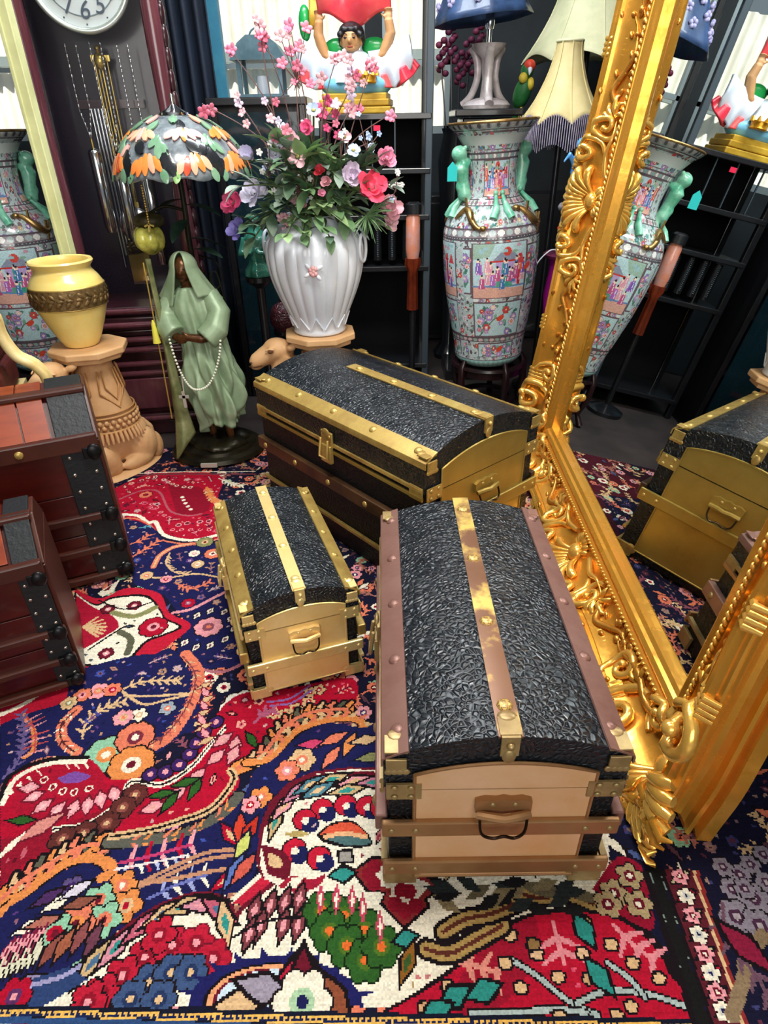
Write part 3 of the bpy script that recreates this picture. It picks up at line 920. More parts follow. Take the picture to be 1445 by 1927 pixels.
# ------------------------------------------------------------------ trunks
m_croc = mat('black_croc_leather', (0.006, 0.0085, 0.012), 0.30, bump=.6, bscale=88, bkind='croc', spec=0.55, rvar=0.08, nscale=20)
m_croc_s = mat('black_croc_leather_fine', (0.006, 0.0085, 0.012), 0.28, bump=.55, bscale=105, bkind='croc', spec=0.55, rvar=0.08, nscale=20)
m_side = mat('black_leather_side', (0.004, 0.005, 0.007), 0.42, bump=0.6, bscale=95, bkind='croc', spec=0.4)
m_brass = mat('worn_brass', '#cdb064', 0.36, 0.5, col2='#8a6a34', nscale=14, spread=0.22, rvar=0.1)
m_pale = mat('pale_brass', '#ecd694', 0.36, 0.45, col2='#c8a860', nscale=12, spread=0.25, rvar=0.08)
m_copper = mat('copper_brown_strap', '#8c6a60', 0.42, 0.35, col2='#6c463c', nscale=10, spread=0.25, rvar=0.1)
m_mix = mat('patchy_brass', '#7a5640', 0.38, 0.4, col2='#d0ae5c', nscale=6, spread=0.05, rvar=0.1)
m_tanp = mat('tan_panel', '#d6b08c', 0.42, 0.25, col2='#c89a66', nscale=7, spread=0.2)
m_goldp = mat('gold_panel', '#ecd090', 0.42, 0.3, col2='#d8ae62', nscale=9, spread=0.25)
m_olivep = mat('olive_gold_panel', '#a8904a', 0.36, 0.5, col2='#8a6c2a', nscale=7, spread=0.3, rvar=0.08)
m_wire = mat('dark_wire', '#3a2c20', 0.3, 0.9)
_riv = {}


def rivet(parent, loc, nrm, r=0.009, m=None, name='rivet'):
    m = m or m_brass
    if m.name not in _riv:
        q = MB().lathe([(1.0, 0), (0.96, 0.22), (0.78, 0.46), (0.45, 0.62), (0.001, 0.68)], 12)
        me = q.mesh('rivet', 60)
        me.materials.append(m)
        _riv[m.name] = me
    rot = Vector(nrm).to_track_quat('Z', 'Y').to_euler()
    return put(name, _riv[m.name], parent, loc, rot, (r, r, r * .8))


def strip_poly(path, t):
    """closed outline of a thin band laid on a 2-D path (x, z), t thick on its left-hand side"""
    out = []
    n = len(path)
    for i, p in enumerate(path):
        a, b = path[max(i - 1, 0)], path[min(i + 1, n - 1)]
        dx, dz = b[0] - a[0], b[1] - a[1]
        L = math.hypot(dx, dz) or 1
        out.append((p[0] - dz / L * t, p[1] + dx / L * t))
    return out + path[::-1]


def trunk(label, x, y, yaw, w, l, h, d, lid_m, edge_m, mid_m, panel_m, slat_m, slats, cap_m, fine=1.0, mid_from=None, latch=True, rail_m=None):
    ax, ay = Vector((math.cos(yaw), math.sin(yaw), 0)), Vector((-math.sin(yaw), math.cos(yaw), 0))
    root = thing('trunk', label, 'trunk', Vector((x, y, 0)) + ax * w / 2 + ay * l / 2, yaw)
    hb = 0.79 * h
    Rr = (w * w / 4 + d * d) / (2 * d)
    dome = lambda q: h + d - Rr + math.sqrt(max(Rr * Rr - q * q, 0))
    k = {.5: 1.04, .408: 1.0, .29: .80}[w]
    body = MB().box((0, 0, hb / 2), (w - .012, l - .012, hb)).build('body', m_side, root, 0)
    bevel(body, .005)
    N = 22
    arc = [(-w / 2 + w * i / N, dome(-w / 2 + w * i / N)) for i in range(N + 1)]
    lid = MB().prism([(-w / 2, hb + .004)] + arc + [(w / 2, hb + .004)], -l / 2, l / 2).build('lid', lid_m, root, 35)
    sw, t = 0.043 * k, 0.004
    for sgn, nm in ((-1, 'edge_strap'), (1, 'edge_strap')):
        path = [(-w / 2, h - .014 * k), (-w / 2, h - .001)] + [(-w / 2 + sw * i / 5, dome(-w / 2 + sw * i / 5) + .001) for i in range(6)]
        poly = strip_poly(path, t)
        if sgn > 0:
            poly = [(-a, b) for a, b in poly]
        e = MB().prism(poly, -l / 2 - .004, l / 2 + .004).build(nm, edge_m, root, 30)
        xm = sgn * (w / 2 - sw * .55)
        for i in range(5):
            rivet(e, (xm, -l / 2 + l * (.06 + .22 * i), dome(xm) + t), (xm / Rr, 0, 1), .0125 * k, edge_m)
        for s2 in (-1, 1):
            c = MB()
            c.box((sgn * (w / 2 - sw * .5), s2 * (l / 2 - .016 * k), dome(xm) + t), (sw * .9, .036 * k, .004))
            c.box((sgn * (w / 2 - sw * .5), s2 * (l / 2 + .005), h - .010 * k), (sw * .8, .005, .030 * k))
            for q in range(4):
                c.ell((sgn * (w / 2 - sw * (.2 + .22 * q)), s2 * (l / 2 + .006), h - .026 * k), (.008 * k, .003, .007 * k), 8, 6)
            c.ell((sgn * (w / 2 - sw * .5), s2 * (l / 2 - .034 * k), dome(xm) + t + .001), (sw * .36, .012 * k, .004), 10, 6)
            bevel(c.build('corner_cap', cap_m if s2 < 0 or sgn < 0 else edge_m, root, 30), .002)
    y1 = l / 2 + .003 if mid_from is None else -l / 2 + l * mid_from
    path = [(-sw * .46 + sw * .92 * i / 6, dome(-sw * .46 + sw * .92 * i / 6) + .001) for i in range(7)]
    ms = MB().prism(strip_poly(path, t), -l / 2 - .003, y1).build('centre_strap', mid_m, root, 30)
    for i in range(4):
        rivet(ms, (0, -l / 2 + (y1 + l / 2) * (.08 + .28 * i), dome(0) + t), (0, 0, 1), .014 * k, mid_m)
    c = MB()
    c.box((0, -l / 2 - .004, h + d - .016 * k), (.03 * k, .006, .045 * k)).ell((0, -l / 2 - .006, h + d - .04 * k), (.012 * k, .005, .016 * k), 10, 6)
    c.box((0, -l / 2 + .016 * k, dome(0) + t + .002), (.034 * k, .036 * k, .004)).ell((0, -l / 2 + .036 * k, dome(0) + t + .002), (.017 * k, .013 * k, .004), 10, 6)
    c.ell((0, -l / 2 - .009, h + d - .012 * k), .007 * k, 8, 6)
    c.build('clasp_tab', cap_m, root, 40)
    for s in (-1, 1):
        pw = .372 * w
        yf = s * (l / 2 + .001)
        yo = s * (l / 2 + .005)
        pan = MB().prism([(-pw, .075 * h), (pw, .075 * h), (pw, hb), (-pw, hb)], yf, yo).build('end_panel', panel_m, root, 0)
        up = [(-pw, hb + .004), (pw, hb + .004)] + [(pw - 2 * pw * i / 14, dome(pw - 2 * pw * i / 14) - .052 * k - .12 * d) for i in range(15)]
        MB().prism(up, yf, yo + s * .001).build('lid_panel', panel_m, root, 0)
        rim = [(-pw, yo, .075 * h), (-pw, yo, up[-1][1])] + [(a, yo, b) for a, b in up[2:][::-1]] + [(pw, yo, .075 * h), (-pw, yo, .075 * h)]
        MB().tube(rim, .0035 * k, 6).build('panel_bead', slat_m, root, 50)
        for zf in slats:
            z = zf * h
            sl = MB().box((0, s * (l / 2 + .010), z), (w + .010 * k, .011, .040 * k)).build('end_slat', slat_m, root, 0)
            bevel(sl, .003)
            for q in (-1, 1):
                for e in (.012, .055):
                    rivet(sl, (q * (w / 2 - e * k), s * (l / 2 + .0155), z), (0, s, 0), .006 * k, cap_m)
        for q in (-1, 1):
            hp = MB().box((q * (w / 2 - .034 * k), s * (l / 2 + .006), hb), (.060 * k, .004, .040 * k)).box((q * (w / 2 + .003), s * (l / 2 - .03 * k), hb), (.005, .05 * k, .040 * k)).build('hinge_plate', cap_m, root, 0)
            for e in (.018, .046):
                for z in (-.012, .012):
                    rivet(hp, (q * (w / 2 - e * k), s * (l / 2 + .009), hb + z * k), (0, s, 0), .0062 * k, cap_m)
            cc = MB().box((q * (w / 2 - .028 * k), s * (l / 2 + .001), .022 * k), (.06 * k, .01, .04 * k)).box((q * (w / 2 + .001), s * (l / 2 - .028 * k), .022 * k), (.01, .06 * k, .04 * k))
            cc.ell((q * (w / 2 - .05 * k), s * (l / 2 + .003), .03 * k), (.02 * k, .004, .018 * k), 10, 6)
            bevel(cc.build('foot_cap', cap_m, root, 30), .002)
        zh = .66 * h
        k0, k = k, k * .64
        pl = MB()
        out = [(-.075, .03), (-.05, .04), (-.02, .036), (0, .042), (.02, .036), (.05, .04), (.075, .03), (.075, -.012), (.05, -.024), (.02, -.016), (0, -.02), (-.02, -.016), (-.05, -.024), (-.075, -.012)]
        pl.prism([(a * k, zh + .012 * k + b * k) for a, b in out], s * (l / 2 + .005), s * (l / 2 + .016))
        pl.tube([(-.07 * k, s * (l / 2 + .02), zh), (-.03 * k, s * (l / 2 + .028), zh + .006 * k), (0, s * (l / 2 + .03), zh + .002 * k), (.03 * k, s * (l / 2 + .028), zh + .006 * k), (.07 * k, s * (l / 2 + .02), zh)], .012 * k, 8)
        hp = pl.build('handle_plate', slat_m if panel_m is m_tanp else panel_m, root, 35)
        for q in (-.03, .03):
            rivet(hp, (q * k, s * (l / 2 + .016), zh + .034 * k), (0, s, 0), .008 * k, cap_m)
        bail = spline([(-.064 * k, s * (l / 2 + .022), zh), (-.06 * k, s * (l / 2 + .036), zh - .045 * k), (-.03 * k, s * (l / 2 + .04), zh - .058 * k), (0, s * (l / 2 + .04), zh - .05 * k), (.03 * k, s * (l / 2 + .04), zh - .058 * k), (.055 * k, s * (l / 2 + .036), zh - .04 * k), (.064 * k, s * (l / 2 + .022), zh)], 5)
        MB().tube(bail, .0042 * k, 6).build('bail', m_wire, hp, 60)
        k = k0
        # long side
        for dz in (-.012, .012):
            MB().box((s * (w / 2 + .003), 0, hb + dz * k), (.008, l - .01, .010 * k)).build('seam_rail', cap_m if dz > 0 else slat_m, root, 0)
        rl = MB().box((s * (w / 2 + .006), 0, .52 * h), (.022, l, .042 * k)).build('side_rail', rail_m or edge_m, root, 0)
        bevel(rl, .003)
        for i in range(5):
            rivet(rl, (s * (w / 2 + .017), -l / 2 + l * (.06 + .22 * i), .52 * h), (s, 0, 0), .010 * k, cap_m)
        MB().box((s * (w / 2 + .002), 0, .2 * h), (.012, l, .010 * k)).build('lower_rail', cap_m, root, 0)
    if latch:
        c = MB()
        c.box((-w / 2 - .008, 0, hb + .028 * k), (.008, .055 * k, .05 * k)).box((-w / 2 - .012, 0, hb - .02 * k), (.014, .05 * k, .06 * k))
        c.tube([(-w / 2 - .02, -.018 * k, hb + .03 * k), (-w / 2 - .028, -.02 * k, hb - .03 * k), (-w / 2 - .028, .02 * k, hb - .03 * k), (-w / 2 - .02, .018 * k, hb + .03 * k)], .005 * k, 6)
        c.ell((-w / 2 - .012, 0, hb + .05 * k), (.006, .02 * k, .014 * k), 8, 6)
        lt = bevel(c.build('latch', cap_m, root, 30), .002)
        for q in (-.016, .016):
            rivet(lt, (-w / 2 - .012, q * k, hb + .04 * k), (-1, 0, 0), .006 * k, cap_m)
    return root


t_big = trunk('largest black crocodile-leather domed trunk with olive brass end, beside the gilt mirror', .113, 1.500, .708, .500, .876, .468, .062, m_croc, m_brass, m_brass, m_olivep, m_olivep, (.5,), m_brass, mid_from=.72, rail_m=mat('brown_rail', '#5c4028', .4, .35, col2='#3c2818', nscale=8))
t_mid = trunk('mid-sized black domed trunk with coppery edge straps and tan end panel, nearest in front', -.009, .657, -.004, .408, .740, .369, .050, m_croc, m_copper, m_mix, m_tanp, mat('brown_brass_slat', '#a88258', .4, .6, col2='#8c6440', nscale=9, spread=.25), (.52, .19), mat('dull_brass', '#a8905e', .38, .45, col2='#7c6440', nscale=20, spread=.2))
t_small = trunk('smallest black domed trunk with pale gold end panel, standing on the rug', -.342, 1.117, .328, .290, .524, .275, .042, m_croc_s, m_brass, m_pale, m_goldp, m_pale, (.40,), m_pale)

# ------------------------------------------------------------------ red wooden trunks
m_redtop = mat('lit_red_wood', '#8e3a16', 0.35, col2='#6a2410', nscale=5, spread=.2, stretch=(1, 6, 1), coat=.2)  # lid slats: red wood with the light from above put into its colour
m_redwood = mat('shaded_red_wood', '#4a0f09', 0.32, col2='#300905', nscale=5, spread=.2, stretch=(1, 1, 5), coat=.25)  # same red wood darkened, the shade of the upright faces put into its colour
m_railw = mat('brown_rail_wood', '#4a2418', 0.35, col2='#341510', nscale=6, spread=.2)
m_band = mat('black_leather_band', (.010, .012, .014), 0.5, bump=.6, bscale=90, spec=.35)
m_stud = mat('steel_stud', '#b8b0a4', 0.25, 0.9)


def red_trunk(label, corner, yaw, L, D, hb, ht, k, bw=.10):
    """corner: near right foot; local x runs along the front to the right, y to the back"""
    root = thing('wooden_trunk', label, 'trunk', corner, yaw)
    top = [(0, 0), (D, 0), (D, hb), (D * .62, ht), (D * .30, ht), (0, hb)]
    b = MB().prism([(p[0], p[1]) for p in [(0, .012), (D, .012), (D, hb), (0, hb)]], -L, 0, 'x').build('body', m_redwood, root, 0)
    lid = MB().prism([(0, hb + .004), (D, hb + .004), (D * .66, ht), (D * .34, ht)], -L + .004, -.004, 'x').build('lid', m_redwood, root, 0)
    n = 8
    sl = math.hypot(D * .34, ht - hb)
    ang = math.atan2(ht - hb, D * .34)
    M = Matrix.Translation((0, 0, hb + .006)) @ Matrix.Rotation(ang, 4, 'X')
    seg = (L - .16 * k) / n
    for i in range(n):
        x0 = -bw * 1.1 - (i + 1) * seg
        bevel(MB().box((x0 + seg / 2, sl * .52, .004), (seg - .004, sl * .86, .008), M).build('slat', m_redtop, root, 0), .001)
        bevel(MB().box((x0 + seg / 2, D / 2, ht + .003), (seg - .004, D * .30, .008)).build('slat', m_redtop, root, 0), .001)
    # front boards
    for i in range(3):
        z0 = .04 + (hb - .06) * i / 3
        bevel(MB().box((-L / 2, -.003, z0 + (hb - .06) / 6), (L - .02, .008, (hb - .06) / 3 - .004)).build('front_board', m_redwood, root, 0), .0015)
    for z, nm in ((hb, 'top_rail'), (hb * .5, 'front_rail'), (hb * .26, 'front_rail'), (.022, 'bottom_rail')):
        hgt = .05 * k if nm == 'top_rail' else .024 * k
        rl = bevel(MB().box((-L / 2, -.012, z), (L + .01, .022, hgt)).build(nm, m_railw, root, 0), .004)
        if nm == 'top_rail':
            for i in range(3):
                rivet(rl, (-.2 * k - i * .28 * k, -.023, z), (0, -1, 0), .012 * k, m_brass)
    e = bevel(MB().box((-L / 2, D * .32, ht + .004), (L + .01, .04 * k, .016)).build('ridge_rail', m_railw, root, 0), .004)
    bd = MB().box((-bw / 2, -.009, hb / 2), (bw, .010, hb - .03))
    bd.box((-bw / 2, sl * .5, .006), (bw, sl, .010), M)
    bd.box((-bw / 2, D / 2, ht + .006), (bw, D * .34, .010))
    bo = bevel(bd.build('leather_band', m_band, root, 0), .002)
    for i in range(8):
        z = .05 + (hb - .09) * i / 7
        for x in (-.2, -.8):
            rivet(bo, (x * bw, -.014, z), (0, -1, 0), .0055 * k, m_stud)
    for z in (hb - .03 * k, hb * .5, hb * .26, .03):
        cp = MB().ell((-.012 * k, -.022, z), (.022 * k, .012, .026 * k), 10, 8).box((-.02 * k, -.02, z), (.045 * k, .012, .035 * k)).build('corner_clasp', mat('black_iron', (.01, .01, .011), .35, .6), root, 35)
        bevel(cp, .002)
    bevel(MB().box((.004, D / 2, hb / 2 + .006), (.012, D, hb - .02)).build('end_board', m_railw, root, 0), .003)
    bevel(MB().prism([(0, hb), (D, hb), (D * .66, ht + .006), (D * .34, ht + .006)], -.002, .010, 'x').build('end_board', m_railw, root, 0), .003)
    return root


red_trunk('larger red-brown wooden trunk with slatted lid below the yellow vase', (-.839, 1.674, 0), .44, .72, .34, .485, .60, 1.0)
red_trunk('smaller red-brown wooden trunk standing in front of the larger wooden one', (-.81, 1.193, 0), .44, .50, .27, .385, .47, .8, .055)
# ------------------------------------------------------------------ gilt mirror
m_gold = mat('gilt', '#efb04a', 0.24, 0.68, col2='#d0902e', nscale=16, spread=.3, rvar=.08, bump=.08, bscale=60)
m_gold2 = mat('bright_gilt', '#ffd06c', 0.2, 0.65, col2='#e0a440', nscale=18, spread=.3, rvar=.08, bump=.2, bscale=60)
m_goldd = mat('brown_gilt', '#b47830', 0.3, 0.65, col2='#cc923c', nscale=20, spread=.25, rvar=.1, bump=.3, bscale=70)
m_mirror = mat('mirror_glass', '#e8eeec', 0.0, 1.0)
GB, GE, GU = Vector((.697, 2.314, .2)), (Vector((.644, .925, .2)) - Vector((.697, 2.314, .2))).normalized(), Vector((.115, -.004, .993)).normalized()
GU = (GU - GE * GU.dot(GE)).normalized()
GN = GU.cross(GE).normalized()
if GN.x > 0:
    GN = -GN
GL, GT = 1.39, 1.62
mir = thing('gilt_mirror', 'large leaning mirror in an ornate carved gilt frame', 'mirror')
# local axes: x along the foot of the glass towards the viewer, y up the glass, z out of the glass into the room
mir.matrix_world = Matrix(((GE.x, GU.x, GN.x, GB.x), (GE.y, GU.y, GN.y, GB.y), (GE.z, GU.z, GN.z, GB.z), (0, 0, 0, 1)))
MINV = mir.matrix_world.inverted()


def mp(u, v, n=.05):
    """photo pixel -> frame coordinates (x, y) at n in front of the glass"""
    d = RT * ((u - CX) / F) + DN * ((v - CY) / F) + FW
    o = GB + GN * n
    t = (o - EYE).dot(GN) / d.dot(GN)
    q = MINV @ (EYE + d * t)
    return q.x, q.y


MB().box((GL / 2, GT / 2, -.006), (GL + .02, GT + .02, .012)).build('glass', m_mirror, mir, 0)
MB().box((GL / 2, GT / 2, -.025), (GL + .24, GT + .24, .02)).build('backing_board', mat('pine_back', '#5c4430', .8), mir, 0)
PROF = [(-.004, .0), (-.004, .016), (.006, .022), (.010, .030), (.020, .036), (.030, .032), (.033, .022), (.036, .022), (.039, .034), (.046, .040), (.053, .034), (.056, .026), (.064, .026), (.078, .026),
        (.096, .030), (.112, .038), (.128, .052), (.140, .070), (.146, .086), (.150, .084), (.153, .096), (.160, .102), (.164, .096), (.168, .104), (.175, .110), (.181, .106), (.186, .100), (.191, .096), (.184, .091), (.192, .085), (.193, .080), (.185, .075), (.192, .069), (.188, .064), (.174, .058), (.166, .046), (.163, .034), (.166, .022), (.176, .014), (.190, .012), (.194, .006), (.190, .001), (.181, -.002), (.181, -.007), (.199, -.011), (.200, -.040), (.02, -.044)]
# the outer wall is left out of the lookup
_PR = [p[0] for p in PROF[:21]]
_PZ = [p[1] for p in PROF[:21]]


def zp(x, y):
    """height of the moulding at a place on the frame"""
    r, s = max((-x, y / GT), (x - GL, y / GT), (-y, x / GL), (y - GT, x / GL))
    if r > .06:
        r = .06 + (r - .06) / swell(min(1, max(0, s)))
    return float(np.interp(r, _PR, _PZ))
sides = [((0, 0), (GL, 0), (0, -1)), ((GL, 0), (GL, GT), (1, 0)), ((GL, GT), (0, GT), (0, 1)), ((0, GT), (0, 0), (-1, 0))]


def swell(s):
    """the outer edge bulges at the middle of each side and near its ends"""
    return 1 + .22 * math.exp(-((s - .5) / .10) ** 2) - .10 * math.exp(-((s - .27) / .09) ** 2) - .10 * math.exp(-((s - .73) / .09) ** 2) + .05 * math.exp(-((s - .08) / .05) ** 2) + .05 * math.exp(-((s - .92) / .05) ** 2)


def offs(r, s):
    return r if r < .06 else .06 + (r - .06) * swell(s)


for (a, b, n) in sides:
    a, b, n = Vector((*a, 0)), Vector((*b, 0)), Vector((*n, 0))
    t = (b - a).normalized()
    L = (b - a).length
    K = 64
    vs, fs = [], []
    for i in range(K + 1):
        s = i / K
        for r, z in PROF:
            q = offs(r, s)
            x = -q + (L + 2 * q) * s
            vs.append(a + t * x + n * q + Vector((0, 0, z)))
    m = len(PROF)
    for i in range(K):
        for j in range(m):
            fs.append((i * m + j, i * m + (j + 1) % m, (i + 1) * m + (j + 1) % m, (i + 1) * m + j))
    vs = [Vector((v.x, max(v.y, -.199), v.z)) for v in vs]
    MB().add(vs, fs).build('frame_rail', m_gold, mir, 16)
    # rope bead
    rp = MB()
    k = int(L / .016)
    for i in range(k):
        c = a + t * (L * (i + .5) / k) + n * .0465 + Vector((0, 0, .038))
        rp.ell(c, (.0095, .0045, .006), 6, 4, R=Matrix.Rotation(math.atan2(t.y, t.x) + .6, 3, 'Z'))
    o = rp.build('rope_bead', m_gold2, mir, 60)
    o['kind'] = 'stuff'


def carve(mb, name, m=None):
    mb.v = [(v[0], max(v[1], -.199), v[2]) for v in mb.v]
    return mb.build(name, m or m_gold2, mir, 60)


def scroll(mb, x, y, size, ang, hand=1, z=.055, th=.16, turns=1.35, lift=.3):
    """a C-scroll: a tapering tube that winds in on itself"""
    pts, rs = [], []
    n = 26
    for i in range(n + 1):
        t = i / n
        a = ang + hand * (t * turns * 2 * PI - PI / 2)
        r = size * (1 - t * .82) * .5
        ox = size * .5 * math.cos(ang)
        oy = size * .5 * math.sin(ang)
        pts.append((x + r * math.cos(a), y + r * math.sin(a), zp(x + r * math.cos(a), y + r * math.sin(a)) + size * .06 + size * lift * t * .5))
        rs.append(size * th * (.35 + .65 * math.sin(min(1, t * 1.6 + .15) * PI / 2)) * (1 - .45 * t))
    mb.tube(pts, rs, 7)
    mb.ell(pts[-1], size * .12, 8, 6)
    return mb


def wave(mb, P, r0, r1, z=.05, arch=.012):
    """a leafy tendril through 2-D points"""
    C = spline([(p[0], p[1], z) for p in P], 6)
    n = len(C)
    mb.tube([Vector((c.x, c.y, zp(c.x, c.y) + .003 + arch * math.sin(PI * i / (n - 1)))) for i, c in enumerate(C)], [max(.002, r0 + (r1 - r0) * i / (n - 1)) * (.5 + .5 * math.sin(PI * min(1, .2 + i / (n - 1)))) for i in range(n)], 7)
    return mb


def shell(mb, x, y, R, ang, n=9, spread=2.4, z=.05, hollow=.25, bulge=.35):
    """a fan of ribs"""
    for i in range(n):
        f = (i / (n - 1) - .5)
        a = ang + f * spread
        L = R * (1 - .22 * abs(f) * 2)
        w = R * spread / n * .5
        P = []
        rs = []
        for k in range(7):
            t = k / 6
            ex, ey = x + L * (hollow + (1 - hollow) * t) * math.cos(a), y + L * (hollow + (1 - hollow) * t) * math.sin(a)
            P.append((ex, ey, zp(ex, ey) * .85 + R * bulge * .7 * math.sin(PI * (.12 + .75 * t))))
            rs.append(w * (.35 + .75 * t) if k < 6 else w * .7)
        mb.tube(P, rs, 7)
    mb.ell((x, y, zp(x, y) + R * .06), (R * .24, R * .24, R * .18), 12, 8)
    return mb


def acanth(mb, x, y, size, ang, n=5, z=.05, curl=.5):
    for i in range(n):
        f = i / (n - 1) - .5
        a = ang + f * 1.7
        L = size * (1 - .3 * abs(f) * 2)
        z = zp(x + L * .5 * math.cos(a), y + L * .5 * math.sin(a)) - size * .08
        mb.tube([(x, y, z), (x + L * .5 * math.cos(a), y + L * .5 * math.sin(a), z + size * .28), (x + L * .9 * math.cos(a + curl * f), y + L * .9 * math.sin(a + curl * f), z + size * .24), (x + L * math.cos(a + curl * 1.8 * f), y + L * math.sin(a + curl * 1.8 * f), z + size * .08)], [size * .05, size * .11, size * .09, size * .03], 6)
    return mb


def side_set(px, py, tx, ty, nx, ny, L, mid=True):
    """carving for the middle of one side: shell, flanking scrolls and trailing leaves. (px,py) middle of the glass edge, t along, n outward"""
    T = math.atan2(ty, tx)
    Nn = math.atan2(ny, nx)
    P = lambda s, r: (px + tx * s + nx * r, py + ty * s + ny * r)
    hs = 1 if (tx * ny - ty * nx) > 0 else -1
    m = MB()
    shell(m, *P(0, .125), .135, Nn, 11, 2.7, .046)
    carve(m, 'shell')
    m = MB()
    shell(m, *P(0, .118), .066, Nn + PI, 7, 2.2, .04)
    carve(m, 'small_shell')
    for sg in (-1, 1):
        m = MB()
        scroll(m, *P(sg * .15, .165), .095, T if sg > 0 else T + PI, hs * sg, .055)
        scroll(m, *P(sg * .225, .12), .085, T + PI if sg > 0 else T, -hs * sg, .042)
        wave(m, [P(sg * .08, .09), P(sg * .14, .10), P(sg * .19, .085), P(sg * .24, .10)], .010, .006, .035)
        carve(m, 'scroll')
        m = MB()
        acanth(m, *P(sg * .10, .20), .07, Nn + sg * -hs * .9, 5, .06)
        carve(m, 'acanthus_leaf')
        m = MB()
        acanth(m, *P(sg * .24, .11), .075, T if sg > 0 else T + PI, 5, .032)
        carve(m, 'acanthus_leaf')
        m = MB()
        q = [P(sg * (.27 + .05 * i), .105 + .022 * math.sin(i * 1.5)) for i in range(6)]
        wave(m, q, .012, .004, .03, .006)
        for i in range(1, 6):
            m.ell((*q[i], zp(*q[i]) + .006), (.010, .008, .008), 8, 6)
            m.ell((q[i][0] + nx * .02, q[i][1] + ny * .02, zp(q[i][0] + nx * .02, q[i][1] + ny * .02) + .004), (.013, .007, .007), 8, 6, R=Matrix.Rotation(T + .7 * sg, 3, 'Z'))
            m.ell((q[i][0] - nx * .02, q[i][1] - ny * .02, zp(q[i][0] - nx * .02, q[i][1] - ny * .02) + .004), (.013, .007, .007), 8, 6, R=Matrix.Rotation(T - .7 * sg, 3, 'Z'))
        carve(m, 'leaf_trail', m_goldd)
        for f in (.27, .40):
            m = MB()
            for i in range(4):
                c = P(sg * (L * f - .02 + .014 * i), .160)
                m.tube([(c[0] - nx * .03, c[1] - ny * .03, .058), (c[0], c[1], .100), (c[0] + nx * .020, c[1] + ny * .020, .108), (c[0] + nx * .036, c[1] + ny * .036, .085)], [.005, .008, .008, .005], 6)
            carve(m, 'ribbon_wrap', m_gold2)


def corner_set(cx, cy, dx, dy):
    """dx, dy: outward signs"""
    A = math.atan2(dy, dx)
    P = lambda a, b: (cx + dx * a, cy + dy * b)
    m = MB()
    shell(m, *P(.11, .11), .15, A, 13, 3.0, .05, .25, .3)
    carve(m, 'corner_shell')
    h = dx * dy
    for q in (0, 1):
        f = (lambda a, b: P(a, b)) if q == 0 else (lambda a, b: P(b, a))
        along = (0 if dx < 0 else PI) if q == 0 else (PI / 2 if dy < 0 else -PI / 2)
        sg = h if q == 0 else -h
        m = MB()
        scroll(m, *f(-.07, .155), .145, along, -sg, .06, .13)
        scroll(m, *f(.0, .07), .095, along, sg, .045, .15)
        scroll(m, *f(-.185, .11), .09, along, sg, .04)
        carve(m, 'scroll')
        m = MB()
        acanth(m, *f(.20, .09), .10, A + sg * .75, 6, .055)
        carve(m, 'acanthus_leaf', m_gold)
        m = MB()
        acanth(m, *f(-.10, .10), .08, along, 5, .035)
        carve(m, 'acanthus_leaf', m_gold)
        m = MB()
        wave(m, [f(.05, .07), f(-.06, .095), f(-.14, .075), f(-.24, .105), f(-.30, .09)], .013, .005, .034)
        for i in range(6):
            c = f(-.16 - .03 * i, .09 + .018 * math.sin(i * 2.1))
            m.ell((*c, zp(*c) + .006), (.012, .012, .010), 8, 6)
        carve(m, 'leaf_trail', m_goldd)
    m = MB()
    acanth(m, *P(.20, .20), .075, A, 7, .05)
    carve(m, 'corner_leaf')


side_set(GL / 2, 0, 1, 0, 0, -1, GL)
side_set(0, GT / 2, 0, 1, -1, 0, GT)
side_set(GL, GT / 2, 0, 1, 1, 0, GT)
side_set(GL / 2, GT, 1, 0, 0, 1, GL)
for (x, y, a, b) in ((0, 0, -1, -1), (GL, 0, 1, -1), (GL, GT, 1, 1), (0, GT, -1, 1)):
    corner_set(x, y, a, b)
# ------------------------------------------------------------------ camel pedestals
m_terra = mat('cream_plaster', '#dcb282', 0.6, col2='#c49462', nscale=9, spread=.25, bump=.25, bscale=45)
m_terrad = mat('plaster_relief', '#c8975f', 0.6, col2='#b07e4a', nscale=14, spread=.25, bump=.3, bscale=60)


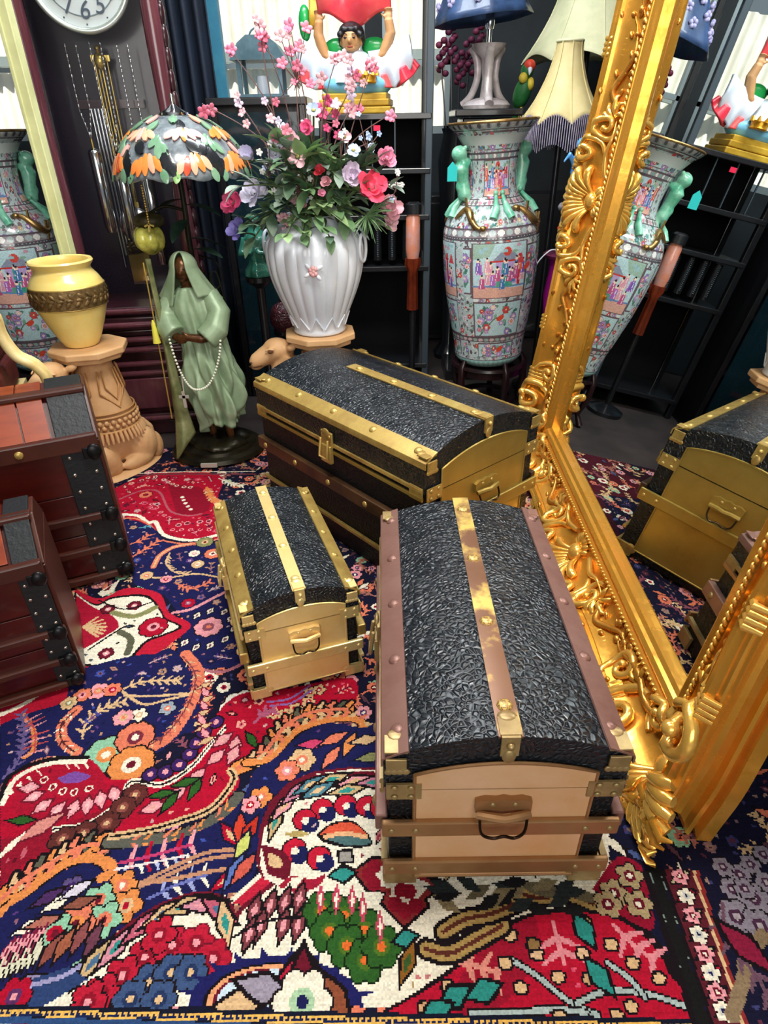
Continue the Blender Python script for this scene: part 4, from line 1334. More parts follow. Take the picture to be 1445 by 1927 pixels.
def camel(label, loc, rz):
    root = thing('camel_pedestal', label, 'pedestal', loc, rz)
    root.scale = (.96, .96, .96)
    b = MB()
    # kneeling body, local -x is the head end, -y the side seen
    b.ell((.01, 0, .12), (.165, .105, .115), 20, 14)
    b.ell((.02, 0, .21), (.12, .09, .09), 16, 10)
    for s in (-1, 1):
        b.ell((.085, s * .085, .085), (.075, .05, .085), 14, 10, R=Euler((0, .35, 0)))
        b.ell((.03, s * .11, .035), (.085, .030, .033), 12, 8)
        b.ell((.15, s * .09, .06), (.035, .032, .065), 12, 8)
        b.ell((-.10, s * .085, .075), (.05, .04, .085), 12, 8, R=Euler((0, -.4, 0)))
        b.ell((-.15, s * .085, .035), (.075, .030, .033), 12, 8)
        b.ell((-.215, s * .085, .028), (.03, .028, .024), 10, 8)
    b.tube([(-.06, 0, .16), (-.15, 0, .20), (-.19, 0, .29), (-.175, 0, .40), (-.155, 0, .46)], [.085, .065, .052, .05, .05], 14)
    b.ell((-.185, 0, .478), (.068, .052, .052), 16, 10, R=Euler((0, .25, 0)))
    b.tube([(-.18, 0, .482), (-.240, 0, .458), (-.285, 0, .432), (-.299, 0, .416)], [.050, .042, .035, .026], 14)
    b.ell((-.286, 0, .410), (.028, .026, .015), 10, 8)
    for s in (-1, 1):
        b.ell((-.128, s * .052, .500), (.026, .014, .017), 10, 8, R=Euler((0, -.4, s * .5)))
        b.ell((-.212, s * .044, .496), (.018, .012, .013), 10, 8)
    b.tube([(.16, 0, .16), (.19, -.02, .12), (.195, -.03, .05)], [.018, .014, .012], 8)
    b.lathe([(.075, .18), (.125, .2), (.122, .26), (.105, .33), (.088, .40), (.076, .46), (.072, .505)], 24)
    o = b.build('body', m_terra, root, 60, fix=False)
    melt(o, .006, 3)
    for s in (-1, 1):
        e = MB().ell((-.218, s * .056, .487), (.012, .006, .008), 8, 6).build('eye', mat('dark_recess', '#5c3a20', .8), root, 60)
        MB().tube([(-.24, s * .046, .490), (-.222, s * .056, .499), (-.203, s * .054, .495)], .004, 6).build('brow', m_terra, root, 60)
        MB().ell((-.306, s * .024, .434), (.006, .006, .005), 6, 5).build('nostril', mat('dark_recess', '#5c3a20', .8), root, 60)
    MB().tube([(-.262, -.040, .424), (-.300, -.028, .414), (-.318, 0, .410), (-.300, .028, .414), (-.262, .040, .424)], .0032, 6).build('mouth', mat('dark_recess', '#5c3a20'), root, 60)
    ring = lambda r, z, sx=1.0: [(r * math.cos(a) * sx, r * math.sin(a), z) for a in np.linspace(0, 2 * PI, 49)]
    MB().tube(ring(.127, .268), .005, 6).tube(ring(.131, .205), .006, 6).tube(ring(.124, .285), .004, 6).build('saddle_band', m_terrad, root, 60)
    fr = MB()
    for i in range(44):
        a = 2 * PI * i / 44
        fr.tube([(.132 * math.cos(a), .132 * math.sin(a), .205), (.142 * math.cos(a), .142 * math.sin(a), .180), (.146 * math.cos(a), .146 * math.sin(a), .160)], [.007, .008, .005], 6)
    fr.build('fringe', m_terra, root, 60)
    sc = MB()
    for r_ in range(2):
        for i in range(30):
            a = 2 * PI * (i + .5 * r_) / 30
            sc.ell((.128 * math.cos(a), .128 * math.sin(a), .226 + .022 * r_), (.010, .010, .011), 8, 6)
    sc.build('scale_band', m_terra, root, 60)
    for q in range(4):
        a0 = -PI / 2 + q * PI / 2
        dp = lambda a, z: ((.085 + .035 * (.47 - z) / .2) * math.cos(a0 + a), (.085 + .035 * (.47 - z) / .2) * math.sin(a0 + a), z)
        MB().tube([dp(-.5, .46), dp(-.6, .37), dp(0, .30), dp(.6, .37), dp(.5, .46)], .0045, 6).tube([dp(-.3, .46), dp(-.33, .39), dp(0, .335), dp(.33, .39), dp(.3, .46)], .0035, 6).build('saddle_relief', m_terrad, root, 60)
    oc = lambda r: [(r * math.cos(PI / 8 + i * PI / 4), r * math.sin(PI / 8 + i * PI / 4)) for i in range(8)]
    bevel(MB().prism(oc(.158), .524, .552, 'z').build('plate', m_terra, root, 0), .006, 3)
    bevel(MB().prism(oc(.138), .502, .526, 'z').build('under_plate', m_terra, root, 0), .005, 3)
    bs = MB().ell((0, 0, .0), (.24, .155, .02), 28, 6)
    for i, v in enumerate(bs.v):
        bs.v[i] = (v[0] - .02, v[1], max(0.0, v[2]))
    bs.build('base', m_terra, root, 40)
    return root


PL, PR = at_z(165, 648, .530), at_z(602, 622, .530)
camel('cream kneeling camel pedestal under the yellow alabaster vase', (PL.x, PL.y, 0), 1.0)
camel('cream kneeling camel pedestal under the white fluted vase, behind the trunk', (PR.x, PR.y, 0), .12)

# ------------------------------------------------------------------ alabaster vase
m_alab = mat('yellow_alabaster', '#e6c65c', 0.3, col2='#f2e29a', nscale=7, spread=.3, coat=.4, sub=.25)
m_relief = mat('bronze_relief', '#8a6e44', 0.45, 0.5, col2='#4a3a20', nscale=60, spread=.2, bump=1.0, bscale=60)
av = thing('alabaster_vase', 'yellow alabaster vase with a bronze leaf band', 'vase', (PL.x - .02, PL.y, .531))
pr = [(.001, 0), (.062, 0), (.070, .006), (.090, .04), (.112, .085), (.132, .135), (.142, .17), (.144, .20), (.140, .225), (.128, .245), (.113, .262), (.107, .272), (.108, .28), (.118, .29), (.122, .298), (.118, .304), (.104, .302), (.098, .28), (.11, .25), (.115, .19), (.001, .05)]
av.scale = (.93, .93, 1.04)
MB().lathe(pr, 48, cap=False).build('body', m_alab, av, 60)
bb = MB().lathe([(.138, .150), (.1435, .152), (.1465, .175), (.1475, .2), (.1455, .217), (.139, .219)], 48, cap=False).build('leaf_band', m_relief, av, 50)
lf = MB()
for i in range(26):
    a = 2 * PI * i / 26
    for dz, da, tl in ((.172, 0, .7), (.198, .11, -.7), (.185, .06, 0)):
        c = Vector((.147 * math.cos(a + da), .147 * math.sin(a + da), dz))
        lf.ell(c, (.004, .014, .0075), 8, 6, R=(Matrix.Rotation(a + da, 3, 'Z') @ Matrix.Rotation(tl, 3, 'X')))
lf.build('leaf_relief', m_relief, bb, 60)
for z, r_ in ((.150, .1405), (.219, .1425)):
    MB().tube([(r_ * math.cos(a), r_ * math.sin(a), z) for a in np.linspace(0, 2 * PI, 49)], .003, 6).build('band_edge', m_brass, bb, 60)

# ------------------------------------------------------------------ white fluted vase
m_white = mat('white_glazed_ceramic', '#e6eaf0', 0.22, col2='#cfd6e2', nscale=5, spread=.25, coat=.5)
wv = thing('fluted_vase', 'white fluted ceramic vase holding the artificial bouquet', 'vase', (PR.x, PR.y, .531))
wv.scale = (1.02, 1.02, 1.02)
pr = [(.001, 0), (.098, 0), (.106, .008), (.102, .018), (.104, .03)]
pr += [(.104 + .084 * math.sin((i / 18) * PI / 2 * 1.0) ** 1.15, .03 + .27 * i / 18) for i in range(1, 19)]
pr += [(.187, .32), (.18, .345), (.165, .37), (.142, .39), (.118, .40), (.105, .408), (.104, .425), (.110, .43), (.098, .43), (.092, .40), (.10, .38), (.12, .2), (.001, .05)]


def flute(a, r, z):
    if .03 < z < .395 and r > .1:
        f = min(1, (z - .03) / .05, (.395 - z) / .06)
        return r * (1 - .045 * f * (1 - abs(math.cos(a * 11)) ** .6))
    return r


MB().lathe(pr, 176, fn=flute, cap=False).build('body', m_white, wv, 70)
for a0 in (-.35, PI - .35, -.35 + PI / 2 + .3):
    c = Vector((.186 * math.cos(a0), .186 * math.sin(a0), .34))
    t = Vector((-math.sin(a0), math.cos(a0), 0))
    MB().tube([c + t * .032 * math.sin(q) + Vector((math.cos(a0) * .012, math.sin(a0) * .012, .048 * math.cos(q) - .02)) for q in np.linspace(0, 2 * PI, 29)], .006, 7).build('ring_handle', m_white, wv, 60)
pt = MB()
for i in range(12):
    a = 2 * PI * i / 12
    pt.tube([(.107 * math.cos(a - .22), .107 * math.sin(a - .22), .03), (.122 * math.cos(a), .122 * math.sin(a), .075), (.107 * math.cos(a + .22), .107 * math.sin(a + .22), .03)], .003, 6)
pt.build('petal_foot', m_white, wv, 60)
rs = MB()
q = Vector((.01, -.192, .262))
for i in range(7):
    rs.ell(q + Vector((.011 * math.cos(i * .9) * (i > 0), 0, .011 * math.sin(i * .9) * (i > 0))), (.009, .006, .009), 8, 6)
rs.build('rose_ornament', mat('pink_ceramic', '#d8a0a0', .3), wv, 60)
rl = MB()
for a in (.5, 2.4, 3.6, 5.4):
    rl.ell(q + Vector((.026 * math.cos(a), .001, .026 * math.sin(a))), (.014, .004, .007), 8, 6, R=Matrix.Rotation(-a, 3, 'Y'))
rl.build('leaf_ornament', m_white, wv, 60)

# ------------------------------------------------------------------ famille-rose floor vases
VH = 1.02
vp = [(0, .105), (.005, .155), (.02, .165), (.05, .165), (.10, .170), (.20, .188), (.32, .206), (.44, .216), (.54, .219), (.60, .214), (.645, .198), (.68, .172), (.705, .140), (.725, .118), (.75, .108), (.80, .104), (.86, .108), (.91, .120), (.95, .142), (.975, .168), (.99, .192), (1.0, .200)]
VZ, VR = np.array([q[0] for q in vp]) * VH, np.array([q[1] for q in vp])
CW = 2 * PI * .21
V = Canvas(0, CW, 0, VH, .0036, '#b4c4c6')
r2 = random.Random(11)
PAL = ['#c98aa0', '#b06a90', '#8a6ab0', '#5a8aa8', '#3a8a80', '#c05a50', '#d8a0b4', '#6a9a7a', '#e0d0d8', '#7a6a70', '#c8b088', '#d04038']
for k in range(4200):
    c = (r2.uniform(0, CW), r2.uniform(0, VH))
    r_ = r2.uniform(.004, .011)
    V.disc(c, r_, r2.choice(['#7e7078', '#5a5258', '#8fa8a4', '#b8c4c0', '#6a8a82', '#98888c', '#d8dcd8']), r_ * r2.uniform(.4, 1), r2.uniform(0, PI))
for k in range(640):
    V.flower((r2.uniform(0, CW), r2.uniform(.03, VH - .03)), r2.uniform(.007, .014), (r2.choice(PAL), r2.choice(PAL), '#f0e8e0'), 5, None)


def panel(x, z, w, h, sky, seed):
    """a painted scene in a reserve"""
    q = random.Random(seed)
    V.poly([(x - w / 2 - .008, z - .006), (x + w / 2 + .008, z - .006), (x + w / 2 + .008, z + h + .006), (x - w / 2 - .008, z + h + .006)], '#6a5a60')
    V.poly([(x - w / 2, z), (x + w / 2, z), (x + w / 2, z + h), (x - w / 2, z + h)], sky)
    V.poly([(x - w / 2, z), (x + w / 2, z), (x + w / 2, z + h * .16), (x - w / 2, z + h * .22)], '#d8a898')
    V.poly([(x - w / 2, z + h * .72), (x - w / 2, z + h), (x - w * .1, z + h), (x - w * .2, z + h * .78)], '#9ab8a8')
    hx_ = x + w * q.uniform(-.05, .15)
    V.poly([(hx_ - .05, z + h * .25), (hx_ + .05, z + h * .25), (hx_ + .05, z + h * .7), (hx_ - .05, z + h * .7)], '#b8a0d0')
    V.poly([(hx_ - .065, z + h * .68), (hx_ + .065, z + h * .68), (hx_ + .03, z + h * .84), (hx_ - .03, z + h * .84)], '#8a94a8')
    V.stroke([(hx_ - .07, z + h * .69), (hx_ + .07, z + h * .69)], .007, '#c03a34')
    V.disc((hx_, z + h * .86), .018, '#c84a40')
    V.poly([(hx_ + .052, z + h * .2), (hx_ + .066, z + h * .2), (hx_ + .066, z + h * .8), (hx_ + .052, z + h * .8)], '#d0302c')
    V.stroke([(x - w / 2, z + h * .22), (x + w / 2, z + h * .2)], .008, '#6a8ab8')
    V.poly([(hx_ - .05, z + h * .2), (hx_ + .03, z + h * .2), (hx_ + .02, z + h * .36), (hx_ - .04, z + h * .36)], '#5aa088')
    for k in range(int(17 * w / .2)):
        fx, fz = x + q.uniform(-w * .46, w * .46), z + h * q.uniform(.12, .5)
        c = q.choice(['#c05a8a', '#7a5ab0', '#4a7ab0', '#d86a50', '#3a9a8a', '#b06ac0', '#e0a0b0'])
        V.poly([(fx - .014, fz), (fx + .014, fz), (fx + .009, fz + .045), (fx - .008, fz + .045)], c)
        V.disc((fx, fz + .052), .008, '#f0d8c8')
        V.disc((fx, fz + .059), .005, '#2a2428')
        V.stroke([(fx - .006, fz + .004), (fx, fz + .04)], .003, '#e8e8f0')
    for k in range(6):
        V.disc((x + q.uniform(-w * .45, w * .45), z + h * q.uniform(.8, .96)), .012, q.choice(['#8ab098', '#c8a0b0', '#9ac0c8']), .007)
    V.poly([(x + w * .32, z + h * .62), (x + w * .4, z + h * .82), (x + w * .47, z + h * .62)], '#d04a50')


def birds(x, z, w, h, seed):
    q = random.Random(seed)
    V.poly([(x - w / 2 - .006, z - .006), (x + w / 2 + .006, z - .006), (x + w / 2 + .006, z + h + .006), (x - w / 2 - .006, z + h + .006)], '#6a5a60')
    V.poly([(x - w / 2, z), (x + w / 2, z), (x + w / 2, z + h), (x - w / 2, z + h)], '#b4d2d6')
    V.stroke([(x - w * .4, z), (x - w * .1, z + h * .5), (x + w * .3, z + h * .8)], .006, '#5a6a58')
    for k in range(30):
        c = (x + q.uniform(-w * .42, w * .42), z + h * q.uniform(.1, .9))
        V.disc(c, .013, q.choice(['#5a8a78', '#7aa890', '#4a7a70']), .007, q.uniform(0, PI))
    for k in range(int(9 + w * 34)):
        c = (x + q.uniform(-w * .42, w * .42), z + h * q.uniform(.1, .9))
        V.flower(c, q.uniform(.010, .019), (q.choice(['#b090c8', '#d08aa8', '#9a7ac0', '#e8c8d0', '#c84a48']), q.choice(['#e0d0e0', '#c05a50']), '#f0e0a0'), 6, '#6a7a78')
    V.disc((x + q.uniform(-.05, .05), z + h * .55), .02, '#d8503a', .012, .5)


def ring(z0, z1, base, dots, step, r_):
    V.poly([(0, z0), (CW, z0), (CW, z1), (0, z1)], base)
    for z in (z0, z1):
        V.stroke([(0, z), (CW, z)], .005, '#5a5058')
    n = int(CW / step)
    for k in range(n):
        V.disc(((k + .5) * CW / n, (z0 + z1) / 2), r_, dots[k % len(dots)], (z1 - z0) * .36)


q4 = CW / 4
for k in range(4):
    x = q4 * (k + .5)
    panel(x, VH * .34, q4 * .72, VH * .22, '#b6d6dc', k)
    birds(x, VH * .165, q4 * .70, VH * .15, 20 + k)
    birds(q4 * k if k else .001, VH * .36, q4 * .2, VH * .18, 40 + k)
    birds(x, VH * .73, q4 * .42, VH * .005, 60 + k)
    panel(x, VH * .735, q4 * .62, VH * .125, '#b4d0dc', 80 + k)
    birds(x, VH * .905, q4 * .6, VH * .055, 100 + k)
    birds(x, VH * .065, q4 * .6, VH * .06, 120 + k)
ring(.0, VH * .045, '#8fc0bc', ['#a8d4d0'], .03, .012)
ring(VH * .135, VH * .155, '#7a6a70', ['#c8b0b0', '#8aa8a0'], .03, .012)
ring(VH * .585, VH * .618, '#8a8088', ['#e4e4e0', '#a8b8b8'], .036, .016)
ring(VH * .575, VH * .585, '#b0c0c0', ['#5a5a60'], .016, .005)
ring(VH * .70, VH * .722, '#b8c8c4', ['#7a6a70', '#c88aa0'], .03, .012)
ring(VH * .868, VH * .89, '#9a9098', ['#d8dcd8', '#7aa8a0'], .03, .010)
ring(VH * .972, VH, '#9aa6a8', ['#5a585e', '#b8b8b4'], .022, .008)
vn = np.random.RandomState(2).rand(V.ny, V.nx, 1).astype(np.float32)
V.a *= .85 + .3 * vn
nr, nh = V.nx, V.ny
zs = np.linspace(0, VH, nh + 1)
# smooth silhouette
rsm = np.interp(zs, VZ, VR)
ker = np.hanning(25)
ker /= ker.sum()
rsm = np.convolve(np.pad(rsm, 12, 'edge'), ker, 'valid')
rsm[-3:] = [rsm[-4] + .002, rsm[-4] + .003, rsm[-4] + .001]
th = np.arange(nr) * 2 * PI / nr
vx = (rsm[:, None] * np.cos(th)[None]).reshape(-1)
vy = (rsm[:, None] * np.sin(th)[None]).reshape(-1)
vz = np.repeat(zs, nr)
inner = np.interp(zs[::-1], zs, np.maximum(rsm - .012, .02))
i, j = np.meshgrid(np.arange(nr), np.arange(nh))
a_ = j * nr + i
b_ = j * nr + (i + 1) % nr
ff = np.stack([a_, b_, b_ + nr, a_ + nr], -1).reshape(-1, 4).astype(np.int32)
vme = bpy.data.meshes.new('painted_body')
vme.vertices.add(len(vx))
vme.vertices.foreach_set('co', np.stack([vx, vy, vz], -1).astype(np.float32).reshape(-1))
vme.loops.add(ff.size)
vme.loops.foreach_set('vertex_index', ff.reshape(-1))
vme.polygons.add(len(ff))
vme.polygons.foreach_set('loop_start', np.arange(0, ff.size, 4, dtype=np.int32))
vme.update(calc_edges=True)
ca = vme.color_attributes.new('glaze', 'FLOAT_COLOR', 'CORNER')
cc = V.a.reshape(-1, 3)
ca.data.foreach_set('color', np.repeat(np.concatenate([cc, np.ones((len(cc), 1), np.float32)], 1), 4, 0).reshape(-1))
vme.shade_smooth()
vme.materials.append(mat('painted_porcelain', '#ffffff', .16, attr='glaze', coat=.5))
m_jade = mat('green_glaze', '#4fae8c', .25, col2='#8fd0b4', nscale=20, coat=.4)
m_vgold = mat('gilded_porcelain', '#c8a468', .3, .8, col2='#7a5c38', nscale=30, spread=.2)
m_vin = mat('vase_interior', '#c8d4d2', .3)


def lion(parent, z, a0, s):
    """a pair of lion cubs climbing the neck as a handle"""
    R_ = float(np.interp(z, zs, rsm))
    b = MB()
    f = lambda out, t, h_: ((R_ + out) * math.cos(a0 + t / R_), (R_ + out) * math.sin(a0 + t / R_), z + h_)
    b.tube([f(-.005, 0, -.11), f(.03, .004, -.08), f(.035, 0, -.03), f(.045, .004, .02), f(.03, 0, .06)], [.018, .032, .027, .034, .02], 10)
    b.ell(f(.05, 0, .075), (.035, .035, .032), 12, 8).ell(f(.07, 0, .066), (.014, .014, .012), 8, 6)
    b.ell(f(.035, .02, .098), .010, 8, 6).ell(f(.035, -.02, .098), .010, 8, 6)
    b.ell(f(.045, 0, -.05), (.022, .022, .026), 10, 8).tube([f(0, 0, .05), f(.03, .02, .03), f(.05, .02, .045)], [.01, .011, .008], 8)
    b.tube([f(0, .02, -.10), f(.03, .022, -.12), f(.035, .02, -.14)], [.014, .012, .010], 8).tube([f(0, -.02, -.10), f(.03, -.022, -.12), f(.035, -.02, -.14)], [.014, .012, .010], 8)
    o = b.build('lion_handle', m_jade, parent, 60, fix=False)
    melt(o, .006, 2)
    return o


def lizard(parent, a0, s):
    b = MB()
    z = .655 * VH
    pts = []
    for i in range(14):
        t = i / 13
        zz_ = z + .035 * math.sin(t * 5) * s
        rr_ = float(np.interp(zz_, zs, rsm)) + .008
        a = a0 + s * (t - .5) * .75
        pts.append((rr_ * math.cos(a), rr_ * math.sin(a), zz_))
    b.tube(pts, [.005 + .011 * math.sin(PI * i / 13) for i in range(14)], 8)
    b.ell(pts[-1], (.016, .016, .012), 10, 8)
    for i in (4, 9):
        p_ = Vector(pts[i])
        for d in (-1, 1):
            b.tube([p_, p_ * 1.03 + Vector((0, 0, d * .025)), p_ * 1.0 + Vector((0, 0, d * .04))], [.007, .005, .003], 6)
    return b.build('gilt_salamander', m_vgold, parent, 60)


def floor_vase(label, loc, rz):
    root = thing('floor_vase', label, 'vase', loc, rz)
    put('body', vme, root)
    MB().lathe([(float(rsm[-2]) - .004, VH - .001), (.15, .955 * VH), (.10, .88 * VH), (.096, .78 * VH), (.12, .71 * VH), (.001, .60 * VH)], 40, cap=False).build('interior', m_vin, root, 60)
    MB().tube([(float(rsm[-2]) * math.cos(a), float(rsm[-2]) * math.sin(a), VH) for a in np.linspace(0, 2 * PI, 61)], .005, 6).build('rim', m_vgold, root, 60)
    for a0 in (2.62, 5.76):
        lion(root, .82 * VH, a0, 1)
    for q in range(4):
        lizard(root, .83 + PI / 4 + q * PI / 2, 1 if q % 2 else -1)
        fg = MB()
        a0 = q * PI / 2 + .83
        for d in (-.13, .13):
            f = lambda t, z, o_: ((float(np.interp(z, zs, rsm)) + o_) * math.cos(a0 + t), (float(np.interp(z, zs, rsm)) + o_) * math.sin(a0 + t), z)
            fg.tube([f(d * 1.6, .655 * VH, .004), f(d, .69 * VH, .016), f(d * .9, .715 * VH, .018), f(d * .9, .735 * VH, .012)], [.018, .016, .010, .008], 8).ell(f(d * .9, .745 * VH, .014), .011, 8, 6)
        fg.build('shoulder_figures', m_jade, root, 60)
    return root


VL = at_z(918, 676, .235)
tv = floor_vase('tall famille-rose porcelain floor vase on a dark stand behind the big trunk', (VL.x, VL.y, .235), -2.3)
tv.rotation_mode = 'ZYX'
tv.rotation_euler = (0, 0, -2.3)
tv.matrix_world = Matrix.Translation((VL.x, VL.y, .238)) @ Matrix.Rotation(-.05, 4, 'Y') @ Matrix.Rotation(-2.3, 4, 'Z')
tp = MB()
tp.prism([(-.02, -.03), (.02, -.03), (.02, .02), (0, .042), (-.02, .02)], -.002, .002)
c = at_y(851, 326, VL.y - .16)
tag(tp.build('price_tag', mat('cyan_card', '#1fc4c4', .6), smooth=0, loc=c), 'small turquoise price tag hanging from the tall vase neck', 'tag')
m_rosew = mat('dark_rosewood', '#241014', .3, col2='#140a0c', nscale=8, coat=.3)


def stand(label, loc, h):
    r = thing('vase_stand', label, 'stand', loc)
    MB().lathe([(.001, h - .02), (.175, h - .02), (.185, h - .012), (.18, h), (.168, h), (.166, h - .006), (.001, h - .006)], 40, cap=False).build('ring_top', m_rosew, r, 50)
    MB().lathe([(.15, h - .055), (.17, h - .05), (.172, h - .02), (.15, h - .02)], 40, cap=False).build('apron', m_rosew, r, 50)
    for i in range(5):
        a = -PI / 2 + .35 + i * 2 * PI / 5
        e = lambda q, z: (q * math.cos(a), q * math.sin(a), z)
        MB().tube([e(.165, h + .03), e(.183, h - .01), e(.185, h * .6), e(.165, h * .25), e(.185, .03), e(.20, .008)], [.010, .018, .018, .014, .016, .018], 8).build('leg', m_rosew, r, 60)
    MB().lathe([(.12, .05), (.15, .05), (.15, .065), (.12, .065), (.12, .05)], 32, cap=False).build('stretcher_ring', m_rosew, r, 40)
    return r


stand('dark rosewood stand carrying the tall porcelain vase', (VL.x, VL.y, -.01), .244)
v2 = at_y(18, 440, 3.15)
floor_vase('second famille-rose floor vase at the left edge, behind the cream upright', (v2.x, v2.y, .235), -2.05)
stand('dark stand under the porcelain vase by the left edge', (v2.x, v2.y, -.01), .244)
# ------------------------------------------------------------------ longcase clock
m_plate = mat('dull_silver', '#b8b4a8', .4, .35)
m_mahog = mat('dark_mahogany', '#3c1a22', .28, col2='#241016', nscale=5, spread=.2, stretch=(4, 4, .6), coat=.5)
m_mahogl = mat('polished_column', '#6a3a44', .22, col2='#4a232c', nscale=5, spread=.25, stretch=(4, 4, .5), coat=.6)
m_inner = mat('clock_interior', '#221b28', .22, coat=.3)
m_chrome = mat('polished_steel', '#e4e8ee', .12, 1.0)
m_dial = mat('silver_dial', '#dfe9ea', .4, .1)
m_num = mat('grey_numeral', '#4a5a6a', .5)
m_cgold = mat('polished_brass', '#e2c468', .22, .8)
cc0 = at_y(217, 300, 2.92)
clock = thing('longcase_clock', 'dark mahogany longcase clock with silver dial, chrome weights and pendulum', 'clock', (cc0.x, cc0.y, -.01), .16)
W2 = .24
zb, zt = .60, 2.15
cs = MB().box((0, .20, (zb + zt) / 2), (.54, .02, zt - zb)).box((-.26, .10, (zb + zt) / 2), (.02, .20, zt - zb)).box((.26, .10, (zb + zt) / 2), (.02, .20, zt - zb))
cs.build('case', m_inner, clock, 0)
hood = MB().box((0, .06, zt + .04), (.62, .32, .10)).box((0, .06, zt + .11), (.54, .28, .06))
bevel(hood.build('hood', m_mahog, clock, 0), .012, 3)
for s in (-1, 1):
    pr = [(.030, zb), (.036, zb + .02), (.030, zb + .05), (.034, zb + .07), (.030, zb + .10)]
    pr += [(.030 + .004 * math.sin(i * .5), zb + .1 + (zt - zb - .2) * i / 24) for i in range(25)]
    pr += [(.036, zt - .06), (.030, zt - .03), (.036, zt)]
    MB().lathe(pr, 20, (s * .235, -.015, 0)).build('column', m_mahogl, clock, 50)
    st = MB()
    for i in range(22):
        st.ell((s * .272, -.005, zb + .06 + (zt - zb - .1) * i / 21), (.014, .018, .043), 10, 8)
    st.build('scalloped_stile', m_mahog, clock, 60)
    MB().box((s * .215, .004, (zb + zt) / 2), (.018, .03, zt - zb)).build('door_stile', m_mahog, clock, 0)
bs = MB()
for (z0, z1, w_, d_) in ((0, .07, .66, .36), (.07, .10, .62, .34), (.10, .40, .56, .30), (.40, .43, .60, .33), (.43, .455, .63, .35), (.47, .50, .60, .33), (.50, .56, .64, .36), (.56, .60, .60, .33)):
    bs.box((0, .06, (z0 + z1) / 2), (w_, d_, z1 - z0))
bevel(bs.build('plinth', m_mahog, clock, 0), .008, 3)
for z, d_ in ((.085, -.125), (.30, -.100), (.345, -.100), (.415, -.118), (.462, -.125), (.53, -.135), (.585, -.12)):
    MB().tube([(-.31, d_, z), (.31, d_, z)], .013, 10).build('moulding', m_mahogl, clock, 60)
fp = MB().box((0, -.096, .20), (.34, .012, .15)).build('front_panel', m_mahogl, clock, 0)
bevel(fp, .006)
zd = 1.745
dl = MB().lathe([(.001, 0), (.168, 0), (.168, .012), (.001, .012)], 48, M=Matrix.Translation((0, .02, zd)) @ Matrix.Rotation(PI / 2, 4, 'X'), cap=False).build('dial', m_dial, clock, 30)
MB().tube([(.172 * math.cos(a), .004, zd + .172 * math.sin(a)) for a in np.linspace(0, 2 * PI, 65)], .011, 10).build('bezel', mat('silver_bezel', '#d8e4dc', .2, .7), dl, 60)
MB().tube([(.128 * math.cos(a), .006, zd + .128 * math.sin(a)) for a in np.linspace(0, 2 * PI, 65)], .002, 6).build('chapter_ring', m_alu, dl, 60)
for k in range(1, 13):
    a = PI / 2 - k * PI / 6
    me = text_mesh(str(k), .078, 'numeral', .15)
    me.materials.append(m_num)
    put('numeral', me, dl, (.112 * math.cos(a), .004, zd + .112 * math.sin(a)), (PI / 2, 0, 0))
for k in range(60):
    a = k * PI / 30
    if k % 5 == 0:
        MB().ell((.152 * math.cos(a), .006, zd + .152 * math.sin(a)), (.003, .002, .003), 6, 5).build('minute_mark', m_num, dl, 60)
for a, L, w_ in ((2.2, .08, .007), (.9, .115, .005)):
    MB().tube([(0, 0, zd), (L * .7 * math.cos(a), -.001, zd + L * .7 * math.sin(a)), (L * math.cos(a), -.001, zd + L * math.sin(a))], [w_, w_ * .7, .001], 6).build('hand', m_num, dl, 60)
# movement below the dial
for i, x in enumerate((-.09, .0, .10)):
    zt_, zb_ = ((1.20, .88), (1.16, .84), (1.12, .74))[i]
    wt = MB().lathe([(.001, zb_), (.020, zb_), (.022, zb_ + .012), (.026, zb_ + .02), (.026, zt_ - .02), (.022, zt_ - .01), (.001, zt_)], 20, (x, .07, 0)).build('weight', m_chrome, clock, 50)
    MB().tube([(x, .07, zt_ - .005), (x, .07, zt_ + .03)], .004, 6).build('hook', m_cgold, wt, 60)
    for dx in (-.02, .02):
        ch = MB()
        n = int((1.56 - zt_ - .03) / .016)
        for j in range(n):
            z = zt_ + .03 + j * .016
            ch.ell((x + dx * min(1, j / 6), .07, z), (.0035, .0022, .009) if j % 2 else (.0022, .0035, .009), 6, 5)
        ch.build('chain', m_chrome, clock, 60)['kind'] = 'stuff'
pd = MB()
for x in (-.024, -.012, 0, .012, .024):
    pd.tube([(x, .12, .98), (x, .12, 1.50)], .0028, 6)
MB().box((0, .12, 1.50), (.07, .008, .02)).box((0, .12, .98), (.07, .008, .02)).build('pendulum_bridge', m_cgold, clock, 0)
po = pd.build('pendulum_rod', m_cgold, clock, 60)
MB().lathe([(.001, -.008), (.06, -.004), (.072, 0), (.06, .004), (.001, .008)], 36, M=Matrix.Translation((.01, .115, .90)) @ Matrix.Rotation(PI / 2, 4, 'X'), cap=False).build('pendulum_bob', m_chrome, po, 40)
MB().ell((.0, .10, 1.49), (.022, .016, .03), 12, 8).ell((.0, .10, 1.53), (.012, .012, .012), 8, 6).build('brass_suspension', m_cgold, clock, 60)
for i in range(5):
    x = .115 + .014 * i - .20
    MB().tube([(x, .165, .72 + .05 * i), (x, .165, 1.34)], .0055, 8).build('chime_rod', m_chrome, clock, 60)
MB().box((.0, .165, 1.35), (.26, .03, .03)).build('chime_block', m_mahog, clock, 0)
MB().box((-.02, .178, .86), (.09, .006, .44)).build('added_mirror_strip', m_mirror, clock, 0)  # mirror strip added to imitate a window reflection in the door glass
m_cglass = mat('clock_glass', '#1c1a22', .22, alpha=.12, spec=.4)
MB().box((0, -.004, (zb + zt) / 2), (.42, .004, zt - zb - .02)).build('door_glass', m_cglass, clock, 0)

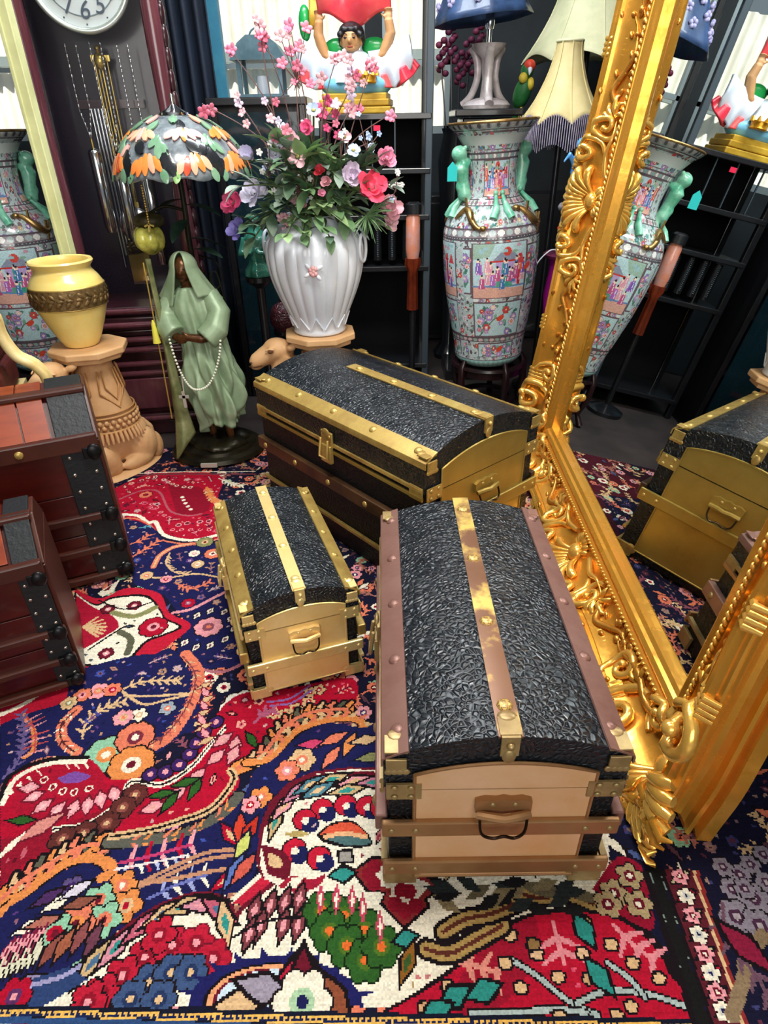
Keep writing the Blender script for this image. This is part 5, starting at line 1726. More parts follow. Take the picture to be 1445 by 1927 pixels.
# cream upright beside the clock
a, b = at_y(127, 470, 2.68), at_y(62, 0, 2.68)
up = MB().box((0, 0, 1.1), (.042, .05, 2.2)).box((-.014, -.028, 1.1), (.014, .008, 2.2)).box((0, 0, .03), (.06, .06, .06))
tag(bevel(up.build('cream_upright', mat('cream_paint', '#d6d8a0', .5, col2='#c2c48c', nscale=6), smooth=0, loc=(a.x, 2.68, -.01)), .003), 'tall cream painted wooden upright standing beside the clock', 'post')

# ------------------------------------------------------------------ sofa arm at the left edge
m_cream = mat('cream_carved_wood', '#e0cc92', .4, col2='#c8ac6a', nscale=12, coat=.2)
m_uph = mat('maroon_damask', '#5a1c18', .6, col2='#40100e', nscale=16, spread=.1, bump=.4, bscale=50)
e = at_y(24, 640, 2.14)
arm = thing('carved_armchair', 'maroon upholstered armchair with a cream scrolled arm at the left edge', 'armchair', (e.x - .10, e.y, -.01), .3)
ez = e.z
fr = MB()
for o_ in (-.018, 0, .018):
    fr.tube(spline([(.045, o_, ez + .115), (.015, o_, ez + .12), (-.0, o_, ez + .09), (.01, o_, ez + .05), (.055, o_, ez + .09), (.06, o_, ez + .02), (.085, o_, ez - .05), (.14, o_, ez - .10), (.16, o_, ez - .2), (.15, o_, .01)], 6), .017, 8)
fr.tube(spline([(.055, -.025, ez + .10), (.07, -.025, ez + .085), (.06, -.025, ez + .068), (.045, -.025, ez + .08), (.055, -.025, ez + .088)], 5), .008, 7)
fr.build('scrolled_arm', m_cream, arm, 60)
sm = MB().box((-.10, .06, ez - .04), (.24, .28, .10)).box((-.12, .06, ez - .14), (.30, .30, .12))
bevel(sm.build('seat_cushion', m_uph, arm, 0), .03, 4)
bk = MB().box((-.30, .1, ez + .05), (.12, .34, .5))
bevel(bk.build('backrest', m_uph, arm, 0), .04, 4)
MB().box((-.12, .06, ez - .23), (.32, .32, .06)).build('seat_rail', m_cream, arm, 0)
for x, y in ((-.26, -.06), (-.26, .18), (.02, .18)):
    MB().tube([(x, y, ez - .22), (x, y, .12), (x, y, .0)], [.03, .022, .016], 8).build('leg', m_cream, arm, 60)

# ------------------------------------------------------------------ figure lamp with leaded shade
m_brz = mat('green_patina_robe', '#a3b898', .42, .15, col2='#6c8462', nscale=8, spread=.3, bump=.2, bscale=40)
m_skin = mat('brown_bronze', '#6a4526', .32, .5, col2='#4a2e18', nscale=14)
m_dkbrz = mat('dark_bronze', '#1c1a14', .35, .6, col2='#2e2a1c', nscale=12)
sb = at_z(402, 852, 0)
lamp = thing('figure_lamp', 'bronze lamp of a robed woman carrying a leaded glass shade', 'lamp', (sb.x + .02, sb.y + .03, 0), .0)
b = MB()
b.lathe([(.001, 0), (.185, 0), (.198, .012), (.19, .028), (.165, .036), (.16, .05), (.001, .05)], 44, fn=lambda a, r, z: r * (1 + .05 * math.cos(2 * a)), cap=False)
b.build('base', m_dkbrz, lamp, 40)
rk = MB()
q = random.Random(4)
for i in range(16):
    a = q.uniform(0, 2 * PI)
    rk.ell((.10 * math.cos(a), .10 * math.sin(a), .055), (q.uniform(.03, .06), q.uniform(.03, .05), q.uniform(.015, .035)), 10, 7)
rk.ell((0, 0, .05), (.12, .12, .03), 16, 8)
melt(rk.build('rocky_ground', m_dkbrz, lamp, 60, fix=False), .008, 2)
MB().box((.0, -.192, .02), (.07, .012, .016)).build('name_plate', m_plate, lamp, 0)
# robe: sections (z, cx, cy, rx, ry)
sec = [(.165, .035, -.01, .085, .062), (.20, .035, -.01, .098, .075), (.26, .030, -.005, .108, .085), (.34, .022, 0, .108, .088), (.42, .015, 0, .098, .082), (.48, .010, 0, .086, .072), (.53, .006, 0, .082, .068), (.58, .0, 0, .092, .068), (.63, -.005, 0, .100, .066), (.67, -.008, 0, .092, .058), (.70, -.010, 0, .062, .046), (.72, -.012, 0, .040, .036)]
sz = [r_[0] for r_ in sec]


def robe(u, v):
    z = .135 + .585 * v
    cx, cy, rx, ry = (float(np.interp(z, sz, [r_[k] for r_ in sec])) for k in (1, 2, 3, 4))
    a = 2 * PI * u
    amp = .24 * max(0, min(1, (.62 - z) / .30)) + .05
    f = 1 + amp * (abs(math.sin(3.5 * a + 8 * z)) * 1.3 - .8 + math.sin(11 * a - 14 * z + 1) * .45 + .25 * math.sin(19 * a + 20 * z)) - .05 * math.cos(3 * a + 6 * z)
    hem = .018 * math.sin(3 * a + 1) + .02 * math.cos(a + .4)
    return (cx + rx * f * math.cos(a), cy + ry * f * math.sin(a), z + hem * max(0, 1 - v * 3))


rb = MB().grid(robe, 120, 60, True)
o = rb.build('robe', m_brz, lamp, 180)
o.modifiers.new('cloth', 'SOLIDIFY').thickness = .005
# body: legs, arms, neck and head in one skin
bd = MB()
bd.tube([(.055, 0, .30), (.062, -.01, .20), (.068, -.02, .11), (.072, -.02, .055)], [.035, .026, .017, .014], 12).ell((.074, -.045, .052), (.016, .036, .014), 10, 8)
bd.tube([(-.01, .01, .30), (-.015, .015, .18), (-.02, .02, .055)], [.035, .024, .015], 12).ell((-.02, -.005, .052), (.016, .034, .014), 10, 8)
bd.ell((0, 0, .50), (.06, .05, .22), 14, 10)
bd.tube([(-.012, 0, .66), (-.014, -.006, .72), (-.016, -.012, .76)], [.036, .024, .026], 12)
bd.ell((-.018, -.016, .785), (.036, .042, .050), 16, 12).ell((-.020, -.056, .778), (.007, .010, .012), 8, 6).ell((-.019, -.046, .755), (.016, .012, .012), 8, 6)
# right arm folded across, left hand holding the sash
bd.tube([(.075, -.01, .665), (.098, -.03, .60), (.085, -.065, .545), (.03, -.095, .535), (-.03, -.098, .545)], [.032, .028, .024, .019, .015], 12)
bd.tube([(-.088, -.01, .665), (-.115, -.02, .61), (-.10, -.06, .555), (-.06, -.085, .535)], [.030, .026, .022, .017], 12)
for k in range(4):
    bd.tube([(-.03, -.098, .55 - .009 * k), (-.052, -.102, .552 - .010 * k), (-.066, -.092, .548 - .010 * k)], [.0062, .0056, .0045], 6)
bd.tube([(-.025, -.098, .552), (-.034, -.106, .566), (-.042, -.106, .574)], [.006, .0055, .0045], 6)
melt(bd.build('body', m_skin, lamp, 60, fix=False), .0055, 2)
for s in (-1, 1):
    MB().ell((-.019 + s * .014, -.053, .792), (.006, .003, .003), 8, 6).build('eye', m_dkbrz, lamp, 60)
MB().tube([(-.030, -.055, .760), (-.020, -.059, .758), (-.010, -.055, .760)], .0025, 6).build('mouth', m_dkbrz, lamp, 60)
sl = MB()
for s, P in ((1, [(.06, 0, .69), (.098, -.025, .62), (.085, -.06, .565), (.045, -.085, .53)]), (-1, [(-.07, 0, .69), (-.112, -.02, .62), (-.10, -.055, .57), (-.075, -.075, .545)])):
    sl.tube(P, [.040, .048, .052, .050], 16)
melt(sl.build('sleeve', m_brz, lamp, 60, fix=False), .006, 2)
# head scarf: hood open at the face, falling behind the shoulders


def hood(u, v):
    a = PI * (.13 + 1.74 * u) - PI / 2
    if v < .5:
        ph = PI / 2 * (v / .5)
        r_ = math.sin(ph)
        return (-.018 + .054 * r_ * math.cos(a), -.004 + .060 * r_ * math.sin(a) - .02 * (1 - r_), .79 + .062 * math.cos(ph))
    t = (v - .5) / .5
    w_ = .054 + .045 * t + .008 * math.sin(9 * a) * t
    return (-.018 + w_ * math.cos(a) * (1 + .25 * t), -.004 + (.060 + .02 * t) * math.sin(a) * (1 + .1 * t) + .02 * t, .79 - .12 * t - .02 * t * math.sin(a * 2))


hd = MB().grid(hood, 44, 30).build('head_scarf', m_brz, lamp, 180)
hd.modifiers.new('cloth', 'SOLIDIFY').thickness = .006
# long sash hanging at the side, turned up at the foot
ss = MB()


def sash(u, v):
    z = .83 - .74 * v
    w_ = .010 + .034 * v ** 2.2
    x = -.135 + .03 * v + (u - .5) * 2 * w_
    return (x, -.045 - .05 * v - .025 * math.sin(PI * u) - .06 * max(0, v - .85) / .15 * (1 - u), z + .05 * max(0, v - .8) / .2 * (u - .6) * 2)


m_sash = mat('olive_patina', '#8c8f64', .45, .25, col2='#62683f', nscale=12)
o = ss.grid(sash, 14, 40).build('sash', m_sash, lamp, 180)
o.modifiers.new('cloth', 'SOLIDIFY').thickness = .012
MB().tube([(-.137, -.06, .82), (-.13, -.078, .5), (-.12, -.105, .16)], .004, 6).tube([(-.150, -.06, .82), (-.150, -.078, .5), (-.150, -.10, .2)], .003, 6).build('sash_cord', m_cgold, lamp, 60)
MB().lathe([(.003, .09), (.008, .075), (.013, .02), (.016, 0), (.001, 0)], 12, (-.152, -.085, .52)).build('tassel', mat('yellow_silk', '#d8d04a', .6), lamp, 60)
# stem behind the figure, with bronze leaves
MB().tube(spline([(.02, .09, .05), (.015, .10, .45), (-.005, .095, .80), (.0, .085, 1.02), (.0, .08, 1.16), (.0, .08, 1.30)], 6), .011, 10).build('stem', m_dkbrz, lamp, 60)


def leaf_mesh(L, w, bend=.2, n=7):
    m = MB()

    def f(u, v):
        t = u
        ww = w * math.sin(PI * min(1, t * .96 + .02)) ** .8 * (1 - .25 * t)
        return (L * t, (v - .5) * 2 * ww, -bend * L * t * t + abs(v - .5) * ww * .5)
    return m.grid(f, n, 3)


lm = leaf_mesh(.15, .035, .25, 9).mesh('bronze_leaf', 180)
lm.materials.append(mat('dark_green_bronze', '#22382e', .35, .4, col2='#3c5a4a', nscale=10))
for (z, a, t) in ((.84, -.5, -.1), (.88, .5, .1), (1.0, -.3, 0), (1.02, 2.7, .1), (.95, -1.8, .2)):
    put('bronze_leaf', lm, lamp, (.0, .09, z), (0, t, a))
MB().tube(spline([(.03, .07, .82), (.10, .04, .80), (.12, .03, .74), (.09, .03, .70), (.07, .03, .74), (.10, .03, .76), (.125, .02, .60)], 5), .0035, 6).build('tendril', m_dkbrz, lamp, 60)
gl = MB()
for k in range(6):
    a = k * PI / 3
    gl.ell((-.13 + .032 * math.cos(a), .0 + .032 * math.sin(a), .895), (.028, .028, .045), 10, 8)
gl.ell((-.13, 0, .88), (.045, .045, .045), 12, 8)
melt(gl.build('glass_blossom', mat('yellow_green_glass', '#c8c45a', .15, col2='#7c7a30', nscale=14, coat=.6), lamp, 60, fix=False), .006, 2)
MB().tube(spline([(.0, .09, .98), (-.07, .05, 1.0), (-.125, .01, .97), (-.13, 0, .93)], 5), .006, 7).build('branch', m_dkbrz, lamp, 60)
MB().ell((-.125, .02, .955), (.06, .055, .032), 14, 8).build('leaf_cap', mat('brown_moss_bronze', '#4a4226', .5, .3, col2='#2c2816', nscale=20, bump=.6, bscale=60), lamp, 60)
# pull chains
for x, y in ((-.10, -.06),):
    ch = MB()
    for j in range(16):
        ch.ell((x, y, 1.08 - j * .0085), .0042, 6, 5)
    ch.tube([(x - .018, y, .945), (x, y, .952), (x + .018, y, .945)], .005, 6).tube([(x, y, .955), (x - .004, y, .925)], .005, 6)
    ch.build('pull_chain', m_cgold, lamp, 60)
# shade: dome of leaded panes
SR, SHt, SZ = .245, .195, 1.10
shc = Vector((.025, .06, SZ))


def dome_pt(rad, a, off=0.0):
    """rad 0 at the crown .. 1 at the rim"""
    ph = rad * 1.38
    r_ = (SR + off) * math.sin(ph) / math.sin(1.38)
    z = (SHt + off) * (math.cos(ph) - math.cos(1.38)) / (1 - math.cos(1.38))
    return shc + Vector((r_ * math.cos(a), r_ * math.sin(a), z))


m_lead = mat('smoky_lead_glass', '#4a525a', .22, col2='#8a9498', nscale=26, spread=.2, coat=.5)
shade = MB().grid(lambda u, v: dome_pt(.13 + .87 * v + (.02 * math.cos(24 * PI * u) if v > .99 else 0), 2 * PI * u), 72, 22, True).build('shade', m_lead, lamp, 180)
shade.modifiers.new('glass', 'SOLIDIFY').thickness = .003
MB().lathe([(.001, .035), (.012, .03), (.02, .022), (.05, .008), (.052, 0), (.001, 0)], 24, shc + Vector((0, 0, SHt - .004))).tube([shc + Vector((0, 0, SHt + .02)), shc + Vector((0, 0, SHt + .06))], .007, 8).build('crown_cap', m_chrome, lamp, 50)
panes = {}
for nm, c, c2 in (('orange', '#e87a30', '#f29a50'), ('peach', '#f0a07c', '#f4b89c'), ('red', '#cc3a24', '#e05a34'), ('green', '#5c8a68', '#84a88a'), ('bright', '#7cb05a', '#98c478'), ('black', '#14161a', '#24282c'), ('pinkish', '#dc9c98', '#e8b8ac')):
    panes[nm] = mat(nm + '_pane', c, .22, col2=c2, nscale=18, spread=.3, coat=.6)
pc = random.Random(9)


def pane(rad, a, L, w, dirn, m):
    """one petal-shaped pane laid on the dome, pointing along dirn (0 = down the dome)"""
    vs, fs = [], []
    n = 6
    for lay, off in ((0, .003), (1, .0075)):
        for i in range(n + 1):
            t = i / n
            ww = w * math.sin(PI * (t * .9 + .06)) ** .7
            for s in (-1, 0, 1):
                dl, dw = L * (t - .5), s * ww
                dr = (dl * math.cos(dirn) - dw * math.sin(dirn))
                da = (dl * math.sin(dirn) + dw * math.cos(dirn))
                r_ = rad + dr / .30
                vs.append(dome_pt(r_, a + da / (SR * max(.2, math.sin(max(rad, .1) * 1.38))), off + (.002 if s == 0 and lay else 0)))
    K = (n + 1) * 3
    for i in range(n):
        for s in (0, 1):
            q_ = i * 3 + s
            fs.append((K + q_, K + q_ + 1, K + q_ + 4, K + q_ + 3))
            fs.append((q_, q_ + 3, q_ + 4, q_ + 1))
        fs.append((i * 3, K + i * 3, K + i * 3 + 3, i * 3 + 3))
        fs.append((i * 3 + 2, i * 3 + 5, K + i * 3 + 5, K + i * 3 + 2))
    MB().add(vs, fs).build('pane', m, shade, 40)


for k in range(9):
    a = k * 2 * PI / 9 + .25
    col = ('orange', 'peach', 'orange')[k % 3]
    for j in range(5):
        pane(.86 + .02 * math.cos(j), a + (j - 2) * .095, .062 - .006 * abs(j - 2), .0125, (j - 2) * .28, panes[col if j % 2 == 0 else ('orange', 'red', 'peach')[pc.randrange(3)]])
    for j in range(3):
        pane(.80 + .05 * j, a + .36 + (j - 1) * .05, .055, .018, pc.uniform(-.5, .5), panes['black'])
    pane(.96, a + .28, .04, .014, .3, panes['green'])
    pane(.97, a + .44, .035, .012, -.3, panes['bright' if k % 3 == 0 else 'green'])
for k in range(7):
    a = k * 2 * PI / 7 + .6
    for j in range(5):
        pane(.54, a + (j - 2) * .13, .055 - .005 * abs(j - 2), .0115, (j - 2) * .42, panes[('orange', 'peach', 'pinkish')[(k + (j == 2)) % 3]])
    for j in range(3):
        pane(.62 + .04 * j, a + .45 + (j - 1) * .09, .05, .012, (j - 1) * .6, panes['green'])
    pane(.68, a + .1, .05, .018, .6, panes['black'])
for k in range(9):
    pane(.72, k * 2 * PI / 9 + .45, .05, .014, pc.uniform(-.8, .8), panes[('green', 'black', 'pinkish')[k % 3]])
    pane(.42, k * 2 * PI / 9 + .2, .05, .014, pc.uniform(-.4, .4), panes[('green', 'black', 'green')[k % 3]])
for k in range(8):
    pane(.30, k * PI / 4 + .2, .05, .014, 0, panes[('green', 'pinkish', 'green', 'peach')[k % 4]])
# rosary hung on the figure
m_bead = mat('pearl_bead', '#d8dcc8', .3)
for (lab, P) in (('white bead rosary draped round the bronze figure', [(-.07, -.02, .70), (-.10, -.075, .60), (-.085, -.12, .50), (-.06, -.135, .40), (-.02, -.145, .345), (.04, -.14, .36), (.085, -.115, .44), (.105, -.09, .54), (.088, -.03, .66), (.05, .01, .72)]),):
    rs = thing('rosary', lab, 'rosary', lamp.location)
    C = spline(P, 8)
    bd_ = MB()
    for c in C:
        bd_.ell(c, .0055, 6, 5)
    bo = bd_.build('beads', m_bead, rs, 60)
    bo['kind'] = 'stuff'
    MB().tube(C, .0018, 5).build('cord', m_dkbrz, rs, 60)
    MB().tube([(-.062, -.138, .395), (-.066, -.14, .33)], .003, 6).box((-.068, -.142, .30), (.012, .006, .07)).box((-.068, -.142, .312), (.04, .006, .012)).build('cross', m_plate, rs, 30)
# ------------------------------------------------------------------ black shelf unit
m_black = mat('black_lacquer', (.008, .009, .011), .25, coat=.4)
m_bgrey = mat('grey_edge_lacquer', '#3c4850', .35, .2)
ytop = 3.45
sl, sr_ = at_y(605, 212, ytop), at_y(808, 212, ytop)
SX0, SX1, SZ1 = sl.x, sr_.x, sl.z
shelf = thing('black_shelf_unit', 'black lacquered open shelf unit carrying the plaster child statue', 'shelf', ((SX0 + SX1) / 2, ytop + .18, -.01))
hw = (SX1 - SX0) / 2
for s in (-1, 1):
    for d in (-.17, .17):
        top = 2.05 if s > 0 else SZ1 - .02
        bevel(MB().box((s * hw, d, top / 2), (.034, .034, top)).build('post', m_bgrey if s > 0 and d < 0 else m_black, shelf, 0), .004)
for z in (SZ1 - .01, SZ1 - .235, SZ1 - .44, .62, .10):
    bevel(MB().box((0, 0, z), (2 * hw + .02, .38, .026)).build('shelf_board', m_black, shelf, 0), .004)
MB().box((0, .18, .66), (2 * hw, .012, 1.30)).build('back_panel', mat('matte_black', (.004, .004, .005), .7, spec=.2), shelf, 0)
for i, x in enumerate((-.15, -.02, .09)):
    MB().box((x, -.16, SZ1 - .12), (.006, .01, .2)).build('divider', m_bgrey, shelf, 0)
for i in range(5):
    x = -hw + .10 + i * (2 * hw - .16) / 4.6
    bl = MB().tube([(x, -.15, .66), (x, -.15, SZ1 - .46)], .022, 10).build('baluster', m_black, shelf, 50)
    bk_ = MB()
    for j in range(22):
        bk_.ell((x, -.173, .68 + j * .0085 * 1.05), (.006, .004, .003), 6, 5)
    bk_.build('bead_inlay', m_bgrey, bl, 60)
tag(MB().box((0, 0, 0), (.032, .004, .022)).build('red_sticker', mat('red_label', '#e01848', .5), smooth=0, loc=at_y(709, 241, ytop + .0)), 'small red price sticker on the black shelf', 'sticker')
# amber glass lantern with ribbed stem in front of the shelf
al = at_y(777, 440, 3.30)
am = thing('amber_lamp', 'tall amber and pink glass lamp with a ribbed stem beside the shelf post', 'lamp', (al.x, al.y, -.01))
m_amber = mat('amber_glass', '#d8702c', .2, col2='#c89a94', nscale=6, spread=.1, coat=.5)
MB().lathe([(.001, al.z - .10), (.030, al.z - .10), (.036, al.z - .06), (.034, al.z + .08), (.028, al.z + .10), (.001, al.z + .10)], 20, cap=False).build('chimney', m_amber, am, 50)
MB().lathe([(.04, al.z + .10), (.04, al.z + .14), (.026, al.z + .15), (.001, al.z + .15)], 20, cap=False).build('cap', m_black, am, 50)
MB().tube([(0, 0, .04), (0, 0, al.z - .34)], .016, 10).build('rod', m_black, am, 60)
MB().lathe([(.026, al.z - .35), (.022, al.z - .16), (.036, al.z - .13), (.034, al.z - .10)], 20, fn=lambda a, r, z: r * (1 + .12 * math.cos(8 * a))).build('stem', mat('red_brown_ribbed', '#7a3018', .3, col2='#4a1a10', nscale=10), am, 50)
MB().lathe([(.001, 0), (.10, 0), (.10, .02), (.03, .05), (.001, .05)], 24, cap=False).build('foot', m_black, am, 50)

# ------------------------------------------------------------------ plaster child statue
m_prob = mat('white_robe_plaster', '#dfe6f0', .35, col2='#c4d2e6', nscale=5, coat=.3)
m_pblue = mat('sky_blue_plaster', '#7cc0de', .35, coat=.3)
m_pred = mat('red_plaster', '#e0304a', .3, col2='#e85a58', nscale=5, coat=.4)
m_pgreen = mat('green_plaster', '#1f9a4a', .3, coat=.4)
m_pskin = mat('tan_skin_plaster', '#c89a6c', .4, col2='#b98656', nscale=8)
m_phair = mat('black_hair_plaster', '#1c1a1e', .35)
m_pgold = mat('gold_paint_plaster', '#d8b03c', .4, .2, col2='#b48c28', nscale=8)
cb = at_y(672, 208, ytop + .14)
K = 1.0
CHS = (.92, .92, .68)
ch = thing('child_statue', 'painted plaster statue of a dark-haired child in white robe and red cape', 'statue', (cb.x, ytop + .15, SZ1 - .006), -.12)
ch.scale = CHS
for i, (z, w_, d_) in enumerate(((.0, .38, .23), (.045, .36, .215), (.08, .335, .20))):
    bevel(MB().box((0, 0, z + .02), (w_, d_, .042)).build('base_tier', m_pgold, ch, 0), .008, 3)
z0 = .12
b = MB()
b.ell((.0, -.01, z0 + .05), (.19, .11, .09), 20, 12)
melt(b.build('skirt', m_pblue, ch, 60, fix=False), .008, 3)
# body: one skin, with head and raised arms
b = MB()
b.ell((-.01, -.02, z0 + .12), (.10, .075, .12), 16, 12)
b.tube([(-.01, -.02, z0 + .20), (-.012, -.035, z0 + .255)], [.032, .028], 10)
b.ell((-.012, -.05, z0 + .30), (.052, .054, .078), 18, 14)
b.ell((-.012, -.106, z0 + .288), (.010, .012, .018), 8, 6).ell((-.012, -.088, z0 + .245), (.022, .016, .016), 8, 6)
b.ell((-.064, -.045, z0 + .29), (.009, .014, .024), 8, 6).ell((.040, -.045, z0 + .29), (.009, .014, .024), 8, 6)
for s, P in ((-1, [(-.09, -.02, z0 + .17), (-.15, -.04, z0 + .22), (-.175, -.05, z0 + .33), (-.168, -.055, z0 + .40)]), (1, [(.08, -.02, z0 + .17), (.15, -.04, z0 + .22), (.185, -.05, z0 + .33), (.175, -.055, z0 + .40)])):
    b.tube(P, [.034, .03, .026, .022], 12)
    h0 = Vector(P[-1])
    b.ell(h0 + Vector((0, 0, .018)), (.022, .012, .024), 10, 8)
    for f in range(4):
        b.tube([h0 + Vector((-.016 + .0105 * f, 0, .03)), h0 + Vector((-.018 + .012 * f, -.006, .052)), h0 + Vector((-.018 + .012 * f, -.016, .062 - .003 * abs(f - 1.5)))], [.0062, .0056, .0045], 6)
    b.tube([h0 + Vector((-s * .016, -.004, .008)), h0 + Vector((-s * .030, -.010, .022)), h0 + Vector((-s * .034, -.014, .034))], [.0068, .006, .005], 6)
melt(b.build('body', m_pskin, ch, 60, fix=False), .0058, 2)
h = MB()
h.ell((-.012, -.032, z0 + .335), (.066, .064, .068), 18, 12)
for x, zz_ in ((-.06, .325), (-.042, .352), (-.012, .350), (.018, .352), (.038, .322)):
    h.ell((x, -.085, z0 + zz_), (.018, .016, .022), 8, 6)
h.ell((-.066, -.03, z0 + .31), (.014, .034, .05), 10, 8).ell((.043, -.03, z0 + .31), (.014, .034, .05), 10, 8)
melt(h.build('hair', m_phair, ch, 60, fix=False), .006, 2)
for s in (-1, 1):
    MB().ell((-.012 + s * .021, -.100, z0 + .305), (.009, .004, .0055), 8, 6).build('eye', m_phair, ch, 60)
    MB().tube([(-.012 + s * .012, -.104, z0 + .322), (-.012 + s * .022, -.101, z0 + .327), (-.012 + s * .032, -.094, z0 + .321)], .0024, 5).build('eyebrow', m_phair, ch, 60)
MB().tube([(-.026, -.100, z0 + .258), (-.012, -.105, z0 + .255), (.002, -.100, z0 + .258)], .0034, 6).build('mouth', mat('lip_paint', '#b0504a', .4), ch, 60)


def tunic(u, v):
    a = 2 * PI * u
    z = z0 + .06 + .185 * v
    r_ = float(np.interp(v, [0, .35, .7, .9, 1], [.135, .115, .10, .072, .045]))
    f = 1 + .07 * (1 - v) * math.sin(9 * a + 2 * v) + .03 * math.sin(5 * a)
    return (-.01 + r_ * f * math.cos(a), -.022 + r_ * .8 * f * math.sin(a), z)


MB().grid(tunic, 90, 24, True).build('tunic', m_prob, ch, 180)
for s in (-1, 1):
    sv = MB()

    def sleeve(u, v, s=s):
        x = s * (.07 + .20 * u)
        drop = .03 + .17 * math.sin(PI * min(1, u * .75 + .12)) + .05 * u
        z = z0 + .235 + .09 * u * u - drop * v + .010 * math.sin(16 * u + 3 * v) * v
        return (x + s * .03 * v, -.055 - .02 * math.sin(14 * u) * v - .02 * math.sin(PI * v), z)
    o = sv.grid(sleeve, 30, 16).build('sleeve', m_prob, ch, 180)
    o.modifiers.new('cloth', 'SOLIDIFY').thickness = .02
    rv = MB().grid(lambda u, v, s=s: (s * (.11 + .19 * u + .03 * v), -.04 - .014 * math.sin(12 * u), z0 + .10 + .09 * u * u - .085 * v * math.sin(PI * (.25 + .6 * u))), 24, 10)
    o = rv.build('cape_lining', m_pred, ch, 180)
    o.modifiers.new('cloth', 'SOLIDIFY').thickness = .016
    MB().ell((s * .095, .01, z0 + .265), (.065, .025, .055), 16, 10).build('green_cushion', m_pgreen, ch, 60)
MB().ell((-.245, -.02, z0 + .40), (.032, .03, .10), 14, 10).build('green_panel', m_pgreen, ch, 60)


def drape(u, v):
    x = -.17 + .36 * u
    return (x, -.06 - .02 * math.sin(10 * u + 2 * v) - .03 * math.sin(PI * v), z0 + .405 + .03 * math.cos((u - .5) * PI * 2) * -1 + .30 * v + .012 * math.sin(9 * u))


o = MB().grid(drape, 40, 16).build('red_drape', m_pred, ch, 180)
o.modifiers.new('cloth', 'SOLIDIFY').thickness = .03
o = MB().grid(lambda u, v: (-.215 + .05 * u, -.05 - .01 * math.sin(8 * v), z0 + .36 + .32 * v), 6, 14).build('gold_edge', m_pgold, ch, 180)
o.modifiers.new('cloth', 'SOLIDIFY').thickness = .02
cw = MB().lathe([(.040, 0), (.046, .008), (.042, .02), (.046, .05)], 24, (.075, -.125, z0 + .05))
for k in range(8):
    a = k * PI / 4
    cw.tube([(.075 + .046 * math.cos(a), -.125 + .046 * math.sin(a), z0 + .095), (.075 + .05 * math.cos(a), -.125 + .05 * math.sin(a), z0 + .125)], [.014, .003], 6)
cw.build('gold_crown', mat('orange_gold', '#d89a28', .3, .5), ch, 50)
MB().tube([(.075, -.09, z0 + .06), (.06, -.05, z0 + .10)], [.02, .025], 8).build('crown_support', m_prob, ch, 60)

# ------------------------------------------------------------------ dark cabinet left of the shelf
m_teal = mat('teal_glass', '#2c5a66', .06, trans=.0, coat=.8, col2='#1a3640', nscale=3)
m_dark = mat('near_black_wood', (.006, .006, .008), .3, coat=.3)
c0, c1 = at_y(432, 330, 3.25), at_y(560, 330, 3.25)
cab = thing('glass_display_cabinet', 'dark display cabinet with bluish glass between the clock and the shelf', 'cabinet', ((c0.x + c1.x) / 2, 3.40, -.01))
cwid = c1.x - c0.x + .08
ztop = at_y(500, 185, 3.25).z
bevel(MB().box((0, .12, ztop / 2), (cwid, .02, ztop)).box((-cwid / 2, 0, ztop / 2), (.03, .26, ztop)).box((cwid / 2, 0, ztop / 2), (.03, .26, ztop)).box((0, 0, ztop), (cwid + .05, .3, .03)).box((0, 0, .05), (cwid, .26, .1)).build('carcass', m_dark, cab, 0), .004)
for z in (.35, .65, .95):
    MB().box((0, .0, z), (cwid - .04, .22, .016)).build('shelf_board', m_dark, cab, 0)
dr = MB().box((0, -.135, ztop / 2 + .04), (cwid - .05, .006, ztop - .16)).build('glass_door', mat('cabinet_glass', '#16323c', .04, alpha=.35, spec=.7), cab, 0)
MB().ell((cwid / 2 - .05, -.15, .8), (.008, .012, .02), 8, 6).build('knob', m_cgold, dr, 60)
# house-shaped lantern on the cabinet
LS = .72
lt = thing('metal_lantern', 'blue-grey house-shaped metal lantern on top of the display cabinet', 'lantern', (at_y(497, 200, 3.35).x, 3.38, ztop + .007))
lt.scale = (.8, .8, .66)
m_lant = mat('blue_grey_metal', '#3c5864', .4, .3, col2='#587480', nscale=6)
for sx in (-1, 1):
    for sy in (-1, 1):
        MB().box((sx * .11, sy * .09, .10), (.022, .022, .20)).build('corner_post', m_lant, lt, 0)
MB().box((0, 0, .008), (.26, .22, .016)).build('base', m_lant, lt, 0)
MB().prism([(-.15, .20), (.15, .20), (.10, .29), (.05, .33), (-.05, .33), (-.10, .29)], -.12, .12).build('roof', m_lant, lt, 0)
for s in (-1, 1):
    MB().box((0, s * .088, .105), (.20, .004, .18)).build('pane', m_glass, lt, 0)
MB().tube([(.05 * math.cos(a), 0, .33 + .05 * math.sin(a)) for a in np.linspace(0, PI, 13)], .005, 6).build('ring', m_lant, lt, 60)
MB().lathe([(.001, .016), (.035, .016), (.035, .12), (.001, .12)], 16, cap=False).build('candle', m_prob, lt, 50)
# dark curtain pole and drape between clock and window
p = at_y(360, 120, 3.60)
cu = MB().grid(lambda u, v: (p.x - .10 + .20 * u, 3.62 + .03 * math.sin(u * 22), .02 + 2.4 * v), 60, 6)
o = cu.build('dark_curtain', mat('midnight_curtain', '#0c1420', .7, col2='#142032', nscale=4), smooth=180)
o.modifiers.new('cloth', 'SOLIDIFY').thickness = .006
tag(o, 'dark navy curtain hanging behind the leaded glass lamp', 'curtain')
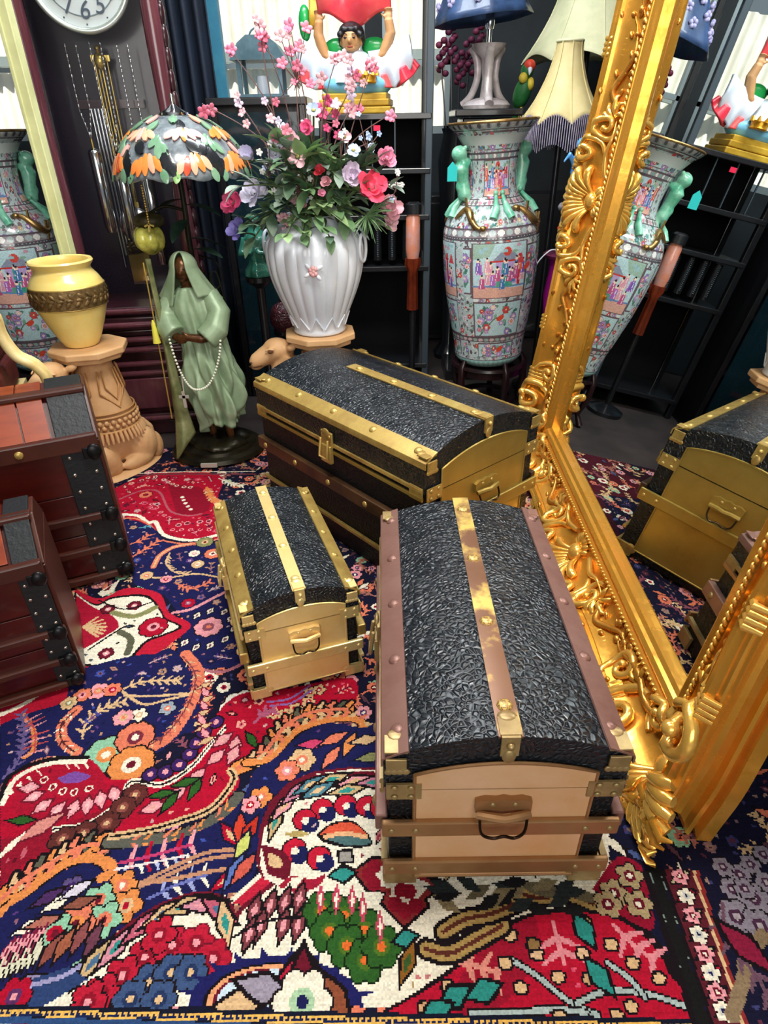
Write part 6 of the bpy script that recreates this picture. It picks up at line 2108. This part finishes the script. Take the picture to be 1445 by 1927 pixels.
# green and red ornaments half hidden behind the white vase
g = at_y(482, 470, 2.95)
gr = thing('green_figurine', 'dark green glass figurine on a stool left of the white vase', 'figurine', (g.x, g.y, -.01))
b = MB()
zz0 = g.z - .10
b.lathe([(.001, zz0), (.06, zz0), (.055, zz0 + .03), (.035, zz0 + .06), (.045, zz0 + .12), (.05, zz0 + .16), (.025, zz0 + .20), (.001, zz0 + .21)], 20, cap=False, fn=lambda a, r, z: r * (1 + .1 * math.cos(5 * a + 20 * z)))
b.ell((0, 0, zz0 + .225), (.028, .03, .034), 12, 8).tube([(-.04, -.02, zz0 + .16), (-.06, -.05, zz0 + .10), (-.01, -.06, zz0 + .11)], [.018, .016, .012], 8).tube([(.04, -.02, zz0 + .16), (.06, -.05, zz0 + .10), (.01, -.06, zz0 + .11)], [.018, .016, .012], 8)
melt(b.build('body', mat('green_glass', '#1f5a4a', .12, col2='#3a8070', nscale=12, coat=.7), gr, 60, fix=False), .006, 2)
MB().lathe([(.001, zz0), (.06, zz0), (.06, zz0 - .02), (.02, zz0 - .05), (.02, .06), (.05, .02), (.05, 0), (.001, 0)], 20, cap=False).build('stool', m_dark, gr, 50)
g = at_y(531, 588, 3.06)
rb_ = thing('maroon_jar', 'small maroon lidded jar with scale pattern behind the camel pedestal', 'jar', (g.x, g.y, -.01))
m_mar = mat('maroon_lacquer', '#4a1c24', .35, col2='#2c1016', nscale=40, bump=.8, bscale=70, bkind='croc')
MB().lathe([(.001, g.z - .07), (.04, g.z - .07), (.06, g.z - .04), (.062, g.z), (.05, g.z + .025), (.001, g.z + .03)], 24, cap=False).build('body', m_mar, rb_, 50)
MB().lathe([(.055, g.z + .018), (.045, g.z + .04), (.02, g.z + .055), (.008, g.z + .06), (.010, g.z + .075), (.001, g.z + .08)], 24, cap=False).build('lid', m_mar, rb_, 50)
MB().lathe([(.001, g.z - .07), (.05, g.z - .07), (.05, g.z - .09), (.02, g.z - .11), (.02, .05), (.05, .02), (.05, 0), (.001, 0)], 20, cap=False).build('stool', m_dark, rb_, 50)

# ------------------------------------------------------------------ lamps on the right
m_silv = mat('antique_white_metal', '#cfc8c8', .35, .2, col2='#a89ca0', nscale=12)
pd_ = at_y(918, 212, 3.52)
ped = thing('black_plinth', 'tall black plinth behind the porcelain vase', 'plinth', (pd_.x, 3.62, -.01))
ptop = pd_.z + .01
bevel(MB().box((0, 0, ptop / 2), (.24, .24, ptop - .04)).build('shaft', m_black, ped, 0), .006)
bevel(MB().box((0, 0, ptop), (.32, .30, .03)).build('top', m_black, ped, 0), .006)
bevel(MB().box((0, 0, .03), (.32, .30, .06)).build('foot', m_black, ped, 0), .006)
bl = thing('blue_shade_lamp', 'antique white table lamp with a dark blue floral shade', 'lamp', (pd_.x, 3.62, ptop + .006))
MB().lathe([(.001, 0), (.11, 0), (.115, .015), (.10, .03), (.05, .045), (.001, .045)], 32, fn=lambda a, r, z: r * (1 + .06 * math.cos(3 * a)), cap=False).build('foot', m_silv, bl, 50)
for k in range(3):
    a = -PI / 2 + k * 2 * PI / 3
    e = lambda r_, z: (r_ * math.cos(a), r_ * math.sin(a), z)
    MB().tube(spline([e(.12, .02), e(.075, .06), e(.048, .13), e(.055, .20), e(.085, .245)], 5), [.022, .020, .020, .020, .020, .020, .020, .020, .020, .020, .020, .021, .022, .022, .022, .022, .022, .022, .022, .020, .016], 10, flat=.8).build('curved_leg', m_silv, bl, 60)
MB().lathe([(.03, .04), (.022, .12), (.03, .20), (.075, .24), (.08, .255), (.001, .255)], 24).build('column', m_silv, bl, 50)
MB().tube([(0, 0, .25), (0, 0, .40)], .012, 10).lathe([(.018, .31), (.022, .33), (.022, .37), (.016, .38)], 14).build('socket', m_chrome, bl, 50)
m_bshade = mat('dark_blue_shade', '#1a2c4a', .45, col2='#3a5580', nscale=14, spread=.2, coat=.3)
sg = MB().grid(lambda u, v: ((.225 - .11 * v) * (1 + .03 * math.cos(16 * PI * u)) * math.cos(2 * PI * u), (.225 - .11 * v) * (1 + .03 * math.cos(16 * PI * u)) * math.sin(2 * PI * u), .345 + .20 * v), 64, 8, True)
shd = sg.build('shade', m_bshade, bl, 180)
shd.modifiers.new('cloth', 'SOLIDIFY').thickness = .004
shd.rotation_euler = (0, -.10, 0)
fl = MB()
for k in range(14):
    a, z = -PI / 2 + (k - 7) * .22, .41 + .05 * ((k * 7) % 3)
    r_ = .235 - .11 * (z - .345) / .2
    for j in range(5):
        fl.ell((r_ * math.cos(a) + .012 * math.cos(j * 1.25) * -math.sin(a), r_ * math.sin(a) + .012 * math.cos(j * 1.25) * math.cos(a), z + .012 * math.sin(j * 1.25)), (.010, .006, .010), 6, 5)
fl.build('flower_print', mat('lilac_print', '#a8a4d0', .5), shd, 60)['kind'] = 'stuff'
# beige scalloped shade with fringe
m_beige = mat('beige_silk', '#cfc08c', .6, col2='#bfae78', nscale=6, sub=.1)
m_beige2 = mat('cream_silk', '#d8d6b0', .6, col2='#c2c49c', nscale=5)


def scallop_lamp(label, u, v, y, R0, R1, hh, m, fringe, stem_to):
    c = at_y(u, v, y)
    r = thing('fringed_lamp', label, 'lamp', (c.x, c.y, -.01))
    n = 8

    def f(a_, t):
        a = 2 * PI * a_
        cr = abs(math.sin(n / 2 * a))
        q = R1 + (R0 - R1) * (1 - t) ** 1.9
        q *= 1 - .06 * (1 - cr) * (1 - t) * 0 - .05 * cr * (1 - t)
        return (q * math.cos(a), q * math.sin(a), c.z + hh * t - .035 * (1 - cr) * (1 - t) ** 3)
    s_ = MB().grid(f, 96, 16, True).build('shade', m, r, 180)
    s_.modifiers.new('cloth', 'SOLIDIFY').thickness = .003
    for k in range(n):
        a = 2 * PI * k / n
        MB().tube([((R1 + (R0 - R1) * (1 - t) ** 1.9 + .002) * math.cos(a), (R1 + (R0 - R1) * (1 - t) ** 1.9 + .002) * math.sin(a), c.z + hh * t - .035 * (1 - t) ** 3) for t in np.linspace(0, 1, 9)], .003, 6).build('seam', m, s_, 60)
    MB().tube([(R1 * math.cos(a), R1 * math.sin(a), c.z + hh) for a in np.linspace(0, 2 * PI, 33)], .006, 6).build('top_band', m_beige2, s_, 60)
    if fringe:
        fg = MB()
        for k in range(110):
            a = 2 * PI * k / 110
            p0 = f(k / 110, 0)
            fg.tube([(p0[0], p0[1], p0[2] + .004), (p0[0], p0[1], p0[2] - .05), (p0[0], p0[1], p0[2] - .11)], [.0028, .0022, .0022], 5)
        o_ = fg.build('fringe', mat('pearl_fringe', '#b8b0c4', .4, col2='#8a82a0', nscale=30), s_, 60)
        o_['kind'] = 'stuff'
    MB().lathe([(.001, 0), (.11, 0), (.11, .02), (.03, .05), (.014, .10), (.014, c.z + hh * .8), (.001, c.z + hh * .8)], 20, cap=False).build('stand', m_dark, r, 50)
    return r


scallop_lamp('beige bell-shaped scalloped lampshade with pearl fringe behind the mirror frame', 1058, 212, 3.35, .185, .055, .27, m_beige, True, 0)
scallop_lamp('larger cream lampshade standing behind the beige fringed one', 1105, 100, 4.05, .34, .16, .34, m_beige2, False, 0)
# parrot ornament and artificial blooms
pp = at_y(983, 170, 3.84)
pa = thing('parrot_ornament', 'green, yellow and red parrot ornament on a pole behind the lamp', 'ornament', (pp.x, pp.y, -.01))
b = MB().ell((0, 0, pp.z), (.045, .05, .075), 14, 10, R=Euler((.3, .25, 0))).ell((.012, -.02, pp.z + .09), (.034, .036, .036), 12, 8).tube([(-.01, .02, pp.z - .05), (-.03, .04, pp.z - .14)], [.026, .008], 8)
melt(b.build('body', mat('green_feather', '#1f5a30', .5, col2='#2f7a3c', nscale=16), pa, 60, fix=False), .006, 2)
MB().ell((.02, -.03, pp.z + .11), (.03, .03, .028), 10, 8).build('crest', mat('scarlet', '#d0402a', .5), pa, 60)
MB().ell((-.01, -.045, pp.z + .06), (.022, .02, .024), 10, 8).ell((.03, -.03, pp.z + .035), (.02, .03, .03), 10, 8).build('breast', mat('yellow_feather', '#d8c040', .5), pa, 60)
MB().tube([(.018, -.058, pp.z + .095), (.016, -.07, pp.z + .085), (.014, -.068, pp.z + .07)], [.012, .009, .002], 8).build('beak', m_prob, pa, 60)
MB().tube([(0, 0, 0), (0, 0, pp.z - .06)], .012, 8).build('pole', m_cgold, pa, 60)
MB().lathe([(.001, 0), (.06, 0), (.055, .02), (.001, .03)], 20, cap=False).build('foot', m_dark, pa, 50)
# blue glass figurine on a magenta pedestal, white porcelain cup lamp
mg = at_y(1050, 555, 3.05)
mp_ = thing('magenta_pedestal', 'glossy magenta waisted pedestal behind the mirror frame', 'pedestal', (mg.x + .02, mg.y, -.01))
m_mag = mat('magenta_lacquer', '#a01888', .25, col2='#8a1274', nscale=4, coat=.5)
zt_ = at_y(1050, 470, 3.05).z
MB().lathe([(.001, 0), (.09, 0), (.09, .03), (.07, .08), (.065, zt_ * .45), (.09, zt_ * .75), (.075, zt_ * .9), (.085, zt_ - .02), (.001, zt_ - .02)], 28, cap=False).build('shaft', m_mag, mp_, 50)
MB().lathe([(.001, zt_ - .02), (.105, zt_ - .02), (.11, zt_ - .008), (.10, zt_), (.001, zt_)], 28, cap=False).build('top', mat('maroon_top', '#5c1c3c', .3, coat=.4), mp_, 50)
cp_ = thing('porcelain_lamp_base', 'small white porcelain lamp with red flowers on the magenta pedestal', 'lamp', (mg.x + .02, mg.y, zt_ - .009))
MB().lathe([(.001, 0), (.05, 0), (.05, .015), (.03, .03), (.038, .07), (.055, .11), (.05, .14), (.025, .16), (.03, .18), (.001, .18)], 24, cap=False).build('body', mat('white_porcelain', '#e4e0e4', .2, coat=.5), cp_, 50)
q = MB()
for k in range(7):
    a = -PI / 2 + (k - 3) * .5
    q.ell((.052 * math.cos(a), .052 * math.sin(a), .10 + .02 * (k % 2)), (.012, .012, .010), 8, 6)
q.build('red_flower', mat('red_enamel', '#c83a34', .3), cp_, 60)
q = MB()
for k in range(10):
    a = 2 * PI * k / 10
    q.ell((.05 * math.cos(a), .05 * math.sin(a), .185), (.022, .022, .018), 8, 6)
melt(q.build('ruffle', mat('grey_ruffle', '#8a8690', .5), cp_, 60, fix=False), .006, 1)
MB().tube(spline([(-.05, -.02, .01), (-.10, -.05, .012), (-.15, -.03, -.06), (-.16, 0, -.2)], 5), .003, 6).build('cord', m_prob, cp_, 60)
bg = thing('blue_figurine', 'bright blue glass figurine standing on the porcelain lamp', 'figurine', (mg.x + .02, mg.y, zt_ + .19))
m_bglass = mat('bright_blue_glass', '#2f7fd8', .1, col2='#6ab0ec', nscale=10, coat=.7)
b = MB().lathe([(.001, 0), (.035, 0), (.03, .02), (.022, .06), (.036, .12), (.03, .17), (.014, .2), (.001, .21)], 16, cap=False).tube([(.02, 0, .15), (.05, -.01, .20), (.045, -.01, .26)], [.016, .014, .006], 8).tube([(-.02, 0, .15), (-.05, -.01, .19), (-.07, -.01, .16)], [.014, .013, .006], 8).ell((0, 0, .225), (.022, .022, .026), 10, 8)
melt(b.build('body', m_bglass, bg, 60, fix=False), .005, 2)
# dark red dried flowers left of the blue lamp
dv = at_y(862, 120, 3.92)
for k in range(5):
    st_ = thing('dried_flower', ('leftmost', 'second from left', 'middle', 'fourth from left', 'rightmost')[k] + ' dark maroon dried flower stalk left of the blue-shaded lamp', 'flower', (dv.x - .05 + .03 * k, dv.y, dv.z - .30), group='maroon dried stalks')
    hh = .28 + .06 * math.sin(k * 2.1)
    MB().tube([(0, 0, 0), (.01 * (k - 2), 0, hh * .6), (.018 * (k - 2), 0, hh)], .004, 6).build('stem', m_dark, st_, 60)
    q = MB()
    for j in range(9):
        q.ell((.016 * (k - 2) + .018 * math.cos(j * 2.2), .012 * math.sin(j * 2.2), hh - .02 + .017 * j), (.018, .014, .015), 8, 6)
    q.build('flower_head', mat('maroon_dried', '#4a1030', .6, col2='#7a2a4a', nscale=20), st_, 60)
jr = thing('black_urn', 'tall black urn holding the maroon dried stalks', 'urn', (dv.x + .01, dv.y, -.01))
MB().lathe([(.001, 0), (.09, 0), (.10, .03), (.05, .10), (.06, .5), (.10, dv.z - .42), (.075, dv.z - .30), (.085, dv.z - .27), (.06, dv.z - .29), (.001, dv.z - .5)], 24, cap=False).build('body', m_black, jr, 50)
# low dark sideboard filling the back
sd = thing('black_sideboard', 'low black sideboard along the rear wall', 'sideboard', (.95, 4.36, -.01))
bevel(MB().box((0, 0, .45), (1.5, .20, .88)).build('body', m_dark, sd, 0), .008)
for k in range(3):
    dd = bevel(MB().box((-.49 + .49 * k, -.105, .45), (.46, .02, .80)).build('door', m_black, sd, 0), .005)
    MB().ell((-.32 + .49 * k, -.125, .5), .012, 8, 6).build('knob', m_cgold, dd, 60)
# ------------------------------------------------------------------ artificial bouquet in the white vase
fb = random.Random(21)
FY = PR.y
MOUTH = Vector((PR.x, PR.y, .531 + .423))
m_stem = mat('green_stem', '#4a5c34', .6)
m_twig = mat('brown_twig', '#6a4c48', .6)
leafm = {}
for nm, c, c2 in (('dark', '#3c5640', '#587058'), ('mid', '#567a4c', '#74946a'), ('light', '#7c9c62', '#9ab484'), ('grey', '#748878', '#96a89a')):
    me = leaf_mesh(.062, .019, .25, 6).mesh('leaf', 180)
    me.materials.append(mat(nm + '_leaf', c, .45, col2=c2, nscale=30))
    leafm[nm] = me


def lower(i):
    """where stem i enters the vase"""
    a = i * 2.4
    return MOUTH + Vector((.055 * math.cos(a), .055 * math.sin(a), -.02))


_pet = {}


def petal_mesh(m, cup):
    key = (m.name, cup)
    if key not in _pet:
        def f(u, v):
            w_ = .50 * math.sin(PI * (.10 + .80 * u)) ** .9 * (1 + .12 * math.sin(9 * u))
            x = u
            y = (v - .5) * 2 * w_
            return (x * (1 - .25 * cup * u), y, cup * (u * u * .75) + .28 * (v - .5) ** 2 * 4 * w_ * (.4 + cup) + .06 * u * math.sin(7 * v))
        me = MB().grid(f, 6, 5).mesh('petal', 180)
        me.materials.append(m)
        _pet[key] = me
    return _pet[key]


def bloom(parent, c, r, m, kind='rose', face=None):
    face = Vector(face) if face is not None else Vector((fb.uniform(-.4, .4), -.9, fb.uniform(.3, .9)))
    Q = face.normalized().to_track_quat('Z', 'Y')
    rings = {'rose': ((5, 1.0, .45), (5, .78, .9), (4, .5, 1.3)), 'open': ((5, 1.0, .25), (4, .78, .7), (3, .45, 1.1)), 'tulip': ((4, 1.0, 1.2), (3, .85, 1.5)), 'small': ((5, 1.0, .25),)}[kind]
    for k, (n, s_, cup) in enumerate(rings):
        for i in range(n):
            a = 2 * PI * i / n + k * .6
            o = put('petal', petal_mesh(m, cup), parent, c, (Q @ Euler((fb.gauss(0, .18), fb.gauss(0, .22), a + fb.gauss(0, .12))).to_quaternion()).to_euler(), r * s_ * fb.uniform(.82, 1.12))
    return Q


bm = {}
for nm, c, c2 in (('pink', '#d87a9c', '#e49ab4'), ('lilac', '#c8b4cc', '#d8c8dc'), ('hotpink', '#e8385c', '#f05a74'), ('dusty', '#c88494', '#d8a0a8'), ('lavwhite', '#c8c4dc', '#dcd8ea'), ('magenta', '#c8386c', '#d85a84'), ('violet', '#6a62b0', '#8a80c4'), ('red', '#d83048', '#e04a58'), ('blush', '#d4a0ac', '#e4bcc0'), ('blue', '#9cb0d4', '#b4c4e0'), ('white', '#dcdcd8', '#eeeee8'), ('rosepink', '#c8607c', '#d88498')):
    bm[nm] = mat(nm + '_petal', c, .55, col2=c2, nscale=20)
blooms = [(727, 297, 22, 'pink', 'rose', 'bright pink rose at the upper right of the bouquet'), (662, 332, 25, 'lilac', 'rose', 'pale lilac rose right of the bouquet centre'), (697, 352, 36, 'hotpink', 'open', 'large hot pink flower low on the right of the bouquet'),
          (733, 392, 28, 'dusty', 'open', 'dusty pink lily at the lower right of the bouquet'), (470, 297, 22, 'lavwhite', 'tulip', 'lavender tulip at the upper left of the bouquet'), (478, 362, 30, 'lavwhite', 'open', 'large white-lavender open flower on the left of the bouquet'),
          (437, 380, 26, 'magenta', 'open', 'magenta flower at the far left of the bouquet'), (446, 432, 24, 'violet', 'open', 'violet-blue flower drooping below the magenta one'), (601, 322, 12, 'red', 'rose', 'small red rosebud in the middle of the bouquet'),
          (614, 342, 12, 'dusty', 'rose', 'small dusty pink bud under the red rosebud'), (606, 364, 9, 'pink', 'rose', 'tiny pink bud below the dusty pink bud'), (577, 242, 16, 'magenta', 'open', 'small magenta blossom at the top of the bouquet centre'),
          (545, 268, 22, 'blush', 'open', 'blush blossom high on the left of the bouquet'), (518, 290, 18, 'lavwhite', 'open', 'pale lavender blossom beside the blush one'), (560, 295, 18, 'blush', 'small', 'flat blush blossom under the high blush one'),
          (665, 283, 14, 'blue', 'small', 'small pale blue flower near the pink rose'), (648, 258, 13, 'blush', 'small', 'small blush flower above the pale blue one'), (570, 386, 10, 'dusty', 'rose', 'tiny pink bud above the vase rim'), (735, 420, 18, 'blush', 'open', 'cream blush flower under the dusty lily'), (590, 208, 16, 'blue', 'small', 'powder blue blossom beside the gold statue base')]
for i, (u, v, r, c, kd, lab) in enumerate(blooms):
    off = -.10 if 520 < u < 700 and v > 280 else -.02
    P = at_y(u, v, FY + off - .06)
    t = thing('artificial_flower', lab, 'flower', (0, 0, 0), group='blooms in the white vase')
    b0 = lower(i)
    mid = b0.lerp(P, .55) + Vector((0, .05, .05))
    MB().tube(spline([b0, mid, P], 6), .0035, 6).build('stem', m_stem, t, 60)
    Q = bloom(t, P, r / 500 * .92, bm[c], kd, (.35 * (u - 600) / 130, -1, .55))
    MB().ell(P, r / 500 * .22, 8, 6).build('heart', mat('yellow_stamen', '#b8a860', .6) if kd == 'small' else bm[c], t, 60)
    MB().ell(P + (Q @ Vector((0, 0, -r / 500 * .1))), (r / 500 * .3, r / 500 * .3, r / 500 * .25), 8, 6).build('calyx', m_stem, t, 60)
# blossom sprays: twig with several small blossoms
sprays = [(556, 128, 15, .085, 'rosepink', 'tall spray of clustered rose-pink blossom left of the statue'), (610, 215, 11, .05, 'magenta', 'spray of magenta blossom just left of the gold base'), (668, 150, 8, .045, 'blush', 'blush blossom spray across the statue robe'),
          (664, 198, 8, .035, 'rosepink', 'rose-pink spray in front of the gold statue base'), (735, 214, 2, .012, 'pink', 'lone pink bud on a long stem right of the bouquet'), (487, 46, 2, .012, 'blush', 'highest pale bud spray against the window'),
          (546, 52, 2, .014, 'pink', 'pink bud twig left of the red drape'), (500, 78, 3, .02, 'rosepink', 'fine twig with rose buds against the window'), (435, 96, 3, .016, 'pink', 'twig with coral pink buds against the blue post'),
          (380, 195, 3, .03, 'rosepink', 'pink blossom twig reaching over the leaded shade'), (455, 200, 4, .03, 'blush', 'pale pink blossom twig above the lavender tulip'), (632, 110, 4, .025, 'blush', 'pale twig crossing the statue shoulder'),
          (530, 245, 10, .05, 'lavwhite', 'cloud of lavender-white blossom high on the left'), (690, 270, 8, .045, 'blue', 'sprig of pale blue florets near the pink rose'), (700, 120, 3, .02, 'pink', 'pink twig in front of the gold crown'), (640, 290, 9, .05, 'white', 'sprig of tiny white florets behind the lilac rose'),
          (560, 345, 12, .06, 'white', 'sprig of white babys-breath in the bouquet middle'), (505, 320, 10, .05, 'white', 'white floret sprig beside the lavender tulip'), (540, 420, 9, .045, 'blush', 'pale pink floret sprig drooping over the vase'), (745, 345, 8, .04, 'white', 'white floret sprig at the right edge of the bouquet')]
for i, (u, v, n, sp, c, lab) in enumerate(sprays):
    P = at_y(u, v, FY + (.02 if v < 230 else -.10))
    t = thing('blossom_spray', lab, 'flower', (0, 0, 0), group='blossom sprays in the white vase')
    b0 = lower(i + 7)
    mid = b0.lerp(P, .5) + Vector((.02 * math.sin(i), 0, .07))
    C = spline([b0, mid, P], 8)
    MB().tube(C, [.003 - .0016 * k / (len(C) - 1) for k in range(len(C))], 5).build('twig', m_twig, t, 60)
    small = c in ('white', 'blue')
    for k in range(n):
        d = Vector((fb.gauss(0, sp * .45), fb.gauss(0, sp * .3), fb.gauss(0, sp * .75)))
        q = P + d
        r = fb.uniform(.008, .013) if small else fb.uniform(.014, .024)
        bl_ = MB()
        fc = Vector((fb.uniform(-.6, .6), -1, fb.uniform(-.2, .8))).normalized().to_track_quat('Z', 'Y').to_matrix()
        for j in range(5):
            a = 2 * PI * j / 5
            bl_.ell(q + fc @ Vector((.55 * r * math.cos(a), .55 * r * math.sin(a), .15 * r)), (.48 * r, .40 * r, .16 * r), 7, 5, R=fc @ Matrix.Rotation(a, 3, 'Z') @ Matrix.Rotation(-.35, 3, 'Y'))
        bl_.ell(q, .2 * r, 6, 5)
        m_ = bm[c] if fb.random() < .7 else bm[fb.choice(('blush', 'rosepink', 'lilac') if not small else ('white', 'blue'))]
        bo = bl_.build('blossom', m_, t, 60)
        if (q - P).length > .012:
            MB().tube([P.lerp(q, -.2) - Vector((0, 0, sp * .5)), q], .0014, 5).build('pedicel', m_twig, bo, 60)
# leafy sprigs
spots = [(520, 350, 'mid'), (545, 385, 'light'), (575, 360, 'mid'), (500, 395, 'dark'), (560, 415, 'light'), (585, 400, 'mid'), (615, 395, 'light'), (650, 385, 'mid'), (680, 400, 'dark'), (700, 420, 'mid'), (640, 320, 'mid'), (600, 300, 'light'), (625, 285, 'grey'),
         (560, 325, 'mid'), (520, 310, 'grey'), (490, 340, 'dark'), (720, 380, 'grey'), (735, 350, 'grey'), (690, 310, 'dark'), (705, 330, 'dark'), (660, 300, 'grey'), (580, 280, 'dark'), (540, 300, 'dark'), (610, 340, 'dark'), (635, 355, 'dark'), (500, 425, 'grey'),
         (475, 420, 'dark'), (480, 445, 'dark'), (540, 440, 'mid'), (568, 455, 'mid'), (620, 445, 'mid'), (530, 270, 'grey'), (660, 420, 'dark'), (600, 425, 'dark'), (710, 300, 'grey'), (675, 360, 'mid'), (455, 350, 'grey'), (508, 270, 'light'), (570, 300, 'light'), (590, 325, 'light'), (645, 410, 'mid'), (520, 375, 'light'), (625, 310, 'light'), (550, 345, 'dark')]
seen = {}
for i, (u, v, kd) in enumerate(spots):
    P = at_y(u, v, FY - fb.uniform(.02, .17))
    if v > 430:
        P = at_y(u, v, FY - .20)
    near = min(blooms, key=lambda q_: (q_[0] - u) ** 2 + (q_[1] - v) ** 2)
    dx_, dy_ = u - near[0], v - near[1]
    way = ('right of' if dx_ > 0 else 'left of') if abs(dx_) > abs(dy_) else ('below' if dy_ > 0 else 'above')
    nick = near[5]
    for cut in (' at the', ' in the', ' right of', ' low on', ' on the', ' under', ' below', ' high', ' drooping', ' beside', ' near', ' above'):
        nick = nick.split(cut)[0]
    lab = '%s leafy sprig %s the %s' % ({'dark': 'dark green', 'mid': 'mid-green', 'light': 'pale green', 'grey': 'grey-green'}[kd], way, nick)
    seen[lab] = seen.get(lab, 0) + 1
    if seen[lab] > 1:
        lab += ', ' + ('a little further out', 'furthest out', 'outermost of all')[min(2, seen[lab] - 2)]
    t = thing('leafy_sprig', lab, 'foliage', (0, 0, 0), group='leaf sprigs in the white vase')
    b0 = lower(i + 3)
    mid = b0.lerp(P, .5) + Vector((0, -.02, .06))
    C = spline([b0, mid, P], 5)
    MB().tube(C, .0028, 5).build('stem', m_stem, t, 60)
    out = (P - MOUTH).normalized()
    for k in range(6):
        q = C[min(len(C) - 1, len(C) - 1 - (k // 2) * 2)]
        fcd = (out + Vector((fb.gauss(0, .8), fb.gauss(0, .5) - .35, fb.gauss(0, .7)))).normalized()
        kk = kd if fb.random() < .75 else fb.choice(list(leafm))
        put('leaf', leafm[kk], t, q, fcd.to_track_quat('X', 'Z').to_euler(), fb.uniform(.85, 1.5) * (1.15 if kd == 'light' else 1))
# ferny tuft hanging at the right
t = thing('fern_tuft', 'feathery green fern tuft hanging over the right of the vase', 'foliage', (0, 0, 0))
c = at_y(690, 405, FY - .13)
MB().tube(spline([lower(5), lower(5).lerp(c, .5) + Vector((0, -.02, .05)), c], 5), .003, 5).build('stem', m_stem, t, 60)
for k in range(34):
    a = fb.uniform(-2.6, .9)
    L = fb.uniform(.05, .10)
    e_ = c + Vector((L * math.cos(a), -.03 + fb.gauss(0, .02), L * math.sin(a)))
    MB().tube([c, c.lerp(e_, .6) + Vector((0, -.01, .006)), e_], [.0024, .0024, .001], 5).build('frond', leafm['mid'].materials[0], t, 60)
